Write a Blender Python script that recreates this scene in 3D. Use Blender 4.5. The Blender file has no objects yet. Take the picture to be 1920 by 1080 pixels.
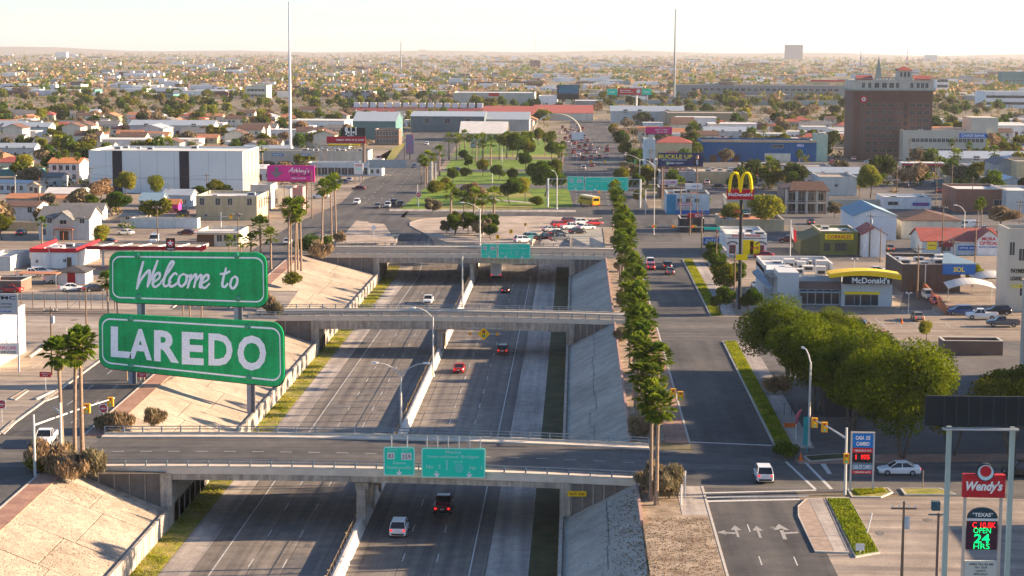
import bpy, math, random
import numpy as np
from mathutils import Vector, Matrix
rnd = random.Random(7)
R = math.radians
scene = bpy.context.scene
# ---------------------------------------------------------------- camera
F = 3500.0; HC = 47.6; PITCH = math.atan(448/F); YAW = math.atan(120/F); ROLL = R(.27)
cam = bpy.data.cameras.new('camera'); co = bpy.data.objects.new('camera', cam); scene.collection.objects.link(co)
cam.sensor_width = 36; cam.lens = 36*F/1920; cam.clip_start = 1; cam.clip_end = 60000
_f = Vector((-math.sin(YAW)*math.cos(PITCH), math.cos(YAW)*math.cos(PITCH), -math.sin(PITCH)))
_r = Vector((math.cos(YAW), math.sin(YAW), 0)); _u = _r.cross(_f)
CRO, SRO = math.cos(ROLL), math.sin(ROLL)
_r2 = _r*CRO + _u*SRO; _u2 = _u*CRO - _r*SRO
co.matrix_world = Matrix((( _r2.x,_u2.x,-_f.x,0),(_r2.y,_u2.y,-_f.y,0),(_r2.z,_u2.z,-_f.z,HC),(0,0,0,1)))
scene.camera = co
# ---------------------------------------------------------------- sky, sun, exposure
HAZE = 3.6e-5
SUN_EL, SUN_AZ = 15.5, 9.0        # azimuth measured from +X towards +Y
w = bpy.data.worlds.new('World'); scene.world = w; w.use_nodes = True
nt = w.node_tree; bg = nt.nodes['Background']
sky = nt.nodes.new('ShaderNodeTexSky'); sky.sky_type = 'NISHITA'; sky.sun_disc = False
sky.sun_elevation = R(SUN_EL); sky.sun_rotation = R(90-SUN_AZ); sky.air_density = .75; sky.dust_density = .6; sky.ozone_density = 3.0
nt.links.new(sky.outputs[0], bg.inputs[0]); bg.inputs[1].default_value = 0.076
sl = bpy.data.lights.new('sun', 'SUN'); sl.energy = 5.0; sl.angle = R(.5); sl.color = (1, .745, .495)
so = bpy.data.objects.new('sun', sl); scene.collection.objects.link(so)
sd = Vector((math.cos(R(SUN_EL))*math.cos(R(SUN_AZ)), math.cos(R(SUN_EL))*math.sin(R(SUN_AZ)), math.sin(R(SUN_EL))))
so.rotation_euler = sd.to_track_quat('Z', 'Y').to_euler(); so.location = (60, 200, 120)
vs = scene.view_settings; vs.view_transform = 'Standard'; vs.look = 'None'; vs.gamma = 1; vs.use_curve_mapping = False
vs.exposure = 1.9
cy = scene.cycles; cy.max_bounces = 5; cy.diffuse_bounces = 3; cy.glossy_bounces = 2; cy.transmission_bounces = 3; cy.volume_bounces = 0
cy.transparent_max_bounces = 6; cy.use_denoising = True
# ---------------------------------------------------------------- where a point of the photograph lies in the place
def ray(u, v):
    x = u-960; y = v-540; x, y = x*CRO+y*SRO, -x*SRO+y*CRO
    return F*_f + x*_r - y*_u
def at(u, v, z=0.0):
    a = ray(u, v); t = (z-HC)/a.z; return Vector((a.x*t, a.y*t, z))
def zat(u, v, y):
    a = ray(u, v); return HC + a.z*y/a.y
def xat(u, v, y):
    a = ray(u, v); return a.x*y/a.y
# ---------------------------------------------------------------- materials
MATS = {}
def _n(t, kind, **k):
    n = t.nodes.new(kind)
    for a, b in k.items(): setattr(n, a, b)
    return n
def mat(name, col, rough=.85, var=.12, scale=.5, metal=0, emit=0, col2=None, bump=0, coords='Object', stretch=(1,1,1), trans=0, detail=4, spec=.3):
    if name in MATS: return MATS[name]
    m = bpy.data.materials.new(name); m.use_nodes = True; t = m.node_tree; b = t.nodes['Principled BSDF']
    b.inputs['Roughness'].default_value = rough; b.inputs['Metallic'].default_value = metal
    b.inputs['Specular IOR Level'].default_value = spec
    c = Vector(col[:3])
    if var > 0 or col2:
        tc = _n(t, 'ShaderNodeTexCoord'); mp = _n(t, 'ShaderNodeMapping'); mp.inputs['Scale'].default_value = [scale*s for s in stretch]
        nz = _n(t, 'ShaderNodeTexNoise'); nz.inputs['Detail'].default_value = detail; nz.inputs['Roughness'].default_value = .62; nz.inputs['Scale'].default_value = 1
        t.links.new(tc.outputs[coords], mp.inputs[0]); t.links.new(mp.outputs[0], nz.inputs['Vector'])
        rp = _n(t, 'ShaderNodeValToRGB'); e = rp.color_ramp.elements; e[0].position = .32; e[1].position = .68
        a = col2 or [x*(1-var) for x in c]; bb = c if col2 else [min(1, x*(1+var)) for x in c]
        e[0].color = (*a, 1); e[1].color = (*bb, 1)
        t.links.new(nz.outputs[0], rp.inputs[0]); t.links.new(rp.outputs[0], b.inputs['Base Color'])
        if bump:
            bp = _n(t, 'ShaderNodeBump'); bp.inputs['Strength'].default_value = bump; bp.inputs['Distance'].default_value = .1
            t.links.new(nz.outputs[0], bp.inputs['Height']); t.links.new(bp.outputs[0], b.inputs['Normal'])
    else: b.inputs['Base Color'].default_value = (*c, 1)
    if emit:
        b.inputs['Emission Color'].default_value = (*c, 1); b.inputs['Emission Strength'].default_value = emit
    MATS[name] = m; return m
def P(name, r, g, b, **k): return mat(name, (r, g, b), **k)
def ramp2(t, fac, stops):
    rp = _n(t, 'ShaderNodeValToRGB'); e = rp.color_ramp.elements
    while len(e) < len(stops): e.new(.5)
    for i, (p, c) in enumerate(stops): e[i].position = p; e[i].color = (*c, 1) if len(c) == 3 else c
    t.links.new(fac, rp.inputs[0]); return rp.outputs[0]
def noise(t, scale, stretch=(1,1,1), detail=5, rough=.6, coords='Object', off=(0,0,0)):
    tc = _n(t, 'ShaderNodeTexCoord'); mp = _n(t, 'ShaderNodeMapping'); mp.inputs['Scale'].default_value = [scale*s for s in stretch]; mp.inputs['Location'].default_value = off
    nz = _n(t, 'ShaderNodeTexNoise'); nz.inputs['Detail'].default_value = detail; nz.inputs['Roughness'].default_value = rough; nz.inputs['Scale'].default_value = 1
    t.links.new(tc.outputs[coords], mp.inputs[0]); t.links.new(mp.outputs[0], nz.inputs['Vector']); return nz.outputs[0]
def mixc(t, fac, a, b, mode='MIX'):
    n = _n(t, 'ShaderNodeMix', data_type='RGBA', blend_type=mode)
    if isinstance(fac, (int, float)): n.inputs[0].default_value = fac
    else: t.links.new(fac, n.inputs[0])
    for i, x in ((6, a), (7, b)):
        if isinstance(x, (tuple, list)): n.inputs[i].default_value = (*x, 1)
        else: t.links.new(x, n.inputs[i])
    return n.outputs[2]
def layered(name, base, dark, light, s1, s2, s3, rough=.9, streak=None, spots=None, bump=.2, spec=.25, soft=1.0):
    """ground-like material: broad patches, mid blotches, fine grain and optional long wear streaks"""
    m = bpy.data.materials.new(name); m.use_nodes = True; t = m.node_tree; b = t.nodes['Principled BSDF']
    b.inputs['Roughness'].default_value = rough; b.inputs['Specular IOR Level'].default_value = spec
    c = ramp2(t, noise(t, s1), [(.35, dark), (.5, base), (.68, light)])
    n2 = noise(t, s2, detail=6, off=(13, 7, 0)); c = mixc(t, 1, c, ramp2(t, n2, [(.3, (1-.22*soft,)*3), (.7, (1+.16*soft,)*3)]), 'MULTIPLY')
    n3 = noise(t, s3, detail=3, off=(3, 17, 0)); c = mixc(t, 1, c, ramp2(t, n3, [(.3, (.82,.82,.82)), (.7, (1.15,1.15,1.15))]), 'MULTIPLY')
    if streak:
        n4 = noise(t, 1, stretch=streak, detail=3, off=(5, 1, 0)); c = mixc(t, 1, c, ramp2(t, n4, [(.35, tuple(1-soft*(1-q) for q in (.68,.68,.71))), (.65, tuple(1+soft*(q-1) for q in (1.18,1.16,1.12)))]), 'MULTIPLY')
    if spots:
        n5 = noise(t, spots[0], detail=5, rough=.75, off=(9, 9, 2)); c = mixc(t, ramp2(t, n5, [(spots[1], (0,0,0)), (spots[1]+.06, (1,1,1))]), c, spots[2])
    t.links.new(c, b.inputs['Base Color'])
    if bump:
        bp = _n(t, 'ShaderNodeBump'); bp.inputs['Strength'].default_value = bump; bp.inputs['Distance'].default_value = .15
        t.links.new(n3, bp.inputs['Height']); t.links.new(bp.outputs[0], b.inputs['Normal'])
    MATS[name] = m; return m
def leafmat(name, c1, c2, scale=.35, trans=.35):
    m = bpy.data.materials.new(name); m.use_nodes = True; t = m.node_tree; t.nodes.remove(t.nodes['Principled BSDF'])
    out = [n for n in t.nodes if n.type == 'OUTPUT_MATERIAL'][0]
    c = ramp2(t, noise(t, scale, detail=4), [(.33, c1), (.66, c2)]); c = mixc(t, 1, c, ramp2(t, noise(t, 2.2, detail=3, off=(4,4,4)), [(.34, (.55,.6,.6)), (.64, (1.35,1.3,1.2))]), 'MULTIPLY')
    oi = _n(t, 'ShaderNodeObjectInfo'); c = mixc(t, 1, c, ramp2(t, oi.outputs['Random'], [(0, (.66,.78,.70)), (.5, (1,.98,.9)), (1, (1.25,1.1,1.0))]), 'MULTIPLY')
    d = _n(t, 'ShaderNodeBsdfDiffuse'); tr = _n(t, 'ShaderNodeBsdfTranslucent'); mx = _n(t, 'ShaderNodeMixShader'); mx.inputs[0].default_value = trans
    t.links.new(c, d.inputs[0]); t.links.new(c, tr.inputs[0]); t.links.new(d.outputs[0], mx.inputs[1]); t.links.new(tr.outputs[0], mx.inputs[2]); t.links.new(mx.outputs[0], out.inputs[0])
    MATS[name] = m; return m
def glass(name, c=(.03,.05,.06)): return mat(name, c, rough=.12, var=0, spec=.6)
# ---------------------------------------------------------------- meshes, things, parts
def tag(o, label=None, cat=None, group=None, kind=None):
    for k, x in (('label', label), ('category', cat), ('group', group), ('kind', kind)):
        if x: o[k] = x
    return o
def thing(name, label, cat, loc=(0,0,0), rz=0, group=None):
    o = bpy.data.objects.new(name, None); o.empty_display_size = .5; scene.collection.objects.link(o)
    o.location = loc; o.rotation_euler = (0, 0, rz); return tag(o, label, cat, group)
def link(name, me, parent=None, loc=(0,0,0), rot=None):
    o = bpy.data.objects.new(name, me); scene.collection.objects.link(o)
    if parent: o.parent = parent
    o.location = loc
    if rot: o.rotation_euler = rot
    return o
class MB:
    def __init__(s): s.v = []; s.f = []; s.m = []
    def add(s, vs, fs, mi=0):
        k = len(s.v); s.v += [tuple(x) for x in vs]; s.f += [tuple(i+k for i in f) for f in fs]; s.m += [mi]*len(fs); return s
    def box(s, x0, y0, z0, x1, y1, z1, mi=0):
        return s.add([(x0,y0,z0),(x1,y0,z0),(x1,y1,z0),(x0,y1,z0),(x0,y0,z1),(x1,y0,z1),(x1,y1,z1),(x0,y1,z1)],
            [(0,3,2,1),(4,5,6,7),(0,1,5,4),(1,2,6,5),(2,3,7,6),(3,0,4,7)], mi)
    def poly(s, pts, mi=0): return s.add(pts, [tuple(range(len(pts)))], mi)
    def prism(s, pts, z0, z1, mi=0):
        n = len(pts); return s.add([(x,y,z0) for x,y in pts]+[(x,y,z1) for x,y in pts],
            [tuple(range(n))[::-1], tuple(range(n, 2*n))]+[(i,(i+1)%n,(i+1)%n+n,i+n) for i in range(n)], mi)
    def slab(s, pts, d, mi=0):     # a plate: polygon pts (3D) thickened by vector d
        n = len(pts); d = Vector(d); return s.add([tuple(p) for p in pts]+[tuple(Vector(p)+d) for p in pts],
            [tuple(range(n))[::-1], tuple(range(n, 2*n))]+[(i,(i+1)%n,(i+1)%n+n,i+n) for i in range(n)], mi)
    def cyl(s, p, q, r0, r1=None, n=8, mi=0):
        p = Vector(p); q = Vector(q); r1 = r0 if r1 is None else r1; d = (q-p).normalized()
        a = d.orthogonal().normalized(); b = d.cross(a); vs = []
        for c, r in ((p, r0), (q, r1)):
            for i in range(n):
                t = 2*math.pi*i/n; vs.append(tuple(c+(a*math.cos(t)+b*math.sin(t))*r))
        return s.add(vs, [(i,(i+1)%n,(i+1)%n+n,i+n) for i in range(n)]+[tuple(range(n))[::-1], tuple(range(n,2*n))], mi)
    def tube(s, path, r, n=6, mi=0):
        for i in range(len(path)-1):
            ra = r[i] if isinstance(r, (list, tuple)) else r; rb = r[i+1] if isinstance(r, (list, tuple)) else r
            s.cyl(path[i], path[i+1], ra, rb, n, mi)
        return s
    def loft(s, rings, mi=0, caps=True):
        n = len(rings[0]); vs = [p for r in rings for p in r]; fs = []
        for k in range(len(rings)-1):
            for i in range(n): j = (i+1) % n; fs.append((k*n+i, k*n+j, (k+1)*n+j, (k+1)*n+i))
        if caps: fs += [tuple(range(n))[::-1], tuple(range((len(rings)-1)*n, len(rings)*n))]
        return s.add(vs, fs, mi)
    def ball(s, c, r, mi=0, n=8, sz=1):
        rings = []
        for k in range(1, 5):
            t = math.pi*k/5; rings.append([(c[0]+r*math.sin(t)*math.cos(2*math.pi*i/n), c[1]+r*math.sin(t)*math.sin(2*math.pi*i/n), c[2]+r*sz*math.cos(t)) for i in range(n)])
        return s.loft(rings, mi)
    def mesh(s, name, mats, smooth=False):
        me = bpy.data.meshes.new(name); me.from_pydata(s.v, [], s.f)
        mats = mats if isinstance(mats, (list, tuple)) else [mats]
        for m in mats: me.materials.append(m)
        if len(mats) > 1: me.polygons.foreach_set('material_index', s.m)
        if smooth: me.polygons.foreach_set('use_smooth', [True]*len(s.f))
        me.update(); return me
    def build(s, name, mats, parent=None, loc=(0,0,0), smooth=False, rot=None): return link(name, s.mesh(name, mats, smooth), parent, loc, rot)
def struct(name, mb, mats, loc=(0,0,0)): return tag(mb.build(name, mats, None, loc), kind='structure')
def kids(o): return KIDS.get(o.name) or [c for c in bpy.data.objects if c.parent == o]
KIDS = {}
def remember(o):       # note children once, so copying stays cheap
    KIDS[o.name] = [c for c in bpy.data.objects if c.parent == o]
    for c in KIDS[o.name]: remember(c)
    return o
def dup(o, loc, rz=0, s=1, label=None, group=None, parent=None):
    c = o.copy(); scene.collection.objects.link(c)
    if parent is None:
        c.location = loc; c.rotation_euler = (0, 0, rz); c.scale = (s,s,s) if isinstance(s, (int,float)) else s
        if label: c['label'] = label
        if group: c['group'] = group
    else: c.parent = parent
    for k in KIDS.get(o.name, []): dup(k, None, parent=c)
    return c
PROTO_USED = set()
def place(o, loc, rz=0, s=1, label=None, group=None):   # first use moves the prototype itself
    if o.name not in PROTO_USED:
        PROTO_USED.add(o.name); o.location = loc; o.rotation_euler = (0,0,rz); o.scale = (s,s,s) if isinstance(s, (int,float)) else s
        if label: o['label'] = label
        if group: o['group'] = group
        return o
    return dup(o, loc, rz, s, label, group)
# lettering
TXT = {}
def text_me(body, w, h, m, bold=.0, shear=0, d=.03, warp=None, font_h=None):
    key = (body, round(w,3), round(h,3), m.name, bold, shear)
    if key in TXT and not warp: return TXT[key]
    c = bpy.data.curves.new('t', 'FONT'); c.body = body; c.offset = bold; c.shear = shear; c.resolution_u = 3; c.align_x = 'CENTER'; c.fill_mode = 'FRONT'
    o = bpy.data.objects.new('t', c); me = bpy.data.meshes.new_from_object(o); bpy.data.objects.remove(o)
    n = len(me.vertices); a = np.empty(n*3, dtype=np.float32); me.vertices.foreach_get('co', a); a = a.reshape(-1, 3)
    lo, hi = a.min(0), a.max(0); u = (a[:,0]-lo[0])/max(hi[0]-lo[0], 1e-6); v = (a[:,1]-lo[1])/max(hi[1]-lo[1], 1e-6)
    if warp: p = np.array([warp(float(x), float(y)) for x, y in zip(u, v)], dtype=np.float32)
    else: p = np.stack([(u-.5)*w, np.full(n, 0.0), (v-.5)*h], 1).astype(np.float32)
    me.vertices.foreach_set('co', p.ravel()); me.materials.clear(); me.materials.append(m); me.name = 'lettering'; me.update()
    if not warp: TXT[key] = me
    return me
def text(body, w, h, m, parent, loc, bold=.0, shear=0, rz=0, name='lettering'):
    return link(name, text_me(body, w, h, m, bold, shear), parent, loc, (0,0,rz) if rz else None)
OCC = []      # ground already taken: x0,x1,y0,y1
def free(x, y, r=3): return not any(a-r < x < b+r and c-r < y < d+r for a, b, c, d in OCC)
# ================================================================= setting
layered('asphalt_highway', (.185,.163,.14), (.145,.13,.115), (.23,.203,.172), .05, .6, 5, streak=(.8,.01,1), rough=.85)
layered('asphalt_street', (.088,.083,.078), (.07,.067,.065), (.112,.105,.097), .06, .5, 5, streak=(.35,.02,1), rough=.85)
layered('asphalt_cross', (.12,.112,.103), (.095,.09,.086), (.145,.134,.12), .06, .5, 5, streak=(.02,.4,1))
layered('concrete_floor', (.38,.335,.29), (.31,.27,.24), (.46,.41,.36), .07, .8, 6, streak=(.6,.02,1))
layered('slope_concrete', (.36,.295,.225), (.28,.23,.175), (.43,.355,.275), .12, .9, 4, spots=(.5,.66,(.30,.22,.16)), bump=.4)
layered('slope_grey', (.36,.335,.28), (.30,.28,.235), (.43,.40,.34), .06, .45, 3.5, spots=(.25,.68,(.22,.19,.14)), bump=.4)
layered('gravel', (.40,.32,.25), (.30,.24,.18), (.50,.41,.33), .15, 1.2, 6, spots=(1.6,.6,(.2,.15,.11)), bump=.6)
layered('town_ground', (.20,.155,.10), (.10,.10,.04), (.30,.24,.17), .025, .12, 1.1, spots=(.05,.6,(.10,.11,.045)), bump=0)
layered('lot_concrete', (.33,.275,.22), (.27,.22,.175), (.39,.33,.27), .04, .35, 4, streak=(.03,.5,1), bump=.1)
layered('lot_asphalt', (.115,.107,.10), (.09,.084,.08), (.15,.137,.125), .06, .5, 4, bump=.1)
layered('lot_tan', (.28,.225,.17), (.22,.175,.135), (.35,.285,.22), .05, .5, 4, streak=(.03,.5,1), bump=.1)
layered('grass_dry', (.27,.24,.05), (.16,.19,.015), (.38,.30,.12), .35, 1.6, 9, bump=.6)
layered('grass_green', (.12,.20,.012), (.07,.135,.008), (.20,.26,.02), .12, 1.2, 8, bump=.6)
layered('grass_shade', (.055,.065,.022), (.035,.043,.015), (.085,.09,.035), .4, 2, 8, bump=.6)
layered('brick_paving', (.36,.20,.14), (.29,.16,.12), (.43,.26,.18), .3, 2.5, 9, bump=.2)
layered('dry_soil', (.33,.25,.17), (.21,.15,.10), (.44,.35,.25), .4, 2, 7, spots=(.9,.58,(.14,.13,.05)), bump=.6)
layered('wall_concrete', (.45,.385,.31), (.37,.315,.255), (.53,.455,.37), .2, 1.5, 6, streak=(1.5,1.5,.1), bump=.15)
layered('bridge_concrete', (.43,.36,.285), (.35,.295,.235), (.50,.425,.34), .15, 1.2, 6, streak=(1.6,1.6,.12), bump=.1)
WHITE = P('road_paint', .50,.49,.46, var=.25, scale=3)
YELL = P('yellow_paint', .55,.40,.06, var=.2, scale=3)
CONC = MATS['bridge_concrete']; KERB = P('kerb_concrete', .46,.42,.36, var=.15, scale=1)
STEEL = P('galvanised_steel', .45,.47,.48, metal=.4, rough=.5, var=.1); DARKM = P('dark_metal', .05,.055,.06, rough=.5, metal=.3, var=.1)
RUST = P('rusty_steel', .16,.11,.09, rough=.8); WOOD = P('pole_wood', .17,.115,.075, var=.25, scale=2, stretch=(3,3,.3))
ASP, ASH, ASX, CF = MATS['asphalt_street'], MATS['asphalt_highway'], MATS['asphalt_cross'], MATS['concrete_floor']

YE = 478.0
def zf(y): return -6.2 if y < 440 else (-6.2*(YE-y)/(YE-440) if y < YE else 0.0)
def zw(y): return zf(y)*.68
def xk(y): return -60.6-(y-226)*.0263       # kerb of the frontage road on the far side of the trench
def xt(y): return xk(y)+2.6                 # top of the paved slope
YS = [100,150,203,223,260,300,326,336,380,427,440,448,460,470,YE]
# ground sheet with the highway cut left open
g = MB()
for a, b in zip(YS, YS[1:]):
    g.poly([(-19000,a,0),(xt(a),a,0),(xt(b),b,0),(-19000,b,0)]); g.poly([(6.9,a,0),(19000,a,0),(19000,b,0),(6.9,b,0)])
g.poly([(-19000,YE,0),(19000,YE,0),(19000,19000,0),(-19000,19000,0)])
g.poly([(-19000,-3000,0),(19000,-3000,0),(19000,100,0),(-19000,100,0)])
struct('ground', g, MATS['town_ground'])
g = MB()     # low far hills on the horizon
for k in range(60):
    x0 = -9000+k*300; h = lambda x: 18+34*(.5+.5*math.sin(x*.0011+1.3))*(1.0 if x < -1500 else .45)+8*math.sin(x*.004)
    y = 13500
    g.poly([(x0,y,-1),(x0+300,y,-1),(x0+300,y+1500,h(x0+300)),(x0,y+1500,h(x0))]); g.poly([(x0,y+1500,h(x0)),(x0+300,y+1500,h(x0+300)),(x0+300,y+3400,-1),(x0,y+3400,-1)])
struct('hills', g, MATS['town_ground'])
def strip(name, x0, x1, dz, m, ya=100, yb=YE, tilt=0):
    g = MB(); ys = [ya]+[y for y in (440,) if ya < y < yb]+[yb]
    for a, b in zip(ys, ys[1:]): g.poly([(x0,a,zf(a)+dz),(x1,a,zf(a)+dz),(x1,b,zf(b)+dz),(x0,b,zf(b)+dz)])
    return struct(name, g, m)
strip('road_northbound', -39.4, -24.1, 0, ASH); strip('shoulder', -42.6, -39.4, 0.02, CF); strip('verge', -45.5, -42.6, .05, MATS['grass_dry'], 100, 449)
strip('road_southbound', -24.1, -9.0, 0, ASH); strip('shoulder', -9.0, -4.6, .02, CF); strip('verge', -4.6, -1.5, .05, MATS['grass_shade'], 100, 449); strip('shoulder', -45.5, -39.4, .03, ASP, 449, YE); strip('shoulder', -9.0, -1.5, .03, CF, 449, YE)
g = MB()
for k in range(16):
    lane = rnd.choice([-35.7,-32.1,-28.4,-19.9,-16.2,-12.5]); y = 152+17*k; L_ = rnd.uniform(3, 11); w_ = rnd.uniform(1.2, 3.2)/2
    g.poly([(lane-w_,y,-6.194),(lane+w_,y,-6.194),(lane+w_,y+L_,-6.194),(lane-w_,y+L_,-6.194)])
tag(g.build('road_patches', P('road_patch', .135,.125,.115, var=.2, scale=2)), kind='structure'); g = MB()
for x in (-39.35,-33.7,-30.1,-26.4,-22.3,-18.25,-14.6,-9.05):
    y = 120
    while y < 430: e = y+rnd.uniform(8, 30); o = rnd.uniform(-.06,.06); g.poly([(x+o-.03,y,-6.19),(x+o+.03,y,-6.19),(x+o+.05,e,-6.19),(x+o-.01,e,-6.19)]); y = e+rnd.uniform(0, 5)
for k in range(18):
    y = 150+15.6*k; 
    for xa, xb in ((-42.5,-24.7),(-23.3,-4.7)): g.poly([(xa,y,-6.172),(xb,y,-6.172),(xb,y+.06,-6.172),(xa,y+.06,-6.172)])
tag(g.build('tar_seams', P('tar_seam', .06,.056,.052, var=.1)), kind='structure')
g = MB()
def dline(x, ya, yb, step, ln, w=.12, mi=0):
    y = ya
    while y < yb:
        e = min(y+ln, yb); g.poly([(x-w/2,y,zf(y)+.012),(x+w/2,y,zf(y)+.012),(x+w/2,e,zf(e)+.012),(x-w/2,e,zf(e)+.012)], mi); y += step
for x in (-33.9, -30.3): dline(x, 152, 436, 12.2, 3.2)
for x in (-18.05, -14.4): dline(x, 155, 436, 12.2, 3.2)
dline(-37.4, 100, 440, 20, 20, .14); dline(-37.4, 440, YE, 20, 20, .14); dline(-10.7, 100, 440, 20, 20, .14)

struct('road_markings', g, [WHITE, YELL])
# trench sides: low wall, paved slope laid in slabs
for side, xb, name in ((-1, -45.5, 'left'), (1, -1.5, 'right')):
    g = MB()
    for a, b in zip(YS, YS[1:]):
        x2 = xb+side*.35
        g.poly([(xb,a,zf(a)),(xb,b,zf(b)),(xb,b,zw(b)+.25),(xb,a,zw(a)+.25)]); g.poly([(xb,a,zw(a)+.25),(xb,b,zw(b)+.25),(x2,b,zw(b)+.25),(x2,a,zw(a)+.25)])
        g.poly([(x2,a,zw(a)+.25),(x2,b,zw(b)+.25),(x2,b,zw(b)-.4),(x2,a,zw(a)-.4)])
    y = 104
    while y < 440: g.box(min(xb,xb-side*.06),y,-6.2,max(xb,xb-side*.06),y+.12,-4.05,1); y += 3
    struct('retaining_wall', g, [MATS['wall_concrete'], KERB])
    g = MB(); top = (lambda y: xt(y)) if side < 0 else (lambda y: 6.9)
    for a, b in zip(YS, YS[1:]): g.poly([(xb+side*.35,a,zw(a)-.25),(xb+side*.35,b,zw(b)-.25),(top(b),b,-.12),(top(a),a,-.12)])
    base = struct('embankment', g, MATS['wall_concrete'])
    m = MATS['slope_concrete'] if side < 0 else MATS['slope_grey']
    for blk in ((112,202),(224,325),(337,426),(449,477)):
        y = blk[0]
        while y < blk[1]-1:
            e = min(y+rnd.uniform(8.5,12.5), blk[1])
            if blk[1]-e < 5: e = blk[1]
            cut = rnd.uniform(.4,.62); xs = [xb+side*.4, None, None]
            for q, (f0, f1) in enumerate(((0,cut),(cut,1))):
                def pt(f, yy, ins):
                    x0 = xb+side*.4; x1 = top(yy); z0, z1 = zw(yy)-.08, .03
                    return (x0+(x1-x0)*f, yy, z0+(z1-z0)*f+ins)
                k = .006; j = rnd.uniform(-.015,.02)
                mm = MATS['gravel'] if blk[0] == 449 and side < 0 else m
                MB().slab([pt(f0+k,y+.06,j),pt(f1-k,y+.06,j),pt(f1-k,e-.06,j),pt(f0+k,e-.06,j)], (0,0,-.14)).build('slab', mm, base)
            y = e
# median barrier with a thin fence and weeds along it
g = MB(); 
for a, b in ((100,440),(440,478)):
    for xx0, xx1, h in ((-24.6,-23.5,0.0),):
        p = lambda y, x, z: (x, y, zf(y)+z)
        g.loft([[p(a,-24.5,0),p(a,-23.45,0),p(a,-23.7,.5),p(a,-23.85,1.15),p(a,-24.15,1.15),p(a,-24.5,.9)], [p(b,-24.5,0),p(b,-23.45,0),p(b,-23.7,.5),p(b,-23.85,1.15),p(b,-24.15,1.15),p(b,-24.5,.9)]])
bar = thing('median_barrier', 'long pale concrete barrier dividing the two sunken highway carriageways', 'barrier')
g.build('barrier_wall', P('barrier_concrete', .62,.56,.48, var=.12, scale=.6), bar)
g = MB(); y = 140
while y < 430: g.box(-24.42,y,zf(y)+.9,-24.36,y+.06,zf(y)+2.0); y += 2.2
g.tube([(-24.39,140,-4.25),(-24.39,430,-4.25)], .03, 4); g.build('fence_rail', P('fence_brown', .23,.16,.10), bar)
def leafmesh(name, C, size, mt, seed=1, elong=1.0, up=0.0):
    r = np.random.RandomState(seed); n = len(C); C = np.asarray(C, dtype=np.float64)
    a = r.normal(size=(n,3)); a /= np.linalg.norm(a, axis=1)[:,None]; b = r.normal(size=(n,3)); b -= (a*b).sum(1)[:,None]*a; b /= np.linalg.norm(b, axis=1)[:,None]
    if up: a[:,2] += up*np.sign(a[:,2]); a /= np.linalg.norm(a, axis=1)[:,None]
    s = (size*(.6+.8*r.rand(n)) if np.isscalar(size) else size*(.6+.8*r.rand(n)))[:,None]; a = a*s*elong; b = b*s
    V = np.stack([C-a*.5, C+b*.42-a*.05, C+a*.5, C-b*.42+a*.05], 1).reshape(-1,3)
    me = bpy.data.meshes.new(name); me.vertices.add(4*n); me.vertices.foreach_set('co', V.astype(np.float32).ravel())
    me.loops.add(4*n); me.loops.foreach_set('vertex_index', np.arange(4*n, dtype=np.int32)); me.polygons.add(n)
    me.polygons.foreach_set('loop_start', np.arange(0, 4*n, 4, dtype=np.int32)); me.polygons.foreach_set('loop_total', np.full(n, 4, dtype=np.int32))
    for x in (mt if isinstance(mt, list) else [mt]): me.materials.append(x)
    me.update(calc_edges=True); return me
LG = leafmat('leaf_green', (.04,.08,.008), (.10,.16,.015)); LO = leafmat('leaf_olive', (.09,.105,.012), (.22,.215,.022), scale=.25)
LY = leafmat('leaf_yellowgreen', (.15,.19,.02), (.30,.29,.04)); LB = leafmat('twig_brown', (.20,.145,.095), (.34,.26,.17), trans=.2)
LD = leafmat('leaf_dark', (.03,.05,.014), (.07,.095,.022)); LP = leafmat('palm_leaf', (.05,.10,.01), (.21,.27,.03), scale=.9, trans=.5)
LBR = leafmat('dry_frond', (.24,.16,.08), (.38,.27,.14), trans=.2); BARK = P('bark', .11,.085,.065, var=.3, scale=1.5)
LG2 = leafmat('grass_blade', (.17,.22,.015), (.34,.34,.035))
r_ = np.random.RandomState(5)
def scatter_in(x0, x1, y0, y1, n, z=lambda x, y: 0, hz=.1):
    x = r_.uniform(x0, x1, n); y = r_.uniform(y0, y1, n); return np.stack([x, y, np.array([z(a, b) for a, b in zip(x, y)])+r_.rand(n)*hz], 1)
n = 1500; yy = r_.uniform(150, 430, n); yy = yy[np.sin(yy*.35)+r_.normal(size=n)*.4 > .1]
tag(link('weeds', leafmesh('weeds', np.stack([-24.62-.25*r_.rand(len(yy)), yy, -6.1+r_.rand(len(yy))**1.5*1.3], 1), .35, LB, 3)), kind='stuff')
C = scatter_in(-45.4, -42.8, 150, 438, 26000, lambda x, y: -6.12, .14); C = C[(np.sin(C[:,1]*.21)+np.sin(C[:,1]*.83+C[:,0])+r_.normal(size=len(C))*.8) > .35]
tag(link('grass', leafmesh('grass', C, .15, LG2, 4, 1.3, 1.0)), kind='stuff')
# roads and lots at street level, each a sheet a few mm above the one below
LAY = [0.0]
def sheet(name, pts, m, z=.012, kind='structure'):
    o = MB().poly([(x, y, z) for x, y in pts]).build(name, m); return tag(o, kind=kind)
def px(name, uv, m, z=.012, kind='structure'): return sheet(name, [tuple(at(u, v).xy) for u, v in uv], m, z, kind)
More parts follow.
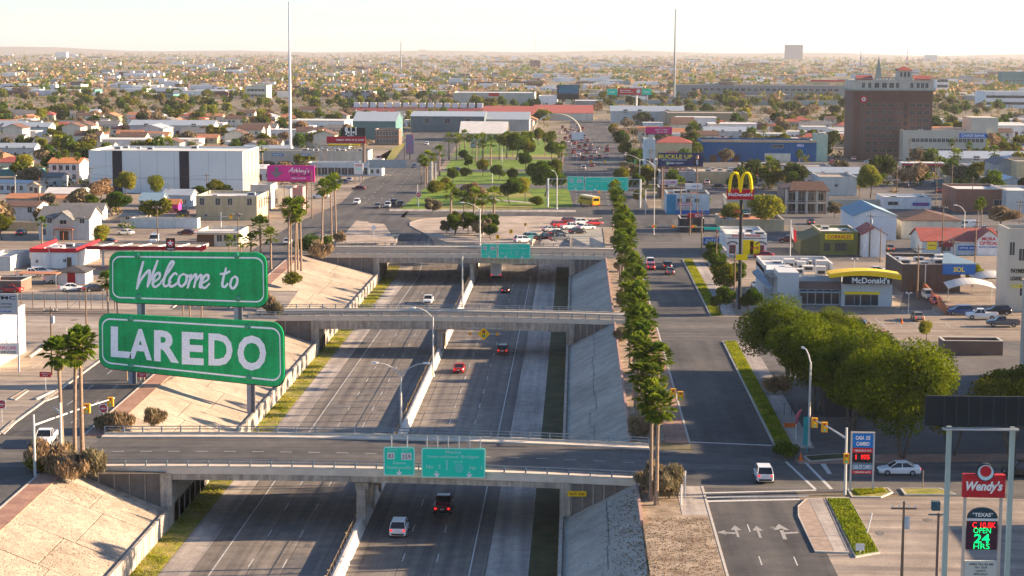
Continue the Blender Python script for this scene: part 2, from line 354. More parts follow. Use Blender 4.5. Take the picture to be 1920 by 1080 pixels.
# lots first (lowest layer)
px('parking_lot', [(-60,1010),(-60,540),(170,545),(560,545),(520,600),(180,790)], MATS['lot_concrete'], .008)
px('parking_lot', [(-60,546),(-60,360),(520,360),(600,440),(500,540)], MATS['lot_tan'], .005)
px('parking_lot', [(1345,640),(1345,470),(2000,470),(2000,640)], MATS['lot_tan'], .008)
px('parking_lot', [(1240,470),(1240,300),(2050,300),(2050,470)], MATS['lot_asphalt'], .005)
px('parking_lot', [(1440,870),(1370,640),(2040,640),(2100,870)], MATS['lot_asphalt'], .005)
px('parking_lot', [(1540,1200),(1500,935),(2060,928),(2100,1200)], MATS['lot_concrete'], .008)
px('parking_lot', [(500,410),(480,290),(745,290),(660,410)], MATS['lot_tan'], .006)
# frontage roads
sheet('road', [(xk(100)-10.4,100),(xk(100),100),(xk(450),450),(-62,465),(-60,478.3),(-31,478.3),(-34,505),(-45,514),(-49,530),(-50,578),(-59,890),(-64,1100),(-96,1100),(-86.6,887),(-73,577),(-77,500),(xk(450)-10.4,450)], ASP, .014)
sheet('road', [(14.2,100),(24.2,100),(24.2,430),(27,475),(27,528),(60,540),(60,566),(22,566),(22,1300),(-4.5,1300),(-4.5,948),(-8,566),(-50,566),(-50,528),(-10,527),(-21,505),(-24,478),(-5,478),(-4,503),(13.9,503),(14.2,470)], ASP, .014)
# cross streets
sheet('paved_triangle', [(-5,478),(13.9,478),(13.9,503),(-4,503)], MATS['slope_grey'], .01)
sheet('cross_street', [(-46,203.5+1.1),(-200,206.5),(-200,226),(-46,223)], ASX, .02)
sheet('cross_street', [(6.9,201.6),(90,193),(90,209),(28,216),(6.9,221)], ASX, .02)
sheet('cross_street', [(-46,326),(-300,328),(-300,337),(-46,336)], MATS['lot_tan'], .02)
sheet('cross_street', [(6.9,306),(34,306),(34,333),(6.9,334)], ASX, .02)
sheet('cross_street', [(-46,427.5),(-76,428.5),(-76,448),(-46,447)], ASX, .02)
sheet('cross_street', [(6.9,427),(70,424),(70,456),(14,470),(6.9,447)], ASX, .02)
sheet('street', [(60,345),(66,345),(112,560),(104,560)], ASP, .016)
px('street', [(1380,318),(1500,312),(2000,345),(2000,365),(1600,345),(1360,330)], ASX, .018)
# gravel island between the ramps
isl = [tuple(at(u, v).xy) for u, v in ((790,412),(768,418),(768,424),(800,440),(833,453),(860,458),(985,460),(1010,440),(1045,418),(1130,409),(1000,406),(850,407))]
g = MB().prism(isl, -4, .12); struct('traffic_island', g, MATS['gravel'])
g = MB()
for a, b in zip(isl, isl[1:]+isl[:1]):
    d = (Vector((*b,0))-Vector((*a,0))).normalized()*.15; nrm = Vector((-d.y, d.x, 0))
    g.slab([(a[0],a[1],.16),(b[0],b[1],.16),(b[0]+nrm.x,b[1]+nrm.y,.16),(a[0]+nrm.x,a[1]+nrm.y,.16)], (0,0,-.2))
struct('kerb', g, KERB)
# kerbs, brick walks, verges
def ribbon(name, xs, m, ya, yb, z0, z1, parts=1):
    g = MB(); g.loft([[(xs(y)[0],y,z0),(xs(y)[1],y,z0),(xs(y)[1],y,z1),(xs(y)[0],y,z1)] for y in (ya, yb)]); return struct(name, g, m)
BP = MATS['brick_paving']
for ya, yb in ((100,203),(224,324),(338,426)):
    ribbon('kerb', lambda y: (xk(y)-.02, xk(y)+.22), KERB, ya, yb, -.1, .15)
    ribbon('pavement', lambda y: (xk(y)+.24, xt(y)+.1), BP, ya, yb, -.1, .12)
    ribbon('kerb', lambda y: (xk(y)-10.7, xk(y)-10.4), KERB, ya, yb, -.1, .15)
    ribbon('kerb', lambda y: (13.95, 14.2), KERB, ya, yb-2, -.1, .15)
    ribbon('pavement', lambda y: (11.2, 13.93), BP if ya != 100 else CF, ya if ya != 100 else 176, yb-2, -.1, .12)
    ribbon('planting_bed', lambda y: (7.1, 11.15), MATS['dry_soil'], ya, yb-2, -.1, .10)
    ribbon('low_wall', lambda y: (6.75, 7.05), P('pink_wall', .40,.25,.20), ya if ya != 100 else 184, yb-2, -1.0, .55)
sheet('dirt', [(7.05,100),(13.9,100),(13.9,188),(7.05,188)], MATS['dry_soil'], .125)
ribbon('planting_bed', lambda y: (7.1, 11.15), MATS['dry_soil'], 449, 500, -.1, .10); ribbon('pavement', lambda y: (11.2, 13.93), BP, 474, 500, -.1, .12)
for ya, yb, gx in ((222,304,24.4),(335,425,24.5)):
    ribbon('kerb', lambda y: (gx-.2, gx+.03), KERB, ya, yb, -.1, .15)
    ribbon('verge', lambda y: (gx+.05, gx+2.1), MATS['grass_green'], ya, yb, -.1, .13)
    ribbon('pavement', lambda y: (gx+2.15, gx+4.6), CF, ya, yb, -.1, .12)
    C = scatter_in(gx+.1, gx+2.0, ya, yb, 9000, lambda x, y: .14, .12); tag(link('grass', leafmesh('grass', C, .16, LG2, 6, 1.4, 1.5)), kind='stuff')
# near corner island with pavement, kerb, grass strip
def kerbed(name, uv, m, z1=.13, k=True):
    p = [tuple(at(u, v).xy) for u, v in uv]; struct(name, MB().prism(p, -.1, z1), m)
    if k:
        g = MB(); c = Vector((sum(a for a, b in p)/len(p), sum(b for a, b in p)/len(p)))
        q = [tuple(c+(Vector(a)-c)*(1+.28/max((Vector(a)-c).length, .5))) for a in p]
        for i in range(len(p)):
            j = (i+1) % len(p); g.slab([(*p[i],z1+.03),(*q[i],z1+.03),(*q[j],z1+.03),(*p[j],z1+.03)], (0,0,-.25))
        struct('kerb', g, KERB)
kerbed('traffic_island', [(1512,938),(1497,952),(1499,970),(1512,1000),(1528,1035),(1590,1037),(1545,937)], P('paver_tan', .33,.25,.19, scale=1.2, var=.2))
px('pavement', [(1516,938),(1541,937),(1588,1036),(1564,1036)], CF, .14)
kerbed('verge', [(1550,936),(1592,936),(1648,1037),(1604,1045)], MATS['grass_green'])
kerbed('verge', [(1593,920),(1662,917),(1670,925),(1650,933),(1600,933)], MATS['grass_dry'])
kerbed('verge', [(1692,918),(1760,918),(1790,929),(1700,929)], MATS['grass_dry'])
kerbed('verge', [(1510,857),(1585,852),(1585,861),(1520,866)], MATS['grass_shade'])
px('pavement', [(1490,862),(1590,853),(2000,850),(2000,864),(1590,869),(1500,871)], BP, .025)
for uv in ([(1552,940),(1590,938),(1646,1036),(1606,1043)], [(1600,921),(1655,919),(1660,925),(1610,931)]):
    p = [at(u, v) for u, v in uv]; n = 5000; a = r_.rand(n)[:,None]; b = r_.rand(n)[:,None]
    A, B, Cc, D = [np.array(x) for x in p]; pts = (A*(1-a)+B*a)*(1-b)+(D*(1-a)+Cc*a)*b; pts[:,2] = .14+r_.rand(n)*.1
    tag(link('grass', leafmesh('grass', pts, .17, LG2, 8, 1.4, 1.5)), kind='stuff')
# street markings
g = MB()
GA = MB()
def pm(uv, mi=0, z=.032): g.poly([(*at(u, v).xy, z) for u, v in uv], mi)
pm([(1305,924),(1530,918.5),(1530,920.5),(1305,926.2)]); pm([(1312,932.5),(1516,929),(1516,931.3),(1312,935)]); pm([(1320,939),(1500,935.3),(1500,938),(1320,942)])
pm([(1471,866),(1476,866),(1532,918),(1526,918)]); pm([(1508,868),(1513,868),(1562,917),(1556,918)]); pm([(1538,870),(1548,870),(1560,889),(1552,889)])
def arrow(u, v, s=1, left=0):
    g = GA
    p = at(u, v); x, y = p.x, p.y
    g.poly([(x-.12*s,y-2*s,.03),(x+.12*s,y-2*s,.03),(x+.12*s,y+.6*s,.03),(x-.12*s,y+.6*s,.03)]); g.poly([(x-.5*s,y+.5*s,.03),(x+.5*s,y+.5*s,.03),(x,y+2.2*s,.03)])
    if left:
        g.poly([(x-.12*s,y-.9*s,.03),(x-.12*s,y-.4*s,.03),(x-1.1*s,y-.2*s,.03),(x-1.1*s,y-.7*s,.03)]); g.poly([(x-1.0*s,y-1.2*s,.03),(x-1.0*s,y+.4*s,.03),(x-1.8*s,y-.4*s,.03)])
arrow(1381,997,1.1,1); arrow(1422,998,1.1); 
g_, g = g, GA
p = at(1466,997); g.poly([(p.x-.2,p.y-3,.03),(p.x+.2,p.y-3,.03),(p.x+.2,p.y+1,.03),(p.x-.2,p.y+1,.03)]); g.poly([(p.x-.8,p.y+.6,.03),(p.x+.8,p.y+.6,.03),(p.x,p.y+3,.03)]); g.poly([(p.x+.2,p.y-1,.03),(p.x+1.6,p.y-.6,.03),(p.x+1.6,p.y+0,.03),(p.x+.2,p.y-.3,.03)])
g = g_; tag(GA.build('lane_arrows', P('faded_paint', .30,.29,.27, var=.3, scale=4)), kind='structure')
for y in range(110, 186, 12):
    for x in (17.6, 20.9): g.poly([(x-.06,y,.024),(x+.06,y,.024),(x+.06,y+3,.024),(x-.06,y+3,.024)])
for x in (17.6, 20.9):
    for y in (): g.poly([(x-.06,y,.024),(x+.06,y,.024),(x+.06,y+3,.024),(x-.06,y+3,.024)])
g.poly([(14.2,224.5,.03),(24.2,223,.03),(24.2,223.5,.03),(14.2,225,.03)])
for y in list(range(232, 320, 12))+list(range(340, 425, 12))+list(range(110, 200, 12)):
    for o in (3.4, 6.9): x = xk(y)-o; g.poly([(x-.06,y,.024),(x+.06,y,.024),(x+.06,y+3,.024),(x-.06,y+3,.024)])
for y in range(575, 1050, 14):
    f = (y-575)/475
    for o in (.3, .6): x = (-72-20*f)*(1-o)+(-50-14*f)*o; g.poly([(x-.08,y,.024),(x+.08,y,.024),(x+.08,y+3.5,.024),(x-.08,y+3.5,.024)])
    for x in (0, 5, 10, 15): g.poly([(x-.08,y,.024),(x+.08,y,.024),(x+.08,y+3.5,.024),(x-.08,y+3.5,.024)])
pm([(185,837),(200,832),(204,833),(190,838)]); pm([(262,856),(280,846),(284,847),(268,858)]); pm([(340,862),(352,851),(355,852),(345,863)])
struct('road_markings', g, [WHITE, YELL])
# ================================================================= the three overpasses
POSTM = MB().box(-.08,-.08,0,.08,.08,.95).box(-.1,-.1,0,.1,.1,.08).mesh('railing_post', P('railing_blue_grey', .22,.27,.30, metal=.3, rough=.5))
def bridge(label, Y0, Y1, skew, crown, nspan, gd, xl=-58, xr=9.0, colr=.55, walk=1.7):
    t = thing('overpass', label, 'bridge', (-23.5, (Y0+Y1)/2, 0))
    X0, YM = -23.5, (Y0+Y1)/2
    zc = lambda x: crown*max(0, 1-((x+23.5)/33)**2)
    N = 20; xs = [xl+(xr-xl)*i/N for i in range(N+1)]
    def lp(x, y, z): return (x-X0, y-YM+skew*(x-X0), z+zc(x))
    def ring(x, y0, y1, z0, z1): return [lp(x,y0,z0),lp(x,y1,z0),lp(x,y1,z1),lp(x,y0,z1)]
    sub = [x for x in xs if -46 <= x <= -1]
    sub = [-46.2]+sub+[-1.2]
    MB().loft([ring(x,Y0+.4,Y1-.4,-.45,-.02) for x in xs]).build('deck', CONC, t)
    for y in [Y0+.12+(Y1-Y0-.84)*k/5 for k in range(6)]: MB().loft([ring(x,y,y+.6,gd,-.45) for x in (sub[0],-24,sub[-1])] if 0 else [ring(x,y,y+.6,gd,-.45) for x in sub]).build('girder', CONC, t)
    MB().loft([ring(x,Y0+walk+.3,Y1-walk-.3,-.02,.025) for x in xs]).build('road_surface', ASX, t)
    for a, b in ((Y0, Y0+walk+.3), (Y1-walk-.3, Y1)): MB().loft([ring(x,a,b,-.5,.2) for x in xs]).build('walkway', P('walk_concrete', .62,.52,.41, var=.1, scale=.8), t)
    g = MB()
    for k in range(N):
        for yy in (YM,): x = xs[k]; g.poly([lp(x,YM-.07,.031),lp(x+1.4,YM-.07,.031),lp(x+1.4,YM+.07,.031),lp(x,YM+.07,.031)])
    tag(g.build('lane_line', WHITE, t), kind='stuff')
    n = int((xr-xl)/2.35)
    for yy in (Y0+.18, Y1-.18):
        for i in range(n+1):
            x = xl+(xr-xl)*i/n; link('railing_post', POSTM, t, lp(x,yy,.2))
        for z in (1.12, .78): MB().tube([lp(x,yy,z) for x in xs], .065, 6).build('rail', MATS['railing_blue_grey'], t)
        MB().loft([ring(x,yy-.12,yy+.12,.2,.42) for x in xs]).build('parapet', P('parapet_concrete', .58,.49,.38, var=.12, scale=1), t)
    MB().loft([ring(x,Y0+.7,Y1-.7,gd-.02,-.45) for x in (-25.3,-23.3)]).build('pier_cap', CONC, t)
    MB().box(-1.1,Y0-YM+.8,gd-.5,.4,Y1-YM-.8,gd+crown*.6).build('pier_cap', CONC, t)
    for k in range(3):
        y = Y0+1.2+(Y1-Y0-2.4)*k/2-YM; MB().box(-.95,y-.5,-6.2,.05,y+.5,gd-.48).build('column', CONC, t)
    for xw, s in ((-45.5,-1),(-1.5,1)):
        MB().box(min(xw,xw+s*.7)-X0,Y0-YM+.6+skew*(xw-X0),-6.2,max(xw,xw+s*.7)-X0,Y1-YM-.6+skew*(xw-X0),-.45).build('abutment', MATS['wall_concrete'], t)
        a, b = sorted((xw-s*.05, xw+s*1.15)); dy = skew*(xw-X0)
        MB().box(a-X0,Y0-YM+dy-.1,-5.4,b-X0,Y0-YM+1.2+dy,-.45+zc(xw)).build('column', CONC, t)
        # wing wall: dark panels between pale ribs, cut to the slope
        xe = (xt(Y0) if s < 0 else 6.9); L = abs(xe-xw)-1.2; npn = 6
        for f in range(npn):
            x0 = xw+s*(1.2+L*f/npn); x1 = xw+s*(1.2+L*(f+1)/npn)
            zs = lambda x: (zw(Y0)-.3)*(1-abs(x-xw)/abs(xe-xw))-.1
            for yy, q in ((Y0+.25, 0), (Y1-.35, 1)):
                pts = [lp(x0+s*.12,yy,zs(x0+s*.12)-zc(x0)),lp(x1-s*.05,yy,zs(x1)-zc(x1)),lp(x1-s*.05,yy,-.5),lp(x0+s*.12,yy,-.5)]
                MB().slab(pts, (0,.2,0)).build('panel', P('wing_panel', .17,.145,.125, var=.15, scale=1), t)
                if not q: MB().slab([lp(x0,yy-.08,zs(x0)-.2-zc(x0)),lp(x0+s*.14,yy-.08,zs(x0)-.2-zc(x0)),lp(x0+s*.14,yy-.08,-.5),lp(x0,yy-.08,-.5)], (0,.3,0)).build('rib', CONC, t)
    return t
b1 = bridge('nearest highway overpass, wide grey deck with blue railings and green signs hung on it', 204.2, 223.4, -.045, .5, 2, -1.2)
b2 = bridge('middle overpass, plain narrow concrete deck crossing the highway without hung road signs', 325.6, 335.6, -.012, .35, 2, -2.0, walk=1.1)
b3 = bridge('farthest overpass, beyond the middle one, above the white box truck', 427.6, 447.6, -.005, .2, 2, -1.7)
# ================================================================= trees and palms
def crown_pts(seed, n, rx, ry, rz, zc, lobes, lr=.42, flat=0):
    r = np.random.RandomState(seed); L = r.normal(size=(lobes,3)); L /= np.linalg.norm(L, axis=1)[:,None]; L *= (.25+.45*r.rand(lobes))[:,None]
    L[:,2] = L[:,2]*.8-.02
    k = r.randint(0, lobes, n); d = r.normal(size=(n,3)); d /= np.linalg.norm(d, axis=1)[:,None]
    rad = lr*(.75+.5*r.rand(lobes))[k]*(r.rand(n)**.35)
    p = L[k]+d*rad[:,None]; p[:,2] = np.maximum(p[:,2], -.85+.1*r.rand(n)); return p*np.array([rx,ry,rz])+np.array([0,0,zc]), L*np.array([rx,ry,rz])+np.array([0,0,zc])
def make_tree(name, label, seed, n, rx, rz, h, leaf, lm, lobes=9, tr=.28, lr=.42, elong=1.0, trunks=1, cat='tree', up=0):
    t = thing(name, label, cat)
    p, L = crown_pts(seed, n, rx, rx, rz, h-rz*.85, lobes, lr); link('crown', leafmesh('crown', p, leaf, lm, seed, elong, up), t)
    g = MB(); rr = random.Random(seed)
    for k in range(trunks):
        q0 = k*2.1; a = q0+rr.uniform(-.4,.4); q0 = 0; b0 = (math.cos(a+q0)*tr*1.6*(trunks > 1), math.sin(a+q0)*tr*1.6*(trunks > 1), 0)
        mid = (math.cos(a)*tr*(6 if trunks > 1 else 2.5), math.sin(a)*tr*(6 if trunks > 1 else 2.5), h-rz*1.55); g.tube([b0, ((b0[0]+mid[0])/2+.1, (b0[1]+mid[1])/2, mid[2]*.5), mid], [tr, tr*.8, tr*.65], 7)
        for q in L[k::trunks][:6]: m = (Vector(mid)*.5+Vector(q)*.5)+Vector((rr.uniform(-.4,.4),rr.uniform(-.4,.4),-.2)); g.tube([mid, m, q], [tr*.5, tr*.3, tr*.12], 5)
    g.build('trunk', BARK, t); return remember(t)
def make_palm(name, label, seed, h, nf=60, R0=2.3, skirt=True, nb=9):
    t = thing(name, label, 'palm tree'); rr = random.Random(seed); g = MB()
    lean = (rr.uniform(-.3,.3), rr.uniform(-.3,.3)); path = [(lean[0]*(z/h)**2, lean[1]*(z/h)**2, z) for z in (0, .5, h*.35, h*.7, h)]
    g.tube(path, [.32,.24,.2,.18,.2], 8); g.build('trunk', P('palm_bark', .24,.17,.12, var=.25, scale=2, stretch=(1,1,4)), t)
    g = MB(); top = Vector(path[-1])
    for i in range(nf):
        el = math.radians(-48+136*((i+.5)/nf)**.8+rr.uniform(-9,9)); az = i*2.399+rr.uniform(-.3,.3)
        d = Vector((math.cos(az)*math.cos(el), math.sin(az)*math.cos(el), math.sin(el))); s = Vector((-math.sin(az), math.cos(az), 0)); up = s.cross(d)*-1
        L = R0*rr.uniform(.8,1.1); c = top+d*L*.56+Vector((0,0,.08)); g.add([top-s*.03, top+s*.03, c+s*.02, c-s*.02], [(0,1,2,3)])
        for b in range(nb):
            th = math.radians(-78+156*b/(nb-1)); dd = (d*math.cos(th)+s*math.sin(th)).normalized(); ln = L*.47*(1-.25*abs(math.sin(th)))
            tip = c+dd*ln+Vector((0,0,-.16*ln*(1.1-.5*math.sin(el)))); mid = c+dd*ln*.55; sw = dd.cross(up).normalized()*(.17*L*.47)
            g.add([c, mid+sw, tip, mid-sw], [(0,1,2,3)])
    g.build('crown', LP, t)
    if skirt:
        g = MB()
        for i in range(26):
            az = i*2.399; d = Vector((math.cos(az), math.sin(az), 0)); L = rr.uniform(.9,1.9); s = Vector((-d.y, d.x, 0)); z0 = rr.uniform(-.1,.3)
            a = top+Vector((0,0,z0)); e = top+d*rr.uniform(.35,.75)+Vector((0,0,-L)); g.add([a+s*.05, a-s*.05, e-s*.22, e+s*.22], [(0,1,2,3)])
        g.build('dead_fronds', LBR, t)
    return remember(t)
PALMS = [make_palm('palm_tree', 'tall fan palm', 11+k, [10.6,9.8,11.2][k]) for k in range(3)]
TP = make_palm('palm_tree', 'slender tall fan palm', 31, 13.2, 54, 2.3)
SP = make_palm('palm_tree', 'small fan palm', 41, 6.2, 30, 2.1, False, 7)
# long row along the planting bed
ys = [230+5.3*i for i in range(18)]+[340+5.6*i for i in range(16)]+[451+6.2*i for i in range(9)]
for i, y in enumerate(ys):
    blk = 'nearest' if y < 330 else 'middle' if y < 440 else 'farthest'
    f = (y-226)/280
    place(PALMS[i%3], (8.9+2.0*f+rnd.uniform(-1.1,1.1), y+rnd.uniform(-.6,.6), .1), rnd.uniform(0,6.28), (k_:=rnd.uniform(.8,1.02),k_,rnd.uniform(.86,1.12)),
        'bushy fan palm in the %s stretch of the dense roadside row' % blk, 'fan palms in the dense row beside the road')
for i, (y, x, k_) in enumerate([(225.6,9.6,.74),(226.3,8.3,.82),(228,10.2,.88),(232,9.0,.9)]): place(PALMS[i%3], (x,y,.1), i*2, (.98,.98,k_), 'shorter fan palm at the near end of the dense row', 'fan palms in the dense row beside the road')
pl = [(192.3,8.7,'nearer of the two slim fan palms rising from the dry corner bush'), (194.2,8.2,'fan palm just behind the slim one in the curved pink planter')]
for y, x, lb in pl: place(PALMS[int(y)%3], (x,y,.1), y, .98, lb, 'pair of palms in the corner planter')
LPm = [(118,876,13.4,'left one of the three palms beside the white pickup'),(141,872,13.6,'middle one of the three palms beside the white pickup'),(155,868,14.2,'tallest of the three palms beside the white pickup')]
for u, v, h, lb in LPm: place(TP, at(u,v), u, (h/13.2*1.05,h/13.2*1.05,h/13.2*.97), lb, 'three palms by the near corner')
for i, (u, v, h) in enumerate([(238,713,7.8),(262,712,8.0),(270,714,7.6)]): place(TP, at(u,v), u, h/13.2, ['palm trunk rising behind the green LAREDO board, leftmost','palm trunk behind the green LAREDO board, middle','palm trunk behind the green LAREDO board beside the brown bush'][i], 'palms behind the LAREDO board')
gp = [(541,512,14),(546,510,11.8),(554,511,12.5),(565,508,13.8),(559,506,12.6)]
for i, (u, v, h) in enumerate(gp): place(TP, at(u,v), u*3, h/13.2, 'fan palm in the clump above the pale paved slope by the middle overpass', 'clump of palms above the paved slope')
for i, (u, v, h) in enumerate([(604,466,14.5),(622,452,14),(630,450,14.5)]): place(TP, at(u,v), u*3, h/13.2, ['palm nearest the big green bush at the far overpass','thin palm at the back of the trio by the far overpass','palm standing by the brown bush at the far overpass'][i], 'three palms at the far overpass')
for i, (u, v, h) in enumerate([(205,640,10),(222,640,9),(358,640,8),(378,638,9),(345,645,8),(262,640,7)]): place(TP, at(u,v), u*3, h/13.2, 'fan palm on the far side of the frontage road, behind the green WELCOME board', 'palms behind the welcome sign')
for i, (u, v, h) in enumerate([(452,500,5.5),(470,505,6),(490,505,9),(508,505,7),(430,495,5)]): place(SP, at(u,v), u*3, h/6.2, 'low fan palm above the right end of the WELCOME board', 'low palms by the frontage road')
place(SP, at(79,458), 1, .85, 'short palm in front of the grey two storey house with balcony')
place(SP, at(1328,400), 1, .6, 'tiny palm by the blue and white shop')
for i, (u, v, h) in enumerate([(1832,452,9),(1840,450,9.5)]): place(TP, at(u,v), u, h/13.2, ['tall palm behind the optical shop, left of two','tall palm behind the optical shop, right of two'][i])
for i, (u, v, h) in enumerate([(1862,330,9),(1796,330,8),(1788,328,8)]): place(SP, at(u,v), u, h/6.2, ['palm at the right end of the long beige office block','palm in front of the beige office block, under its blue sign','palm close beside another before the beige office block'][i])
for i, (u, v) in enumerate([(112,342),(126,338),(146,345)]): place(TP, at(u,v), u, .72, 'palm in front of the white house with the orange roof', 'three palms by the white house')
pk = [(790,345),(800,343),(812,340),(824,330),(797,352),(842,300),(862,296),(872,292),(880,298),(893,305),(906,310),(920,310),(936,300),(950,296),(962,292),(984,296),(1022,292),(1053,330),(1048,322),(905,300),(1038,288),(856,300),(1055,312),
      (888,455-20),(905,438),(925,432),(870,432),(845,425)]
for i, (u, v) in enumerate(pk): place(SP if i%2 else PALMS[1], at(u,v), u, (1.45 if i%2 else .88), 'fan palm in the green plaza park', 'palms in the plaza park')
# ---------------- broad trees
LBIG = leafmat('leaf_shade_tree', (.040,.072,.006), (.145,.190,.012), scale=.3)
BIG = [make_tree('shade_tree', 'x', 51+k, 60000, 8.0, 6.2, 13.2, .24, LBIG, 34, .2, .33, trunks=3) for k in range(2)]
bt = [(1478,722,1.0,'large olive green tree at the end of the leafy row nearest the burger restaurant'),(1530,775,1.02,'large olive tree second in the leafy row, behind the tall lamp'),(1600,805,1.05,'large olive tree in the middle of the leafy row, over the exchange sign'),
      (1690,858,1.12,'large olive tree in front of the leafy row, trunk forking behind the white sedan'),(1655,770,.78,'large olive tree at the back of the leafy row on the lot'),(1560,700,.78,'olive tree behind the leafy row, close to the parked red cars')]
for i, (u, v, s, lb) in enumerate(bt): place(BIG[i%2], at(u,v), i*1.3, s, lb, 'row of big olive trees')
MT = make_tree('shade_tree', 'x', 61, 7000, 4.6, 3.8, 8.6, .3, LO, 9, .2, .38, trunks=2)
place(MT, at(1785,855), .4, (.95,.95,1.0), 'thin half bare tree under the dark billboard', None)
place(MT, at(1900,862), 2.4, (1.2,1.2,1.35), 'olive tree at the right edge beside the dark billboard', None)
place(MT, at(1890,815), 3.4, (1.1,1.1,1.2), 'olive tree behind the dark billboard, partly out of the picture', None)
YT = make_tree('shade_tree', 'x', 71, 9000, 3.9, 3.3, 8.2, .34, LY, 8, .2, .45)
GT = make_tree('shade_tree', 'x', 72, 8000, 3.7, 3.6, 7.8, .33, LG, 15, .22, .34)
BT = make_tree('bare_tree', 'x', 73, 6500, 3.6, 3.0, 6.6, .34, LB, 8, .2, .42, 2.2)
DT = make_tree('shade_tree', 'x', 74, 9000, 3.9, 4.0, 8.6, .34, LG, 16, .22, .34)
OT = make_tree('shade_tree', 'x', 75, 7000, 3.5, 3.5, 7.4, .32, LO, 15, .2, .34)
def T(p, u, v, s, lb, sx=1): return place(p, at(u,v), u*.7, (s*sx,s*sx,s), lb)
T(YT,1632,372,1.35,'round yellow green tree behind the white wall near the gas station')
T(YT,1428,430,1.15,'bright yellow green tree beside the tall burger sign pole',1.5); T(YT,1380,425,.8,'yellow green bush tree left of the tall burger sign pole',1.6)
T(GT,1345,530,.9,'dark green tree at the kerb left of the burger restaurant'); T(OT,1362,560,.95,'olive tree at the kerb in front of the restaurant fence'); T(GT,1395,360,.9,'green tree behind the arched burger sign')
for u, v, s, lb in ((1335,500,.8,'leafy tree behind the dark kerb tree left of the restaurant'),(1352,590,.75,'low leafy tree at the pavement end by the corrugated fence'),(1405,590,.7,'dark leafy tree between pole and corrugated fence'),(1385,535,.7,'leafy tree beside the foot of the tall burger pole')): T(GT,u,v,s,lb)
T(YT,1822,538,.62,'small bright tree before the brown building with blue sign'); T(YT,1738,640,.42,'small yellow green tree on the car park kerb'); T(BT,1880,425,.95,'bare bushy tree left of the tall beige building',1.6)
T(BT,1565,408,.75,'brown bare tree beside the columned brown building'); T(BT,1800,345,1.1,'bare tree between the red canopy and white shop',1.4); T(OT,1780,300,1.1,'tree under the beige office block'); T(GT,1655,345,.6,'green tree behind the red roofed canopy')
T(YT,238,372,1.05,'yellow green tree in front of the left dark strip of the white warehouse'); T(YT,289,374,.95,'yellow green tree against the middle of the white warehouse'); T(BT,188,376,1.1,'bare brown tree at the corner of the white warehouse',1.3)
T(GT,212,405,1.0,'dark green tree behind the pink shed',1.5); T(GT,168,400,.8,'dark tree behind the grey two storey house'); T(OT,405,375,.9,'low tree before the warehouse corner',1.4); T(GT,378,372,.6,'small green bush by the warehouse',1.5); T(YT,195,470,.75,'yellow green shrub tree at the side of the grey two storey house')
T(YT,52,330,1.0,'bright green tree among the small houses',1.4); T(GT,90,326,.9,'dark green tree among the small houses'); T(OT,4,450,.9,'tree at the left picture edge beside the small blue house')
T(BT,885,385,1.15,'dark bare shaped tree on the park lawn'); T(GT,956,382,1.2,'grey green tree leaning on the park lawn'); T(YT,985,378,.95,'bright yellow green park tree next to the leaning one'); T(DT,1022,368,1.4,'big dark round tree at the park corner',1.2); T(DT,998,345,1.0,'dark tree behind the big round park tree')
T(GT,852,442,.8,'leafy dark green tree at the left of the gravel island trees'); T(GT,878,440,.85,'leafy green tree in the middle of the gravel island row'); T(GT,901,442,.8,'leafy green tree third along the gravel island row'); T(GT,923,438,.75,'leafy green tree at the right of the gravel island row'); T(BT,810,402,.75,'brown thicket at the park end'); T(OT,853,450-12,.8,'dark tree on the gravel island'); T(BT,905,446,.8,'bare twiggy tree on the gravel island'); T(BT,838,440,.6,'bare little tree on the island rim'); T(GT,920,450,.62,'small dense green tree on the gravel island')
for i, (u, v, s, p) in enumerate([(872,305,.8,GT),(1010,272,1.2,OT),(1035,300,1.1,DT),(1030,280,1.2,OT),(905,330,.9,OT),(935,340,.9,GT),(985,320,1.0,DT),(1040,338,1.1,OT),(1046,360,.9,GT),(850,345,.8,DT),(835,360,.7,OT),(1015,345,1.1,DT),(878,318,.8,GT),(960,345,.8,OT),(990,300,1.2,OT)]): T(p,u,v,s,'rounded park tree on the lawns of the plaza')['group'] = 'trees on the plaza lawns'
T(DT,968,300,1.6,'large dark green tree in the middle of the park'); T(GT,990,285,1.4,'green tree behind the park by the arch'); T(OT,945,285,1.2,'olive tree at the far end of the park')
for i, (u, v, s, p) in enumerate([(1165,352,1.0,OT),(1178,338,1.1,BT),(1186,322,1.2,DT),(1172,300,1.2,OT),(1165,282,1.3,DT),(1190,360,.9,GT),(1160,268,1.3,BT),(1198,385,.7,OT),(1280,300,1.4,DT),(1150,262,1.2,OT),(1300,282,1.3,OT)]): T(p,u,v,s,'tree in the leafy verge along the busy road to the arch')['group'] = 'trees along the busy road'
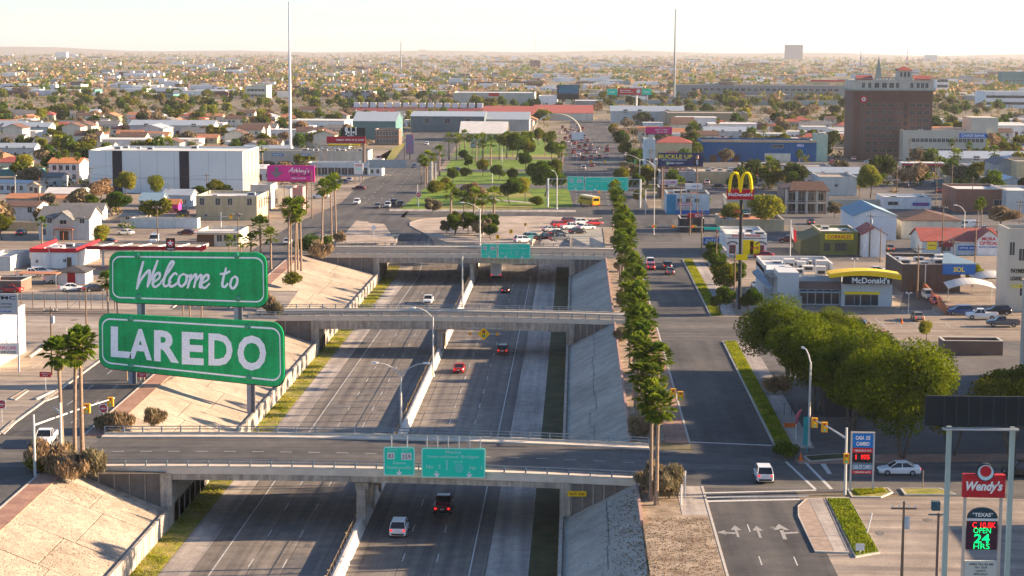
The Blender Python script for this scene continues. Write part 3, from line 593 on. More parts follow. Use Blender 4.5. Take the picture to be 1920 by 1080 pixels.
# ---------------- shrubs
SHB = make_tree('shrub', 'x', 81, 2600, 1.9, 1.3, 2.3, .15, LB, 11, .08, .34, 4.5, cat='shrub', up=.8); SHG = make_tree('shrub', 'x', 82, 2600, 1.9, 1.3, 2.2, .2, LG, 7, .08, .5, cat='shrub')
SHY = make_tree('shrub', 'x', 83, 2600, 1.9, 1.3, 2.2, .2, LO, 7, .08, .5, 1.4, cat='shrub')
for p, u, v, s, lb in [(SHB,1222,925,1.15,'dry brown bush left of the slim corner palm'),(SHB,1255,935,1.5,'big dry brown bush right of the slim corner palm'),(SHB,1238,912,1.2,'dry brown bush behind the corner palm trunk'),
    (SHB,88,880,1.5,'brown bush under the traffic signal post at the near corner'),(SHY,70,885,1.0,'green bush at the signal post base'),(SHB,118,890,1.1,'brown bush at the feet of the three palms'),(SHB,160,895,1.45,'orange brown dry bush at the overpass end'),(SHB,138,900,1.2,'twiggy bush between palm trunks and overpass'),(SHB,110,872,1.2,'brown bush behind the first palm trunk'),
    (SHB,285,800,1.1,'brown bush below the green LAREDO board'),(SHB,222,810,1.2,'grey brown bush behind the near overpass rail'),(SHB,200,806,.9,'low bush beside the do not enter sign'),
    (SHY,549,535,1.3,'dry olive bush at the feet of the palm clump'),(SHB,502,580,1.3,'brown bush at the right edge of the WELCOME board'),(SHB,512,592,1.1,'brown bush above the end of the middle overpass'),
    (SHB,603,485,1.8,'large brown bush at the far overpass end'),(SHG,580,475,2.0,'large dark green bush at the far overpass end'),(SHG,612,462,1.2,'green bush behind the big brown one'),(SHB,640,455,1.2,'reddish brown bush on the gravel corner'),
    (SHB,1196,820,1.2,'tall dry bush at the planting bed beyond the near overpass'),(SHB,1170,575,1.3,'pinkish brown bush beside the middle overpass end'),(SHB,1168,640,1.0,'dry shrub beside the row of palms'),(SHB,1152,460,1.1,'orange brown bush by the far overpass end'),(SHB,1168,510,1.2,'dry bush under the dense palms'),
    (SHY,872,330,1.6,'round bush on the park lawn'),(SHG,855,372,1.5,'clipped bush beside the park path'),(SHY,820,362,2.0,'scrubby bush along the park edge'),(SHY,1005,385,1.4,'bush at the park corner'),(SHG,890,388,1.2,'low bush near the bottom of the park'),
    (SHG,1470,860,1.0,'dark bush beside the pavement'),(SHB,1455,740,1.2,'dry bush at the edge of the big trees')]:
    z = 0.1; q = at(u, v); place(p, q, u, s, lb)
# ================================================================= vehicles
TYRE = P('tyre_rubber', .02,.02,.02, var=0); RIM = P('wheel_rim', .35,.36,.37, metal=.6, rough=.35, var=0); CG = glass('car_glass', (.015,.02,.025))
RL = P('tail_light', .55,.01,.01, var=0, rough=.3); RLE = P('tail_light_lit', .9,.02,.02, var=0, emit=.45); HL = P('head_light', .75,.75,.7, var=0, rough=.2); TRIM = P('car_trim', .03,.03,.032, var=0)
def paint(n, r, g, b): return P('car_paint_'+n, r, g, b, var=0, rough=.28, spec=.6)
PT = dict(white=paint('white',.72,.72,.70), black=paint('black',.012,.013,.016), red=paint('red',.42,.02,.02), maroon=paint('maroon',.13,.012,.015), silver=paint('silver',.42,.43,.44), grey=paint('grey',.12,.125,.13), blue=paint('blue',.03,.07,.20), yellow=paint('yellow',.62,.36,.01), teal=paint('teal',.05,.25,.25), tan=paint('tan',.35,.28,.19))
WH = MB().cyl((-.11,0,0),(.11,0,0),.34,n=14).mesh('tyre', TYRE); WR = MB().cyl((-.13,0,0),(.13,0,0),.2,n=10).mesh('rim', RIM)
def sect(y, zb, zt, w, t=.93): return [(-w*.9,y,zb),(w*.9,y,zb),(w,y,zb+.14),(w,y,zt-.2),(w*t,y,zt-.04),(w*t*.9,y,zt),(-w*t*.9,y,zt),(-w*t,y,zt-.04),(-w,y,zt-.2),(-w,y,zb+.14)]
def car_proto(kind, label):
    t = thing('parked_car' if 0 else kind, label, {'sedan':'car','hatchback':'car','suv':'car','pickup_truck':'pickup truck','van':'van'}.get(kind, kind))
    if kind == 'sedan': S = [(2.36,.38,.60,.70),(2.25,.26,.72,.84),(1.9,.22,.80,.89),(1.0,.2,.93,.91),(-1.5,.2,1.0,.91),(-2.2,.24,1.0,.87),(-2.36,.36,.90,.78)]; C = [(1.15,.90,.93,.80,.80),(.35,.9,1.42,.82,.62),(-.85,.9,1.44,.82,.62),(-1.75,.92,.99,.80,.72)]; wy = (1.42,-1.4)
    elif kind == 'suv': S = [(2.36,.42,.78,.72),(2.26,.3,.95,.88),(1.8,.26,1.05,.93),(1.1,.24,1.12,.94),(-1.7,.24,1.16,.94),(-2.25,.28,1.14,.92),(-2.36,.4,1.05,.86)]; C = [(1.25,1.05,1.10,.84,.84),(.55,1.08,1.70,.85,.68),(-1.75,1.1,1.74,.85,.70),(-2.28,1.1,1.16,.84,.80)]; wy = (1.45,-1.45)
    elif kind == 'pickup_truck': S = [(2.8,.5,.86,.8),(2.68,.4,1.02,.94),(2.2,.35,1.12,.98),(1.3,.34,1.18,.98),(-.55,.34,1.2,.98),(-.58,.34,.75,.98),(-2.7,.38,.75,.97),(-2.85,.45,.72,.93)]; C = [(1.4,1.12,1.18,.88,.88),(.75,1.14,1.82,.89,.72),(-.35,1.14,1.84,.89,.74),(-.6,1.14,1.2,.87,.85)]; wy = (1.75,-1.75)
    else: S = [(2.7,.4,.9,.85),(2.6,.3,1.15,.95),(2.0,.3,1.3,1.0),(-2.6,.3,1.3,1.0),(-2.7,.4,1.3,.98)]; C = [(2.1,1.25,1.32,.95,.95),(1.3,1.3,2.2,.95,.85),(-2.55,1.3,2.25,.95,.88),(-2.7,1.3,1.4,.95,.9)]; wy = (1.7,-1.7)
    paintm = PT['white']
    b = MB().loft([sect(*s) for s in S])
    if kind == 'pickup_truck':
        for x in (-.98, .88): b.box(x,-2.78,.6,x+.1,-.58,1.2)
        b.box(-.96,-2.85,.6,.96,-2.75,1.2); 
    b.build('body', paintm, t, smooth=False)
    if kind == 'van':
        MB().loft([[(-c[3],c[0],c[1]),(c[3],c[0],c[1]),(c[4],c[0]-.0,c[2]),(-c[4],c[0],c[2])] for c in C[1:]]).build('box_body', paintm, t)
        MB().loft([[(-c[3],c[0],c[1]),(c[3],c[0],c[1]),(c[4],c[0],c[2]),(-c[4],c[0],c[2])] for c in C[:2]]).build('windscreen', CG, t)
        for x in (-.93,.93): MB().box(x-.03,.3,1.4,x+.03,1.25,2.0).build('side_window', CG, t)
    else:
        MB().loft([[(-c[3],c[0],c[1]),(c[3],c[0],c[1]),(c[4],c[0],c[2]),(-c[4],c[0],c[2])] for c in C]).build('windows', CG, t)
        g = MB(); c1, c2 = C[1], C[2]
        g.slab([(-c1[4]-.03,c1[0]+.03,c1[2]+.0),(c1[4]+.03,c1[0]+.03,c1[2]),(c2[4]+.03,c2[0]-.03,c2[2]),(-c2[4]-.03,c2[0]-.03,c2[2])], (0,0,.05))
        for sx in (-1, 1):
            for (ca, cb) in ((C[0],C[1]),(C[3],C[2])): g.tube([(sx*(ca[3]+.02),ca[0],ca[2]),(sx*(cb[4]+.03),cb[0],cb[2]+.02)], .05, 4)
            ym = (c1[0]+c2[0])/2; g.tube([(sx*.86*c1[3]/.82,ym,c1[1]+.05),(sx*(c1[4]+.02),ym,c1[2]+.02)], .05, 4)
        g.build('roof', paintm, t)
    zr = {'sedan':.33,'suv':.37,'pickup_truck':.4,'van':.37}[kind]; wx = S[3][3]-.06
    for y in wy:
        for x in (-wx, wx):
            k = link('wheel', WH, t, (x,y,zr)); k.scale = (1,zr/.34,zr/.34); link('rim', WR, k)
    ye, yf = S[-1][0], S[0][0]; zl = {'sedan':.78,'suv':.95,'pickup_truck':.92,'van':1.0}[kind]
    for x in (-1, 1):
        xw = S[-1][3]*.82; MB().box(x*xw-.13,ye-.04,zl-.12,x*xw+.13,ye+.12,zl+.1).build('tail_light', RLE, t)
        xw = S[1][3]*.8; MB().box(x*xw-.14,yf-.16,zl-.28,x*xw+.14,yf-.02,zl-.12).build('headlight', HL, t)
        MB().box(x*(S[3][3]+.02)-.08,C[0][0]-.35,S[3][2]-.02,x*(S[3][3]+.02)+.08,C[0][0]-.2,S[3][2]+.14).build('wing_mirror', TRIM, t)
    MB().box(-S[-1][3]*.8,ye-.03,S[-1][1]-.02,S[-1][3]*.8,ye+.05,S[-1][1]+.18).build('rear_bumper', TRIM, t)
    MB().box(-S[0][3]*.7,yf-.05,S[0][1]-.02,S[0][3]*.7,yf+.03,S[0][1]+.2).build('grille', TRIM, t)
    MB().box(-.22,ye-.045,zl-.14,.22,ye-.02,zl-.02).build('number_plate', P('plate_white', .6,.6,.6, var=0), t)
    return remember(t)
CARP = {}
def paint_on(o, m):
    for c in KIDS.get(o.name, []) or [x for x in scene.objects if 0]: pass
def car(kind, col, pos, hdg, label, group=None):
    if kind not in CARP: CARP[kind] = car_proto(kind, label)
    src = CARP[kind]; first = src.name not in PROTO_USED
    if first: place(src, pos, R(hdg), 1, label, group); t = src; ks = KIDS[src.name]
    else:
        t = src.copy(); scene.collection.objects.link(t); t.location = pos; t.rotation_euler = (0,0,R(hdg)); t['label'] = label
        if group: t['group'] = group
        elif 'group' in t: del t['group']
        ks = []
        for k in KIDS[src.name]:
            c = k.copy(); scene.collection.objects.link(c); c.parent = t; ks.append(c)
            for q in KIDS.get(k.name, []): d = q.copy(); scene.collection.objects.link(d); d.parent = c
    for k in ks:
        if k.name.split('.')[0] in ('body', 'roof', 'box_body'): k.material_slots[0].link = 'OBJECT'; k.material_slots[0].material = PT[col]
    p = Vector(pos)
    OCC.append((p.x-3, p.x+3, p.y-3, p.y+3)); return t
def on(u, v):       # a point of the highway floor or its ramps
    z = -6.2
    for _ in range(12): p = at(u, v, z); z = zf(p.y)
    return p
hw = [('suv','white',749,1000,0,'white car with dark rear window in the lane next to the barrier'),('pickup_truck','maroon',832,957,0,'dark red pickup truck with lit tail lights below the near overpass'),
 ('sedan','red',861,697,0,'red sedan on the highway between the near and middle overpass'),('suv','maroon',943,663,0,'maroon car ahead of the red sedan, near the middle overpass'),
 ('sedan','black',948,548,0,'small black car beyond the middle overpass behind the white truck'),('pickup_truck','white',803,569,180,'white pickup driving toward the camera just beyond the middle overpass')]
for k, c, u, v, h, lb in hw: car(k, c, on(u, v), h, lb)
ramp = [('suv','white',981,455,'white car nearest the green sign among the cars queued on the ramp'),('suv','teal',998,449,'dark teal sport utility car queued on the ramp'),('pickup_truck','black',1022,451,'black pickup in the front row of cars on the ramp'),('pickup_truck','grey',1050,452,'dark grey pickup right of the black pickup on the ramp'),
 ('sedan','black',1046,441,'black sedan directly behind the black pickup on the ramp'),('sedan','silver',1033,434,'silver sedan at the left of the ramp queue'),('suv','red',1049,426,'bright red car toward the back of the ramp queue'),('pickup_truck','white',1070,430,'white pickup in the middle of the ramp queue'),('suv','maroon',1069,419,'dark maroon car at the very back of the ramp queue'),
 ('suv','white',1090,421,'white sport utility car at the back of the ramp queue'),('sedan','white',1100,430,'white sedan at the right of the ramp queue'),('sedan','black',1083,438,'black sedan right of the ramp queue middle'),('sedan','red',1115,422,'small bright red car alone at the right of the ramp queue')]
for k, c, u, v, lb in ramp: p = on(u, v); p.z += .03 if p.y < YE else 0; car(k, c, p, -62, lb, 'cars queued on the ramp')
st = [('suv','white',1431,899,0,'white sport utility car waiting at the near crossing'),('sedan','white',1685,889,90,'white sedan crossing beneath the big olive trees'),('suv','black',1918,893,90,'dark car at the right picture edge behind the billboard posts'),('pickup_truck','white',86,832,185,'white pickup truck on the frontage road at the near left corner'),
 ('suv','white',1219,497,0,'white car side by side with the dark one beyond the middle overpass'),('sedan','red',1220,505,0,'red sedan close behind the white car on the right frontage road'),('suv','black',1251,504,0,'black car ahead of the dark sedan on the right frontage road'),('sedan','grey',1256,514,0,'dark sedan behind the black car on the right frontage road'),
 ('suv','white',669,383,180,'white sport utility car coming on the wide left street'),('sedan','grey',708,390,180,'dark sedan leftmost of four cars abreast'),('suv','silver',727,389,180,'silver car with headlights on among four abreast'),('suv','black',738,384,180,'black car slightly behind in the line of four abreast'),('pickup_truck','black',751,388,180,'dark pickup rightmost of four cars abreast'),
 ('sedan','maroon',672,356,90,'dark red sedan turning off the wide left street'),('sedan','blue',777,314,180,'light blue car farther up the wide left street'),('sedan','black',793,312,180,'dark car beside the light blue one'),('sedan','white',799,300,180,'white car farther up the wide left street'),('sedan','grey',820,279,180,'grey car at the far end of the wide left street'),('suv','white',800,272,180,'white car turning at the far end of the left street'),
 ('sedan','blue',854,320,80,'dark blue car on the park road'),('sedan','silver',539,458,180,'silver sedan on the frontage road behind the palm clump'),
 ('pickup_truck','maroon',267,426,80,'dark red pickup parked by the long light blue wall'),('sedan','white',236,440,60,'white car parked left of the dark red pickup'),('sedan','black',201,457,80,'black car half hidden beside the red roof edge'),('van','white',290,456,185,'white delivery van parked behind the canopy'),
 ('suv','white',76,516,-60,'white car parked beside the small dark roofed kiosk, farthest'),('pickup_truck','silver',56,520,-70,'silver pickup left of the kiosk'),('pickup_truck','white',110,530,-60,'white pickup parked left of the kiosk'),('sedan','white',134,545,-70,'white sedan in front of the kiosk'),('sedan','black',178,546,-60,'black car right of the kiosk'),('sedan','red',20,548,80,'red car at the left picture edge'),
 ('sedan','red',1432,483,85,'red car by the white bank building'),('suv','black',1708,527,75,'black sport utility car behind the yellow arch canopy'),('sedan','black',1690,519,75,'dark sedan beside the yellow arch canopy'),('sedan','black',1725,337,85,'dark car on the street by the red canopy'),('sedan','grey',1710,332,85,'grey car behind the dark one by the canopy'),('suv','teal',1758,345,85,'green car by the canopy'),
 ('sedan','white',1845,521,-70,'white car parked under the shade sails, left'),('sedan','white',1862,522,-70,'white car parked under the shade sails, right'),('sedan','maroon',1582,622,60,'maroon car on the car park behind the big trees'),('suv','maroon',1600,616,70,'second maroon car on the car park behind the big trees'),('sedan','white',1640,512,85,'white car parked behind the arch canopy'),
 ('van','white',1815,428,90,'white van beyond the optical shop'),('pickup_truck','white',1845,436,90,'white pickup beyond the optical shop'),('sedan','white',1630,305,90,'white car on the far cross street'),('sedan','white',1420,540,10,'white car in the restaurant drive lane'),('sedan','black',1405,556,10,'dark car in the restaurant drive lane')]
for k, c, u, v, h, lb in st: car(k, c, at(u, v, .03), h, lb)
# queue towards the border arch
cols = ['white','white','red','black','silver','grey','white','maroon','blue','white','tan']
q = [(1073,346,'black','black car waiting at the stop line behind the overhead signs, leftmost'),(1098,347,'black','dark car waiting behind the overhead signs, second'),(1133,348,'maroon','maroon car waiting behind the overhead signs, third'),(1151,349,'red','red car waiting behind the overhead signs, rightmost')]
for u, v, c, lb in q: car('sedan', c, at(u, v-5, .03), 0, lb)
for i, (u, v) in enumerate([(1094,318),(1111,312),(1093,300),(1108,298),(1078,296),(1075,288),(1085,291),(1100,288),(1115,288),(1094,284),(1106,281),(1076,279),(1086,279),(1098,275),(1108,273),(1068,273),(1078,271),(1090,268),(1102,266),(1064,268),(1074,265),(1085,262),(1096,259),(1060,262),(1070,258),(1124,297),(1137,295),(1138,285),(1120,281),(1139,277),(1081,255),(1092,252),(1064,252),(1075,249),(1086,247),(1060,246),(1071,243),(1082,240),(1093,243),(1050,250),(1055,241)]):
    k = ['suv','sedan','pickup_truck','suv','van' if i == 0 else 'sedan'][i%5]; car(k, cols[(i*7)%11], at(u, v, .03), 0, '%s vehicle in the long queue to the border arch' % ('light' if cols[(i*7)%11] in ('white','silver','tan') else 'dark' if cols[(i*7)%11] not in ('red','maroon') else 'red'), 'vehicles queued towards the arch')
# yellow bus, white box truck
def boxveh(name, label, cat, pos, hdg, L, W, H, col, z0, cabc, bus):
    t = thing(name, label, cat, pos, R(hdg))
    MB().loft([[(-W*a,y,z0),(W*a,y,z0),(W,y,z0+.3),(W,y,H-.35),(W*.85,y,H),(-W*.85,y,H),(-W,y,H-.35),(-W,y,z0+.3)] for y, a in ((0,.98),(L,.98))]).build('body', col, t)
    if bus:
        for i in range(7):
            for x in (-1, 1): y = .8+i*(L-1.6)/7; MB().box(x*W-.03,y,H-1.25,x*W+.03,y+(L-1.6)/7-.15,H-.6).build('window', CG, t)
        MB().box(-.75*W,-.04,H-1.3,.75*W,.02,H-.5).build('rear_window', CG, t); MB().box(-W*.86,.2,H+.0,W*.86,L-.2,H+.06).build('roof', P('bus_roof', .60,.58,.52), t)
        MB().loft([[(-W*.8,y,z0),(W*.8,y,z0),(W*.8,y,z),(-W*.8,y,z)] for y, z in ((L,1.7),(L+1.6,1.45))]).build('bonnet', col, t)
        for z in (1.1, 1.5): MB().box(-W-.012,.1,z,W+.012,L-.1,z+.06).build('side_stripe', TRIM, t)
    else:
        MB().box(-.02,-.03,z0+.1,.02,.0,H-.2).build('door_seam', TRIM, t)
        for x in (-.55, .55): MB().box(x-.03,-.04,z0+.2,x+.03,-.005,H-.3).build('lock_rod', STEEL, t)
        MB().loft([[(-W*.92,y,.6),(W*.92,y,.6),(W*.9,y,z),(-W*.9,y,z)] for y, z in ((L+.3,2.9),(L+1.6,2.8),(L+2.3,1.8),(L+3.3,1.6))]).build('cab', cabc, t); MB().box(-W*.9,-.05,.5,W*.9,.1,.8).build('rear_bumper', TRIM, t)
    for y in (1.6, L-1.2 if bus else L+2.3):
        for x in (-W+.1, W-.1): k = link('wheel', WH, t, (x,y,.48)); k.scale = (1.4,1.4,1.4); link('rim', WR, k)
    for x in (-1, 1): MB().box(x*W*.85-.14,-.08,z0+.05,x*W*.85+.14,-.03,z0+.35).build('tail_light', RLE, t)
    return t
boxveh('school_bus', 'long yellow bus turning beneath the wide green overhead signs', 'bus', at(1118,388,.03), 26, 9.5, 1.25, 3.1, PT['yellow'], .55, None, True)
boxveh('box_truck', 'white box truck driving away under the farthest overpass', 'truck', on(930,524), 2, 12, 1.3, 4.0, P('truck_white', .78,.80,.82, rough=.4, var=.06), .9, PT['white'], False)
for o in list(CARP.values()): 
    if o.name not in PROTO_USED: o.location = (0,0,-500)
# ================================================================= buildings
CO = {}
def C(n): 
    if n in CO: return CO[n]
    v = {'white':(.76,.75,.72),'cream':(.66,.60,.48),'tan':(.50,.41,.25),'beige':(.50,.46,.38),'grey':(.36,.36,.35),'bluegrey':(.55,.55,.52),'brown':(.20,.13,.10),'darkbrown':(.10,.075,.065),'olive':(.22,.22,.07),'pink':(.75,.05,.28),'blue':(.008,.11,.27),'lightblue':(.54,.60,.61),'teal':(.08,.22,.22),'red':(.42,.04,.04),'brick':(.14,.075,.06),'orange':(.55,.24,.06),'green':(.06,.16,.10),'yellow':(.62,.42,.08),'dark':(.05,.05,.055),'stone':(.50,.46,.38)}[n]
    m = layered('wall_'+n, v, tuple(x*.86 for x in v), tuple(min(.8,x*1.08) for x in v), .12, 1.1, 5, streak=(.9,.9,.14), bump=.04, soft=.35); CO[n] = m; return m
RF = dict(grey=P('roof_grey',.16,.155,.15,var=.2,scale=1), brown=P('roof_brown',.13,.075,.055,var=.2,scale=1), red=P('roof_red',.33,.085,.065,var=.2,scale=1), terra=P('roof_terracotta',.42,.18,.09,var=.25,scale=1), white=P('roof_white',.60,.57,.52,var=.12,scale=.3), tan=P('roof_gravel',.36,.29,.22,var=.2,scale=.4), metal=P('roof_metal',.38,.42,.44,var=.08,rough=.45,metal=.2), dark=P('roof_dark',.07,.065,.065,var=.2,scale=1), orange=P('roof_orange',.50,.20,.07,var=.15,scale=1), blue=P('roof_blue',.20,.30,.36,var=.1,scale=.5))
WG = glass('window_glass', (.03,.04,.05)); WFR = P('window_frame', .55,.53,.50, var=0); DOOR = P('door_paint', .12,.06,.04)
WM = {}
def win_me(w, h, fr, nm=1):
    k = (round(w,2), round(h,2), fr.name, nm)
    if k not in WM:
        g = MB().box(-w/2,-.03,0,w/2,.05,h,1); t = min(.09, w*.1)
        for a in ((-w/2-t,-.07,-t,-w/2,.05,h+t),(w/2,-.07,-t,w/2+t,.05,h+t),(-w/2,-.07,-t,w/2,.05,0),(-w/2,-.07,h,w/2,.05,h+t)): g.box(*a)
        for i in range(1, nm+1): x = -w/2+w*i/(nm+1); g.box(x-.03,-.055,0,x+.03,-.032,h)
        WM[k] = g.mesh('window', [fr, WG])
    return WM[k]
def grid(rows, cols, w, h, z0, dz, a=.08, b=.92): return [(a+(b-a)*(i+.5)/cols, z0+dz*r, w, h) for r in range(rows) for i in range(cols)]
def bld(name, label, u0, u1, vb, vt, depth, wall='white', roof='flat', rm='white', win=(), sw=(), vr=None, cat='building', group=None, units=0, door=None, fr=None, over=.4, side=None, y=None, frontm=None, base=None, h=None):
    p0 = at(u0, vb); p1 = at(u1, vb); yy = (p0.y+p1.y)/2 if y is None else y
    x0 = xat(u0, vb, yy) if y is None else xat(u0, vt, yy); x1 = xat(u1, vb, yy) if y is None else xat(u1, vt, yy); h = h or zat((u0+u1)/2, vt, yy); W = (x1-x0)/2
    t = thing(name, label, cat, ((x0+x1)/2, yy, 0), 0, group); wm = C(wall) if isinstance(wall, str) else wall
    OCC.append((x0, x1, yy, yy+depth)); th = .3
    rr = random.Random(int(u0*7+vb))
    g = MB(); g.box(-W,0,0,W,th,h,1 if frontm else 0).box(-W,depth-th,0,W,depth,h).box(-W,th,0,-W+th,depth-th,h).box(W-th,th,0,W,depth-th,h)
    rmt = RF[rm] if isinstance(rm, str) else rm
    if roof == 'flat':
        g.build('wall', [wm, C(frontm)] if frontm else wm, t); MB().box(-W+th,th,h-.9,W-th,depth-th,h-.6).build('roof', rmt, t)
        q = MB(); e = .06
        for a in ((-W-e,-e,W+e,th+e),(-W-e,depth-th-e,W+e,depth+e),(-W-e,th+e,-W+th+e,depth-th-e),(W-th-e,th+e,W+e,depth-th-e)): q.box(a[0],a[1],h,a[2],a[3],h+.1)
        q.build('coping', KERB, t)
    else:
        rz = zat((u0+u1)/2, vr, yy+depth/2 if roof != 'gabley' else yy) if vr else h+min(W, depth/2)*.45
        rz = max(rz, h+.5); o = over; E_ = h-.02
        if roof == 'gablex':
            for x in (-W, W-th): g.prism([(0,0)],0,0) if 0 else g.slab([(x,th,h),(x,depth-th,h),(x,depth/2,rz-.15)], (th,0,0))
            q = MB(); 
            for a, b in ((-o, depth/2), (depth+o, depth/2)): q.slab([(-W-o,a,E_-o*.3),(W+o,a,E_-o*.3),(W+o,b,rz),(-W-o,b,rz)], (0,0,.16))
        elif roof == 'gabley':
            for yq in (0, depth-th): g.slab([(-W+.01,yq,h),(W-.01,yq,h),(0,yq,rz-.15)], (0,th,0))
            q = MB()
            for a in (-W-o, W+o): q.slab([(a,-o,E_-o*.3),(a,depth+o,E_-o*.3),(0,depth+o,rz),(0,-o,rz)], (0,0,.16))
        else:      # hip
            q = MB(); k = min(W, depth/2)*.8 if W > depth/2 else 0; ky = 0 if W > depth/2 else depth/2-W*.8
            A = [(-W-o,-o,E_),(W+o,-o,E_),(W+o,depth+o,E_),(-W-o,depth+o,E_)]; B0 = (-W+k if k else 0, depth/2-ky, rz); B1 = (W-k if k else 0, depth/2+ky, rz)
            if k: q.slab([A[0],A[1],B1,B0],(0,0,.12)).slab([A[2],A[3],B0,B1],(0,0,.12)).slab([A[0],B0,A[3]],(0,0,.12)).slab([A[1],A[2],B1],(0,0,.12))
            else: q.slab([A[0],A[1],B0],(0,0,.12)).slab([A[2],A[3],B1],(0,0,.12)).slab([A[0],B0,B1,A[3]],(0,0,.12)).slab([A[1],A[2],B1,B0],(0,0,.12))
        g.build('wall', wm, t); q.build('roof', rmt, t)
    f = fr or WFR
    for (fx, z, w_, h_) in win:
        if z+h_ < h+2: link('window', win_me(w_, h_, f), t, (-W+2*W*fx, 0, z))
    sx = side if side is not None else (1 if (x0+x1)/2 < 0 else -1)
    for (fy, z, w_, h_) in sw: link('window', win_me(w_, h_, f), t, (sx*W, depth*fy, z), (0,0,R(90*sx)))
    if door:
        for fx, w_, h_ in ([door] if isinstance(door, tuple) else door): MB().box(-w_/2,-.07,0,w_/2,.06,h_).build('door', DOOR, t, (-W+2*W*fx,0,0.02))
    for i in range(units):
        ux = rr.uniform(-W*.8, W*.8); uy = rr.uniform(depth*.15, depth*.85); s = rr.uniform(.7,1.3)
        MB().box(-s,-s*.7,0,s,s*.7,s*.9).box(-s*.7,-s*.72,s*.2,s*.7,-s*.7,s*.7,1).build('roof_unit', [RF['white'] if i%2 else STEEL, DARKM], t, (ux, uy, h-.6))
    t['_'] = 0; del t['_']
    t_dim[t.name] = (W, depth, h); return t
t_dim = {}
def awning(t, x0, x1, z, d, m, name='awning', th=.25): MB().box(x0,-d,z,x1,-.02,z+th).build(name, m, t)
def board(t, fx, z, w_, h_, m, s=None, tm=None, bold=.02, name='sign_panel', shear=0, y=-.12, fh=.62, fw=.86, rows=None):
    W = t_dim[t.name][0] if t.name in t_dim else 0; x = -W+2*W*fx
    p = MB().box(-w_/2,-.06,0,w_/2,.06,h_).build(name, m, t, (x, y, z))
    if s: rows = [(s, .5, fw, fh)]
    for (tx, cz, tw, thh) in rows or []: text(tx, w_*tw, h_*thh, tm, p, (0,-.075,h_*cz), bold, shear)
    return p
TW = P('letter_white', .78,.78,.75, var=0); TR = P('letter_red', .60,.03,.04, var=0); TK = P('letter_black', .02,.02,.02, var=0); TY = P('letter_yellow', .75,.62,.06, var=0); TB = P('letter_blue', .03,.10,.40, var=0); TMAG = P('letter_magenta', .6,.03,.2, var=0)
SR = P('sign_red', .48,.015,.025, var=.05); SB = P('sign_blue', .02,.13,.42, var=.05); SG = P('sign_green', .0,.62,.41, var=.04, scale=2); SPK = P('sign_pink', .62,.03,.25, var=.05); SNV = P('sign_navy', .02,.03,.10, var=.05); SWH = P('sign_white', .68,.67,.65, var=.04); SK = P('sign_black', .02,.022,.025, var=0); SYL = P('sign_yellow', .95,.66,.0, var=.03); SOR = P('sign_orange', .75,.30,.02, var=0); GLEAM = P('sign_border', .70,.80,.76, var=0)
# --- left of the highway
wh = bld('warehouse','large windowless white warehouse with two dark vertical glass strips',168,456,362,283,30,P('panel_pale',.64,.67,.65,var=.05,scale=.1),'flat','white',units=5)
W,D,H_ = t_dim[wh.name]
for fx in (.185,.62): MB().box(-1.6,-.12,0,1.6,.1,H_-.1).build('glass_strip', P('strip_glass',.008,.01,.022,rough=.6,var=0), wh, (-W+2*W*fx,0,.02))
MB().box(-W,-.03,4.6,W,.02,4.75).build('band', P('seam_grey',.3,.34,.36), wh)
for i in range(1,9):
    if i not in (2,6): MB().box(-.05,-.025,0,.05,.02,H_-.1).build('panel_joint', MATS['seam_grey'], wh, (-W+2*W*i/9,0,.01))
for i in range(11): MB().box(-.4,-.3,0,.4,.3,H_-.5).build('pilaster', C('cream'), wh, (W+.12, 1.5+i*2.7, 0), rot=(0,0,R(90)))
t2 = bld('office_building','tan two storey building with four small windows and lit yellow side',368,482,413,368,20,'tan','flat','white',win=[(.1,4.2,1.3,1.9),(.36,4.2,1.3,1.9),(.56,4.2,1.3,1.9),(.88,4.2,1.3,1.9),(.16,1,.7,.7),(.7,1,.7,.7)],units=2,side=1,sw=grid(1,4,1.6,2.6,3,1))
bld('shed','hot pink shed with orange gable roof',309,334,399,383,4.5,'pink','gablex','orange',vr=374)
bld('house','pale house with porch behind the pink shed',305,358,388,366,9,'lightblue','gablex','metal',vr=355,win=grid(1,3,1,1.3,1,1),door=(.5,1,2.1))
bld('house','blue grey cabin left of the pink shed',262,302,398,376,9,'bluegrey','gablex','blue',vr=362,win=grid(1,2,1,1.2,1,1),door=(.3,1,2.1))
h4 = bld('house','grey two storey house with gabled roof and wooden balcony',73,168,450,409,12,'bluegrey','gablex','grey',vr=387,win=[(.1,4.2,1.1,1.5),(.22,4.2,1.1,1.5),(.86,4.2,1.2,1.5),(.1,1.2,1.1,1.5)],door=[(.5,2.2,2.2)])
W,D,H_ = t_dim[h4.name]
g = MB(); g.slab([(-W*.32,-2.2,H_-.3),(W*.42,-2.2,H_-.3),(W*.05,-2.2,H_+1.6)], (0,2.4,0)); g.build('porch_gable', C('bluegrey'), h4); g = MB()
for a in (-W*.36, W*.46): g.slab([(a,-2.6,H_-.3),(W*.05,-2.6,H_+1.75),(W*.05,2.5,H_+1.75),(a,2.5,H_-.3)], (0,0,.14))
g.build('porch_roof', RF['grey'], h4)
MB().box(-W*.32,-2.2,2.7,W*.42,0,2.9).build('balcony', P('timber_red',.25,.09,.05), h4)
for i in range(9): MB().box(-.04,-.04,0,.04,.04,1.0).build('baluster', MATS['timber_red'], h4, (-W*.30+W*.7*i/8,-2.1,2.9))
for x in (-W*.3, W*.05, W*.4): MB().box(-.1,-.1,0,.1,.1,2.7).build('post', MATS['timber_red'], h4, (x,-2.1,0))
link('window', win_me(1.6,1.6,WFR), h4, (-W*.02,-.02,4.0))
bld('house','blue grey house with reddish roof at the left picture edge',8,70,415,387,11,'bluegrey','gablex','brown',vr=377,win=[(.78,2.4,1.2,1.7)])
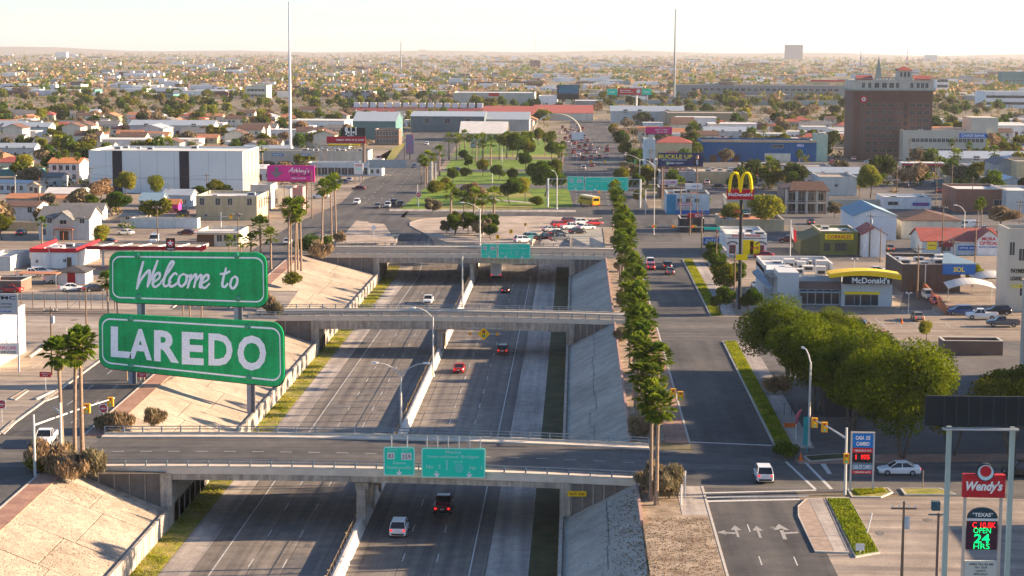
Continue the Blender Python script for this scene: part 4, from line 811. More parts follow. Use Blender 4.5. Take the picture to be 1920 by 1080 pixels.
bld('long_shed','low brown wall building beneath the reddish roofed house',12,73,433,417,3,'tan','flat','tan')
bld('house','long tan roofed house with flat terracotta top behind the reddish roofed one',12,76,392,372,10,'beige','gablex','terra',vr=363)
bld('house','tan house with orange roof right of the long one',78,140,388,372,10,'beige','gablex','terra',vr=366,win=grid(1,2,1,1,1,1))
bld('house','white house with flat blue grey canopy and pale roof',85,153,383,363,11,'white','gablex','white',vr=352,win=grid(1,3,1,1.2,1,1))
bld('house','long white house with small gable at the left picture edge',-20,52,362,343,10,'white','gablex','metal',vr=340,win=grid(1,5,1,1.4,1,1),door=(.6,1,2.1))
bld('house','small cream cottage with front gable',52,74,364,350,8,'cream','gabley','tan',vr=342,win=[(.3,1,1,1.3)],door=(.7,1,2.1))
bld('house','tall white house with orange roof behind three palms',92,150,342,306,12,'white','gablex','orange',vr=296,win=grid(2,4,1.2,1.6,1.2,3.2))
bld('house','blue grey house with white gable right side',76,114,352,332,10,'bluegrey','gablex','grey',vr=324,win=grid(1,2,1,1.2,1,1))
bld('house','teal roofed low house behind the green tree',0,70,330,318,12,'teal','flat','blue')
bld('house','brown roofed house left of the white warehouse',60,84,346,336,9,'tan','hip','orange')
ws = bld('wall_building','long pale blue garden wall building behind the parked dark red pickup',245,370,428,410,4,'lightblue','flat','tan')
bld('house','small cream house with tan roof left of the long blue wall',226,272,418,406,9,'cream','gablex','tan',vr=400,win=grid(1,2,1,1,1,1))
gg = bld('garage','low garage with wide white roof and dark door openings beside the palms',370,448,462,434,13,'cream','flat','white',win=grid(1,3,1.2,1.6,1.2,1,.45,.95),door=(.2,4.2,2.8)); awning(gg,-t_dim[gg.name][0]-.6,t_dim[gg.name][0]+.6,t_dim[gg.name][2]-.3,1.6,RF['white'],'eaves')
gs = bld('petrol_station_shop','white petrol station shop with a red band round its roof',58,143,503,474,20,'white','flat','tan',units=7,win=[(.14,1.2,.5,.6),(.75,1.4,.6,.6)],door=(.85,1.0,2.4)); W,D,H_ = t_dim[gs.name]
q = MB(); q.box(-W-.15,-.15,H_+.1,W+.15,.35,H_+.95).box(W-.35,.35,H_+.1,W+.15,D+.15,H_+.95).box(-W-.15,.35,H_+.1,-W+.25,D,H_+.95); q.build('red_band', SR, gs)
MB().box(0,-.1,0,.1,.1,6).build('drain_pipe', SWH, gs, (-W+4.1,-.12,0)).scale = (1,1,.7)
cp = thing('petrol_canopy','long flat petrol canopy with dark red fascia and a star sign above', 'canopy', at(270,505)); s = 8.5
MB().box(-12.4,0,4.3,12.4,9,4.6).box(-12.4,-.15,4.2,12.4,0,5.0,1).box(-12.4,9,4.2,12.4,9.2,5.0).build('canopy_roof', [RF['tan'], P('fascia_red',.30,.012,.02)], cp)
for i in range(6): MB().box(-.15,0,0,.15,8.6,.18).build('roof_beam', SWH, cp, (-10.5+4.2*i,.2,4.62), rot=(0,0,R(-12)))
for i in range(4): MB().box(-.2,-.2,0,.2,.2,4.3).build('post', SWH, cp, (-10+6.6*i,4.5,0))
k = bld('kiosk','little white kiosk with dark hip roof and a red door',108,160,533,511,6,'white','hip','dark',vr=498,door=(.5,1.6,2.6),over=.5)
for c in k.children: 
    if c.name.startswith('door'): c.data.materials[0] = P('door_red',.32,.012,.02)
bld('shed','low brown flat roofed shed at the left picture edge',-20,40,548,527,7,'brown','flat','tan')
bld('shed','pale flat shop with bright gable side at the left edge',-30,20,508,482,14,'bluegrey','flat','white')
cpt = thing('carport','thin tan carport over the pickups at the left edge','carport',at(70,536)); MB().box(-4,-1,2.4,4.2,3.5,2.55).build('carport_roof', RF['terra'], cpt); [MB().box(-.06,-.06,0,.06,.06,2.4).build('post', STEEL, cpt, (x,y,0)) for x in (-3.8,4) for y in (-.8,3.3)]
bld('shop','white and cream corner shop behind the striped sign boards',-90,-26,700,606,20,'cream','flat','white',sw=grid(1,3,.6,1.4,2,1),door=None)
bld('shop','grey shop with awning left of the pink billboard post',505,545,388,355,14,'bluegrey','flat','tan',win=grid(1,2,1.4,1.6,1,1),door=(.7,1.2,2.3))
bld('shop','pink and white striped little shop under the pink billboard',548,568,396,352,8,P('wall_rose',.50,.28,.24),'flat','terra',win=grid(2,2,.9,1.2,1,2.4))
bld('shop','narrow cream building at the lit corner behind the tan one',470,508,392,347,12,'cream','flat','white')
ar = bld('arcade_building','long beige arcade building with dark arched openings and blue signs',484,690,318,283,16,'beige','flat','tan',units=9); W,D,H_ = t_dim[ar.name]
for i in range(6):
    x = -W+2*W*(i+.5)/6; pts = [(-3.4,0),(3.4,0)]+[(3.4*math.cos(a), 1.6+1.5*math.sin(a)) for a in [math.pi*j/8 for j in range(9)]]
    MB().slab([(a,0,b) for a, b in pts[:2]+pts[2:]], (0,-.05,0)).build('arch_opening', WG, ar, (x,-.02,.02+.3))
for fx in (.18,.42): board(ar, fx, 5.3, 4.5, 1.0, SB, 'MARKET', TW)
sh = bld('shop','long low white shop with a glazed front and grey flat roof',575,692,330,306,12,'lightblue','flat','white',win=grid(1,9,2.2,2.6,.5,1,.02,.98)); 
bld('shop','bright white shop at the street corner with red lettering panel',690,716,330,300,10,'white','flat','white',win=grid(1,2,1,1.5,1,1))
ld = thing('overhead_road_sign','pair of blank grey sign backs on a gantry across the wide left street','road sign',at(742,341)); 
def gantry(t, w_, h_, pan, m=STEEL):
    MB().tube([(-w_/2,0,0),(-w_/2,0,h_)],.22,8).build('post', m, t); MB().tube([(w_/2,0,0),(w_/2,0,h_)],.22,8).build('post', m, t)
    g = MB()
    for z in (h_-.6,h_-1.9):
        for y in (-.35,.35): g.tube([(-w_/2,y,z),(w_/2,y,z)],.07,5)
    n = int(w_/1.6)
    for i in range(n): x = -w_/2+w_*i/n; g.tube([(x,-.35,h_-1.9),(x+w_/n,-.35,h_-.6)],.045,4).tube([(x,-.35,h_-.6),(x+w_/n,.35,h_-.6)],.045,4)
    g.build('truss', m, t)
gantry(ld, 26, 7.5, None); MB().box(-9.5,-.6,5.0,4,-.5,8.0).build('sign_panel', P('sign_back',.30,.34,.35), ld)
# --- plaza and border station buildings
st_ = bld('station_hall','green glass hall with a big sloping metal roof left of the plaza',662,742,262,227,40,P('wall_teal2',.08,.17,.17),'gablex','metal',vr=210); 
text('VV', 3, 3, P('letter_teal',.05,.3,.35), st_, (t_dim[st_.name][0]*.7,-.12,3), .05)
bld('station_hall','long grey green hall with metal roof behind the white pavilion',770,908,248,218,40,P('wall_slate',.10,.14,.15),'gablex','metal',vr=209,win=grid(1,3,3,3,5,1))
bld('market_hall','two storey red framed shop block beside the green hall',703,748,272,243,15,'brown','flat','tan',win=grid(2,7,1.6,2,1,3.8))
pv = bld('pavilion','bright white roofed pavilion with a pitched roof at the plaza end',872,940,264,247,26,'cream','gablex','white',vr=228,over=3,win=grid(1,5,2,2.6,.5,1))
rb = bld('long_hall','very long dark red hall with a row of white roof vents',655,905,222,213,40,'brick','gablex',P('roof_maroon',.20,.05,.05,var=.15,scale=.3),vr=201); W,D,H_ = t_dim[rb.name]
for i in range(16): MB().box(-2,-2,0,2,2,3.4).build('roof_vent', SWH, rb, (-W+2*W*(i+.5)/16, 20, H_+3.4))
bld('station_roof','long building with a red pitched roof behind the arch, right part',1000,1112,226,212,70,'cream','gablex','red',vr=197)
bld('station_roof','building with a red pitched roof and white vents behind the plaza, left part',905,1000,228,215,60,'brick','gablex','red',vr=199)
bld('station_hall','grey metal roofed hall in front of the red roofs',905,992,246,224,30,'grey','gablex','metal',vr=210)
cpy = bld('canopy_building','long white customs canopy with a small red sign',850,1002,196,174,60,'beige','flat','white'); board(cpy,.5,7,9,3,SR)
bld('canopy_building','white boxy building right of the customs canopy',1010,1045,198,180,40,'white','flat','white'); bld('canopy_building','flat white roof building behind the red roofs',1075,1130,206,189,50,'grey','flat','white')
# arch
ac = thing('arch','white arch spanning the busy road in front of the red roofs','arch',at(1044,262)); g = MB(); n = 20
Wd = 12.5; pts = [(-Wd*math.cos(math.pi*i/n), 0, 4+9.5*math.sin(math.pi*i/n)) for i in range(n+1)]; pts = [(-Wd,0,0)]+pts+[(Wd,0,0)]
g.tube(pts, .5, 6); g.build('arch_rib', C('beige'), ac)
# --- right of the highway
hb = bld('hotel_tower','eleven storey dark brown brick hotel with cream top floors and red tiled roof pieces',1597,1745,300,170,26,P('wall_maroon',.135,.072,.055,var=.12,scale=.3),'flat','tan'); W,D,H_ = t_dim[hb.name]
cols = [.12,.20,.29,.385,.475,.55,.605,.665,.75,.84,.93]
for r in range(7):
    for j, c in enumerate(cols):
        if j == 7: link('window', win_me(1.0,1.9,DARKM), hb, (-W+2*W*c, 0, 3.2+r*3.3-1.2))
        else: link('window', win_me(2.1 if j not in (0,5,6) else 1.1,1.9,P('hotel_frame',.42,.31,.25)), hb, (-W+2*W*c, 0, 3.2+r*3.3))
zt = zat(1670,150,at(1670,300).y); zc2 = zat(1670,172,at(1670,300).y)
MB().box(-W-.25,-.25,H_,W+.25,D+.25,zt-.0).build('top_storeys', C('stone'), hb); MB().box(-W-.6,-.6,H_-.1,W+.6,D+.6,H_+.5).build('cornice', P('cornice_green',.25,.28,.22), hb)
for c in (.12,.2,.29,.385,.475,.55,.73,.81,.865,.92): link('window', win_me(2.0 if c in (.29,.385,.475) else 1.3,2.2,WFR), hb, (-W+2*W*c,-.25,H_+1.2))
for a, b in ((.03,.24),(.76,.97)): MB().slab([(-W+2*W*a,-.7,zt),(-W+2*W*b,-.7,zt),(-W+2*W*b,3,zt+1.7),(-W+2*W*a,3,zt+1.7)], (0,0,.25)).build('tiled_roof', RF['red'], hb)
MB().box(-3,-.4,zt,3,7,zt+4.2).build('roof_tower', C('stone'), hb, (-W+2*W*.64,0,0)); MB().loft([[(-3.7,-1.1,zt+4.2),(3.7,-1.1,zt+4.2),(3.7,7.7,zt+4.2),(-3.7,7.7,zt+4.2)],[(-.2,3,zt+6),(.2,3,zt+6),(.2,3.4,zt+6),(-.2,3.4,zt+6)]]).build('tower_roof', RF['red'], hb, (-W+2*W*.64,0,0))
for i in (-1.6,0,1.6): MB().box(-.4,-.06,zt+1.4,.4,.1,zt+3.4).build('tower_opening', WG, hb, (-W+2*W*.64+i,-.42,0))
for i in range(24): MB().box(-.5,-.25,zt,.5,.4,zt+.8).build('battlement', C('stone'), hb, (-W+2*W*(i+.5)/24,0,0))
lg = MB().cyl((0,-.35,0),(0,-.1,0),1.6,n=20).build('round_sign', SR, hb, (-W+2*W*.13,0,zat(1615,186,at(1670,300).y))); MB().cyl((0,-.42,0),(0,-.36,0),.9,n=16).build('white_ring', SWH, lg); MB().slab([(-.35,-.45,-.5),(.55,-.45,0),(-.35,-.45,.5)],(0,-.02,0)).build('red_arrow', SR, lg)
bk = bld('office_block','long beige two storey office block with ribbon windows and a taller end',1692,1848,303,245,24,P('wall_sand',.50,.455,.36,var=.04,scale=.2),'flat','white',win=grid(1,22,1.25,1.5,4,1,.08,.97)+grid(1,17,1.5,1.6,8.4,1,.1,.97),units=3); W,D,H_ = t_dim[bk.name]
MB().box(W*.68,3,H_-1,W+5.5,D,H_+5.6).build('upper_block', MATS['wall_sand'], bk); board(bk,.84,H_-3,12,1.9,SB,'CHASE BANK',TW)
MB().box(-W+1.5,-.06,.3,W-1.5,.02,1.5).build('dark_base', WG, bk)
bb = bld('blue_store','long dark blue store with a tan parapet band',1316,1530,303,266,34,'blue','flat','tan',units=3,win=[(.66,6,5,1.2)],door=[(.10,3,2.6),(.2,3,2.6),(.3,3,2.6)]); W,D,H_ = t_dim[bb.name]
MB().box(-W-.2,-.4,H_-.2,W+.2,.3,H_+.7).build('parapet_band', P('band_tan',.50,.36,.22), bb); board(bb,.86,H_-2.2,3.2,1.6,SB,'DEALS',TW)
MB().box(W*.1,-.3,.05,W*.55,.0,3.6).build('pale_panel', C('cream'), bb)
bld('store_tower','pale green and blue tower at the right end of the blue store',1530,1551,303,252,14,P('wall_mint',.42,.48,.36),'flat','white')
ob = bld('shop','tan shop with orange side wall and red hip roof behind the buckle up board',1228,1297,310,268,14,'tan','hip','red',vr=256,win=[(.85,4,1.2,2),(.18,3,2,1.4)]); text('PIZZERIA', 5.5, .9, TR, ob, (0,-.1,5.3), .02)
bld('shop','white fronted drive through with dark roof band left of the tan shop',1208,1228,330,262,18,'lightblue','flat','metal',win=grid(2,2,1,1.6,1,4))
bld('shop','red panelled flat building with white top edge',1366,1434,250,231,22,'brick','flat','white',frontm=None,units=4)
bld('warehouse','wide tan warehouse with red roof in the distance right of the arch',1252,1402,236,212,40,P('wall_ochre',.33,.26,.16,var=.05),'flat','tan'); bld('warehouse','terracotta roofed shed behind the wide tan warehouse',1250,1296,214,206,30,'brick','gablex','red',vr=199)
bld('shop','small teal cottage before the wide tan warehouse',1284,1322,240,228,14,'teal','hip','blue'); bld('house','small brick house with tiled roof beside the teal cottage',1333,1358,242,228,12,'brown','hip','red')
bld('footbridge','long grey green covered walkway crossing in the distance',1060,1600,197,188,5,P('wall_walkway',.25,.31,.30),'flat','metal')
bld('office_building','grey low office complex behind the covered walkway',1268,1600,186,160,50,P('wall_office',.24,.25,.24),'flat','tan',win=grid(1,24,4,2.4,8,1)); bld('office_building','brown block in the middle of the grey office complex',1352,1376,184,154,40,'brown','flat','tan')
bld('warehouse','long tan hall with a bright red roof strip in the distance',1512,1598,166,153,40,'tan','flat','tan',frontm=None); MB().box(-24,-.8,0,24,.2,2.2).build('red_band', SR, bpy.data.objects[list(t_dim)[-1]], (0,0,t_dim[list(t_dim)[-1]][2]))
bld('stadium','white tiered building with dark horizontal bands at the right edge',1846,1960,203,172,40,'white','flat','white'); t=bpy.data.objects[list(t_dim)[-1]]; W,D,H_=t_dim[t.name]
for z in (3,8.5): MB().box(-W+1,-.1,z,W,.05,z+2.2).build('dark_band', WG, t)
bld('apartment_block','white and teal office block right of the hotel',1755,1778,178,150,20,'white','flat','white',win=grid(4,3,4,3,2,6))
mb = bld('motel','brown two storey building with pale columns and a brown hip roof',1469,1553,400,355,18,P('wall_mocha',.24,.17,.14),'hip','brown',vr=342,win=grid(2,4,1.9,2.2,.6,3.2)); W,D,H_ = t_dim[mb.name]
for i in range(5): MB().box(-.35,-.35,0,.35,.35,H_).build('column', C('beige'), mb, (-W+.6+(2*W-1.2)*i/4,-1.3,0))
MB().box(-W,-1.7,3.0,W,-.02,3.3).build('balcony', C('beige'), mb); MB().slab([(-W*.8,-1.9,H_-.4),(W,-1.9,H_-.4),(W*.8,2.5,H_+2),(-W*.6,2.5,H_+2)],(0,0,.2)).build('porch_roof', RF['brown'], mb)
bld('warehouse','plain white flat building left of the round yellow green tree',1536,1606,367,332,22,'bluegrey','flat','tan',win=[(.45,3,1,.8)])
gw = thing('garden_wall','pale green wall running from the columned building','wall',at(1600,388)); MB().box(-11,-.15,0,13,.15,2.3).build('wall_slab', P('wall_pale_green',.38,.42,.35), gw)
og = bld('shop','olive green corner shop with red and yellow sign and small arched windows',1537,1608,478,434,16,'olive','flat','white',units=2); W,D,H_ = t_dim[og.name]
board(og,.5,H_-1.9,6.6,1.3,SYL,'CORRALES',TR,.03)
for x in (-W*.62,-W*.05,W*.25): link('window', win_me(1.2,1.6,DARKM), og, (x,0,1.1)); MB().slab([(x-.8+1.6*0,0,2.85)]+[(x-.85*math.cos(math.pi*i/6),0,2.8+.45*math.sin(math.pi*i/6)) for i in range(7)]+[(x+.8,0,2.85)],(0,-.25,0)).build('window_hood', C('olive'), og)
MB().slab([(-W-4.5,.5,.0),(-W-.02,0,0),(-W-.02,0,H_-.5),(-W-4.5,.5,H_-2.3)],(0,15,0)).build('side_wing', P('wall_dark_olive',.12,.12,.06), og)
sd_ = bld('metal_shed','white corrugated metal shed with a pale blue roof',1600,1680,450,405,24,P('corrugated_white',.62,.65,.67,var=.05),'gabley','blue',vr=390); W,D,H_=t_dim[sd_.name]
for i in range(1,16): MB().box(-.05,-.06,0,.05,0,H_).build('rib', MATS['corrugated_white'], sd_, (-W+2*W*i/16,0,0))
bld('shed','narrow white storage shed with red sloping roof between poles',1617,1660,482,440,12,'white','gabley','red',vr=426)
hc = bld('restaurant','white stucco house with broad brown hip roof and three arches',1690,1802,448,414,18,'cream','hip','brown',vr=394); W,D,H_=t_dim[hc.name]
for i in range(3): MB().slab([(1.4*math.cos(a),0,.1+2.2*math.sin(a)) for a in [math.pi*j/8 for j in range(9)]],(0,-.05,0)).build('arch_opening', WG, hc, (W*(.05+.28*i),-.02,0.02))
bld('house','small white gabled cottage left of the brown hip roof',1686,1722,440,422,9,'cream','gabley','brown',vr=408,win=[(.4,1,1.1,1.1)])
mo = bld('optical_shop','white shop with a red tiled roof and a painted gable wall',1728,1872,478,452,15,'lightblue','gablex','red',vr=428,win=[(.32,.9,2,1)]); W,D,H_=t_dim[mo.name]
MB().slab([(W*.42,-1.2,0),(W+.4,-1.2,0),(W+.4,-1.2,H_+.5),(W*.71,-1.2,H_+2.6),(W*.42,-1.2,H_+.6)],(0,1.5,0)).build('gable_wall', C('white'), mo)
MB().slab([(W*.38,-1.6,H_+.35),(W*.71,-1.6,H_+2.7),(W*.71,6,H_+2.7),(W*.38,6,H_+.35)],(0,0,.15)).slab([(W+.6,-1.6,H_+.35),(W*.71,-1.6,H_+2.7),(W*.71,6,H_+2.7),(W+.6,6,H_+.35)],(0,0,.15)).build('gable_roof', RF['red'], mo)
text('MORA', 3.2, .8, TR, mo, (W*.71,-1.26,H_+.7), .03); text('OPTICAL', 4.2, .85, TR, mo, (W*.71,-1.26,H_-.35), .03); text('LENTES  Y  EXAMENES', 4.6, .4, TB, mo, (W*.71,-1.26,H_-1.25), .02)
board(mo,.13,1.2,2.2,2.0,SYL,'OFFICE',TK,fh=.2); board(mo,.31,1.9,3.4,1.3,P('sign_maroon',.22,.03,.05)); board(mo,.60,1.1,4.6,1.1,SB,'OPTICA  MORA',TW,fh=.4)
bw = bld('shop','dark brown flat building with a blue painted sign and cluttered roof',1690,1800,548,496,20,'darkbrown','flat','tan',units=10,door=(.18,1.2,2.4)); W,D,H_=t_dim[bw.name]
for i in range(1,5): MB().box(-.08,-.1,0,.08,0,H_).build('downpipe', SWH if i==2 else C('darkbrown'), bw, (-W+2*W*i/5,0,0))
bsg = MB().box(0,-.4,H_-1.9,6.4,-.1,H_+.1).build('blue_sign_wall', SB, bw, (W-3.6,0,0)); text('SOL', 2.2, 1.0, TY, bsg, (3.2,-.45,H_-.9), .03); MB().slab([(-3.8+W,-.4,H_+.1),(W+3.2,-.4,H_+.1),(W-1.5,5,H_+1.6),(W-2.5,5,H_+1.6)],(0,0,.2)).build('blue_roof', RF['blue'], bw)
tb = bld('office_tower','tall beige rendered building with painted lettering at the right picture edge',1886,1990,585,430,9,P('wall_render',.52,.47,.37,var=.05,scale=.4),'flat','dark',win=[(.07,10.5,.9,2.4),(.25,9.5,1.1,2.2),(.28,3,.9,2)]); W,D,H_=t_dim[tb.name]
for i, (s_t, m_t) in enumerate((('PAYMENT', TK),('LOANS', TK),('TAXES', TY))): text(s_t, [3.2,2.0,2.4][i], .8, m_t, tb, (-W+[2.2,1.6,1.8][i],-.1,7.6-i*1.4), .04)
MB().box(-.7,-.5,0,.7,0,2.4).build('dark_door', WG, tb, (-W+5.3,0,0.02))
bld('shop','white shop with coloured lettering strip and flat roof',1656,1746,392,370,14,'white','flat','white',units=2,win=[(.2,1.2,3,1)]); board(bpy.data.objects[list(t_dim)[-1]],.78,1.0,5,1.0,SB,'LLANTAS',TR)
rw_ = bld('shop','brick red shop with a white metal side and long pale roof',1792,1886,398,355,22,P('wall_rust',.26,.12,.08),'flat','white',win=[(.86,.5,3.2,3.2)]); bld('shop','white metal building at the right edge beside the brick red shop',1886,1960,402,358,22,'bluegrey','flat','white')
bld('house','grey gabled building with dark window strip at the right edge',1868,1905,352,308,20,'grey','gabley','grey',vr=298,win=[(.8,2,1,5)]); bld('warehouse','tan ribbed shed at the far right edge',1905,1960,356,303,20,'tan','flat','tan')
gc = thing('petrol_canopy','red banded white petrol canopy in front of the office block','canopy',at(1731,336)); MB().box(-8,-.1,5.2,8,8,6.1).build('canopy_roof', RF['white'], gc); MB().box(-8.1,-.25,5.0,8.1,-.1,5.7).build('fascia', SR, gc)
for x in (-6.5,0,6.5): MB().box(-.2,3,0,.2,3.4,5.2).build('post', SWH, gc, (x,0,0))
bld('shop','low white service shop right of the petrol canopy',1812,1848,328,310,12,'white','flat','metal',win=grid(1,3,2,1.2,1,1))
bld('shop','tan roofed shop with orange clutter before the service shop',1780,1850,346,334,14,'tan','flat','tan',units=4)
bld('shop','tan strip building below the buckle up board',1297,1392,345,322,26,'tan','flat','tan',units=5); bld('shop','long tan roofed strip right of the strip building',1392,1560,330,312,20,'beige','flat','tan',units=6)
bnk = bld('bank','white mission style building with arched windows and a yellow banner',1360,1437,482,440,20,'white','flat','white',units=3,frontm=None); W,D,H_=t_dim[bnk.name]
for fx in (.17,.86): link('window', win_me(1.3,1.8,TR), bnk, (-W+2*W*fx,0,.9)); MB().slab([(1.3*math.cos(math.pi*i/8),0,2.9+.8*math.sin(math.pi*i/8)) for i in range(9)]+[(-1.0*math.cos(math.pi*i/8),0,2.9+.55*math.sin(math.pi*i/8)) for i in range(9)],(0,-.2,0)).build('arch_trim', DARKM, bnk, (-W+2*W*fx,0,0))
board(bnk,.55,.6,2.4,3.4,SYL); board(bnk,.78*.92,.7,2.3,3.0,SYL,'BANK',TR,fh=.22); text('BANCO  POPULAR', 6.5, .6, TR, bnk, (0,-.1,5.0), .02); MB().box(-W+.3,-.1,4.3,W-.3,0,4.45).build('moulding', DARKM, bnk)
blu = bld('shop','white and blue exchange shop with a blue base and small high windows',1250,1330,402,364,16,'lightblue','flat','brown',units=3,win=[(.3,3.6,1.3,1),(.5,3.6,1.3,1),(.7,3.6,1.3,1)]); W,D,H_=t_dim[blu.name]; MB().box(-W-.02,-.12,0,W,0,1.2).build('blue_base', SB, blu); MB().box(-W-.05,-.2,0,-W+2.6,0,H_-.2).build('teal_corner', P('wall_cyan',.03,.22,.36), blu)
bld('shop','brown roofed shop behind the exchange shop',1235,1310,372,352,12,'brown','flat','brown',units=3); bld('shop','tan canopied shop with white awning below the buckle up board',1236,1305,352,322,14,'grey','flat','red',win=grid(1,5,2,1.8,.6,1))
bld('shop','long low tan shop behind the yellow green trees',1350,1470,432,412,18,'tan','flat','terra',units=3); bld('shop','low grey tan shop left of the columned brown building',1362,1460,400,372,16,'beige','flat','brown',units=4)
bld('shop','black and red fronted little shop with bright roof sign',1275,1320,436,410,10,'dark','flat','grey',door=(.4,1.2,2.2))
bld('shop','low dark shop at the street corner under the traffic lights',1330,1362,500,470,8,'grey','flat','tan',win=grid(1,2,1,1.4,1,1))
# restaurant with the yellow curved canopy
x0 = at(1445,573); x1 = at(1672,573); rx = (x1.x-x0.x); rt = thing('burger_restaurant','grey fast food restaurant with a curved yellow roof canopy and dark name band','restaurant',((x0.x+x1.x)/2,x0.y,0)); hw_ = rx/2; OCC.append((x0.x,x1.x,x0.y,x0.y+26)); WLL = P('wall_cool',.50,.52,.52,var=.05)
sX = lambda u: xat(u,573,x0.y)-(x0.x+x1.x)/2; sZ = lambda v, u=1600: zat(u,v,x0.y)
MB().box(sX(1458),0,0,sX(1497),8,sZ(512)).build('wall', WLL, rt); MB().box(sX(1497)+.02,1.2,0,sX(1577)-.02,25,sZ(524)).build('wall', WLL, rt); MB().box(sX(1577),0,0,sX(1672),12,sZ(531)).build('wall', WLL, rt)
MB().box(sX(1440),8.02,0,sX(1497),25,sZ(516)).build('wall', WLL, rt); g = MB()
for a in ((sX(1440),24.5,sX(1577),25),(sX(1440),8.1,sX(1440)+.4,24.5),(sX(1577)-.4,12,sX(1577),24.5)): g.box(a[0],a[1],sZ(524),a[2],a[3],sZ(508))
g.build('parapet', RF['white'], rt); MB().box(sX(1440)+.4,1.5,sZ(524)+.01,sX(1577)-.4,24.5,sZ(524)+.08).build('roof', RF['tan'], rt)
MB().box(sX(1497),.6,sZ(543),sX(1577),1.15,sZ(529)).build('brown_band', P('band_brown',.17,.12,.11), rt); MB().box(sX(1497),.4,sZ(529)+.02,sX(1577),1.15,sZ(519)).build('blue_band', P('band_blue',.25,.31,.36), rt); MB().box(sX(1497),-.6,sZ(549),sX(1574),.55,sZ(547)).build('awning', P('band_blue2',.22,.32,.36), rt)
for i in range(5): u = 1500+i*15; MB().box(sX(u)+.1,1.08,.3,sX(u+14),1.2,2.9).build('window', WG, rt)
for u0_, u1_ in ((1584,1601),(1602,1612),(1614,1632),(1633,1646)): MB().box(sX(u0_),-.05,.2,sX(u1_),.05,sZ(552)-.1).build('window', WG, rt)
MB().box(sX(1583),-.5,sZ(551),sX(1648),-.02,sZ(547)).build('yellow_awning', SYL, rt)
nb = MB().box(sX(1578),-1.35,sZ(531),sX(1669),-.05,sZ(516)).build('name_band', SK, rt); text("McDonald's", 7.0, 1.15, TW, nb, ((sX(1578)+sX(1669))/2+.6,-1.38,sZ(524)), .02)
g = MB(); rings = []
for i in range(15):
    f = i/14; u = 1553+(1686-1553)*f; zt_ = sZ(517+ (508-517)*math.sin(math.pi*(.12+.80*f))*1.0); tk = .40+.5*(f*.4+.6)
    rings.append([(sX(u),-1.5,zt_-tk*.9),(sX(u),3.4,zt_-tk*.9+.2),(sX(u),3.4,zt_+.2),(sX(u),-1.5,zt_+.1)])
g.loft(rings).build('curved_canopy', P('canopy_yellow',.95,.58,.0,var=.04,rough=.5), rt)
for i,(u,yy) in enumerate([(1488,10),(1498,18),(1512,20),(1530,19),(1528,12),(1545,6),(1505,7),(1560,16),(1475,20),(1518,14),(1540,21)]): s_u=.7+.5*((i*37)%10)/10; MB().box(-s_u,-s_u,0,s_u,s_u,1.1+.6*(i%2)).box(-s_u*.7,-s_u-.02,.3,s_u*.7,-s_u,.9,1).build('roof_unit', [RF['white'], DARKM], rt, (sX(u),yy,sZ(524)+.1))
MB().slab([(sX(1418),9,sZ(525)),(sX(1440),1,sZ(545)),(sX(1448),1,sZ(543)),(sX(1430),9,sZ(520))],(0,.3,.4)).build('drive_canopy', MATS['band_blue'], rt)
fz = thing('fence','pale corrugated fence beside the burger restaurant','fence',at(1440,577))
for i in range(28): MB().box(-.12,-.04,0,.12,.04,2.3).build('board', P('fence_grey',.32,.36,.34,var=.15), fz, (-1.2+i*.27,0,.0))
rwl = thing('ramp_wall','orange brown sloping wall beyond the yellow canopy','wall',at(1700,560)); a_ = at(1700,520)-at(1700,560); b_ = at(1775,590)-at(1700,560); MB().slab([(a_.x,a_.y,0),(b_.x,b_.y,0),(b_.x,b_.y,1.2),(a_.x,a_.y,2.6)],(.4,0,0)).build('wall_slab', P('wall_orange_brown',.36,.12,.05,var=.2), rwl)
# shade sails
for (u, v, w_, lb) in ((1818,545,4.6,'white curved shade sail in the car park, lower one'),(1862,530,4.4,'pale shade sail tucked against the tall beige building')):
    t = thing('shade_sail', lb, 'canopy', at(u, v+18)); MB().loft([[(x,-2.5,2.6+1.1*math.cos(x/w_*1.4)-.3),(x,2.5,2.9+1.1*math.cos(x/w_*1.4)),(x,2.5,2.98+1.1*math.cos(x/w_*1.4)),(x,-2.5,2.68+1.1*math.cos(x/w_*1.4)-.3)] for x in [w_*(-1+i/5) for i in range(11)]]).build('sail', RF['white'], t)
    for x in (-w_*.9, w_*.9): MB().cyl((x,0,0),(x,0,3.0),.08).build('post', STEEL, t)
# dark building behind the big trees
dkb = bld('building','dark low building with a brown wall behind the leafy row',1545,1700,782,728,12,'dark','flat','grey'); bld('building','long brown boundary wall building beyond the car park shrub',1768,1880,666,640,4,P('wall_umber',.16,.11,.09),'flat','tan')
gr_ = thing('fence','dark railing fence on the far side of the pavement','fence',at(1470,780)); 
for i in range(14): MB().box(-.04,-.04,0,.04,.04,1.8).build('railing_post', DARKM, gr_, (i*1.0,0,0))

# two unseen buildings added past the right edge to shade crossing and lot
def shade_block(label, x0, x1, y0, y1, h, wl):
    t = thing('building', label, 'building', (x0,y0,0)); MB().box(0,0,0,x1-x0,y1-y0,h).build('wall', C(wl), t); MB().box(-.2,-.2,h,x1-x0+.2,y1-y0+.2,h+.3).build('roof', RF['tan'], t)
    n = int((y1-y0)/5)
    for i in range(n):
        for z in ([1] if h < 8 else [1.0,5.0,9.0]): link('window', win_me(1.8,1.8,WFR), t, (0, 2.5+5*i, z), (0,0,R(-90)))
    OCC.append((x0,x1,y0,y1))
shade_block('long beige unseen building added past the right picture edge to shade the near crossing', 66, 92, 213, 276, 14, 'beige')
shade_block('low cream unseen building added past the right picture edge to shade the near lot', 62, 82, 140, 189, 6.5, 'cream')
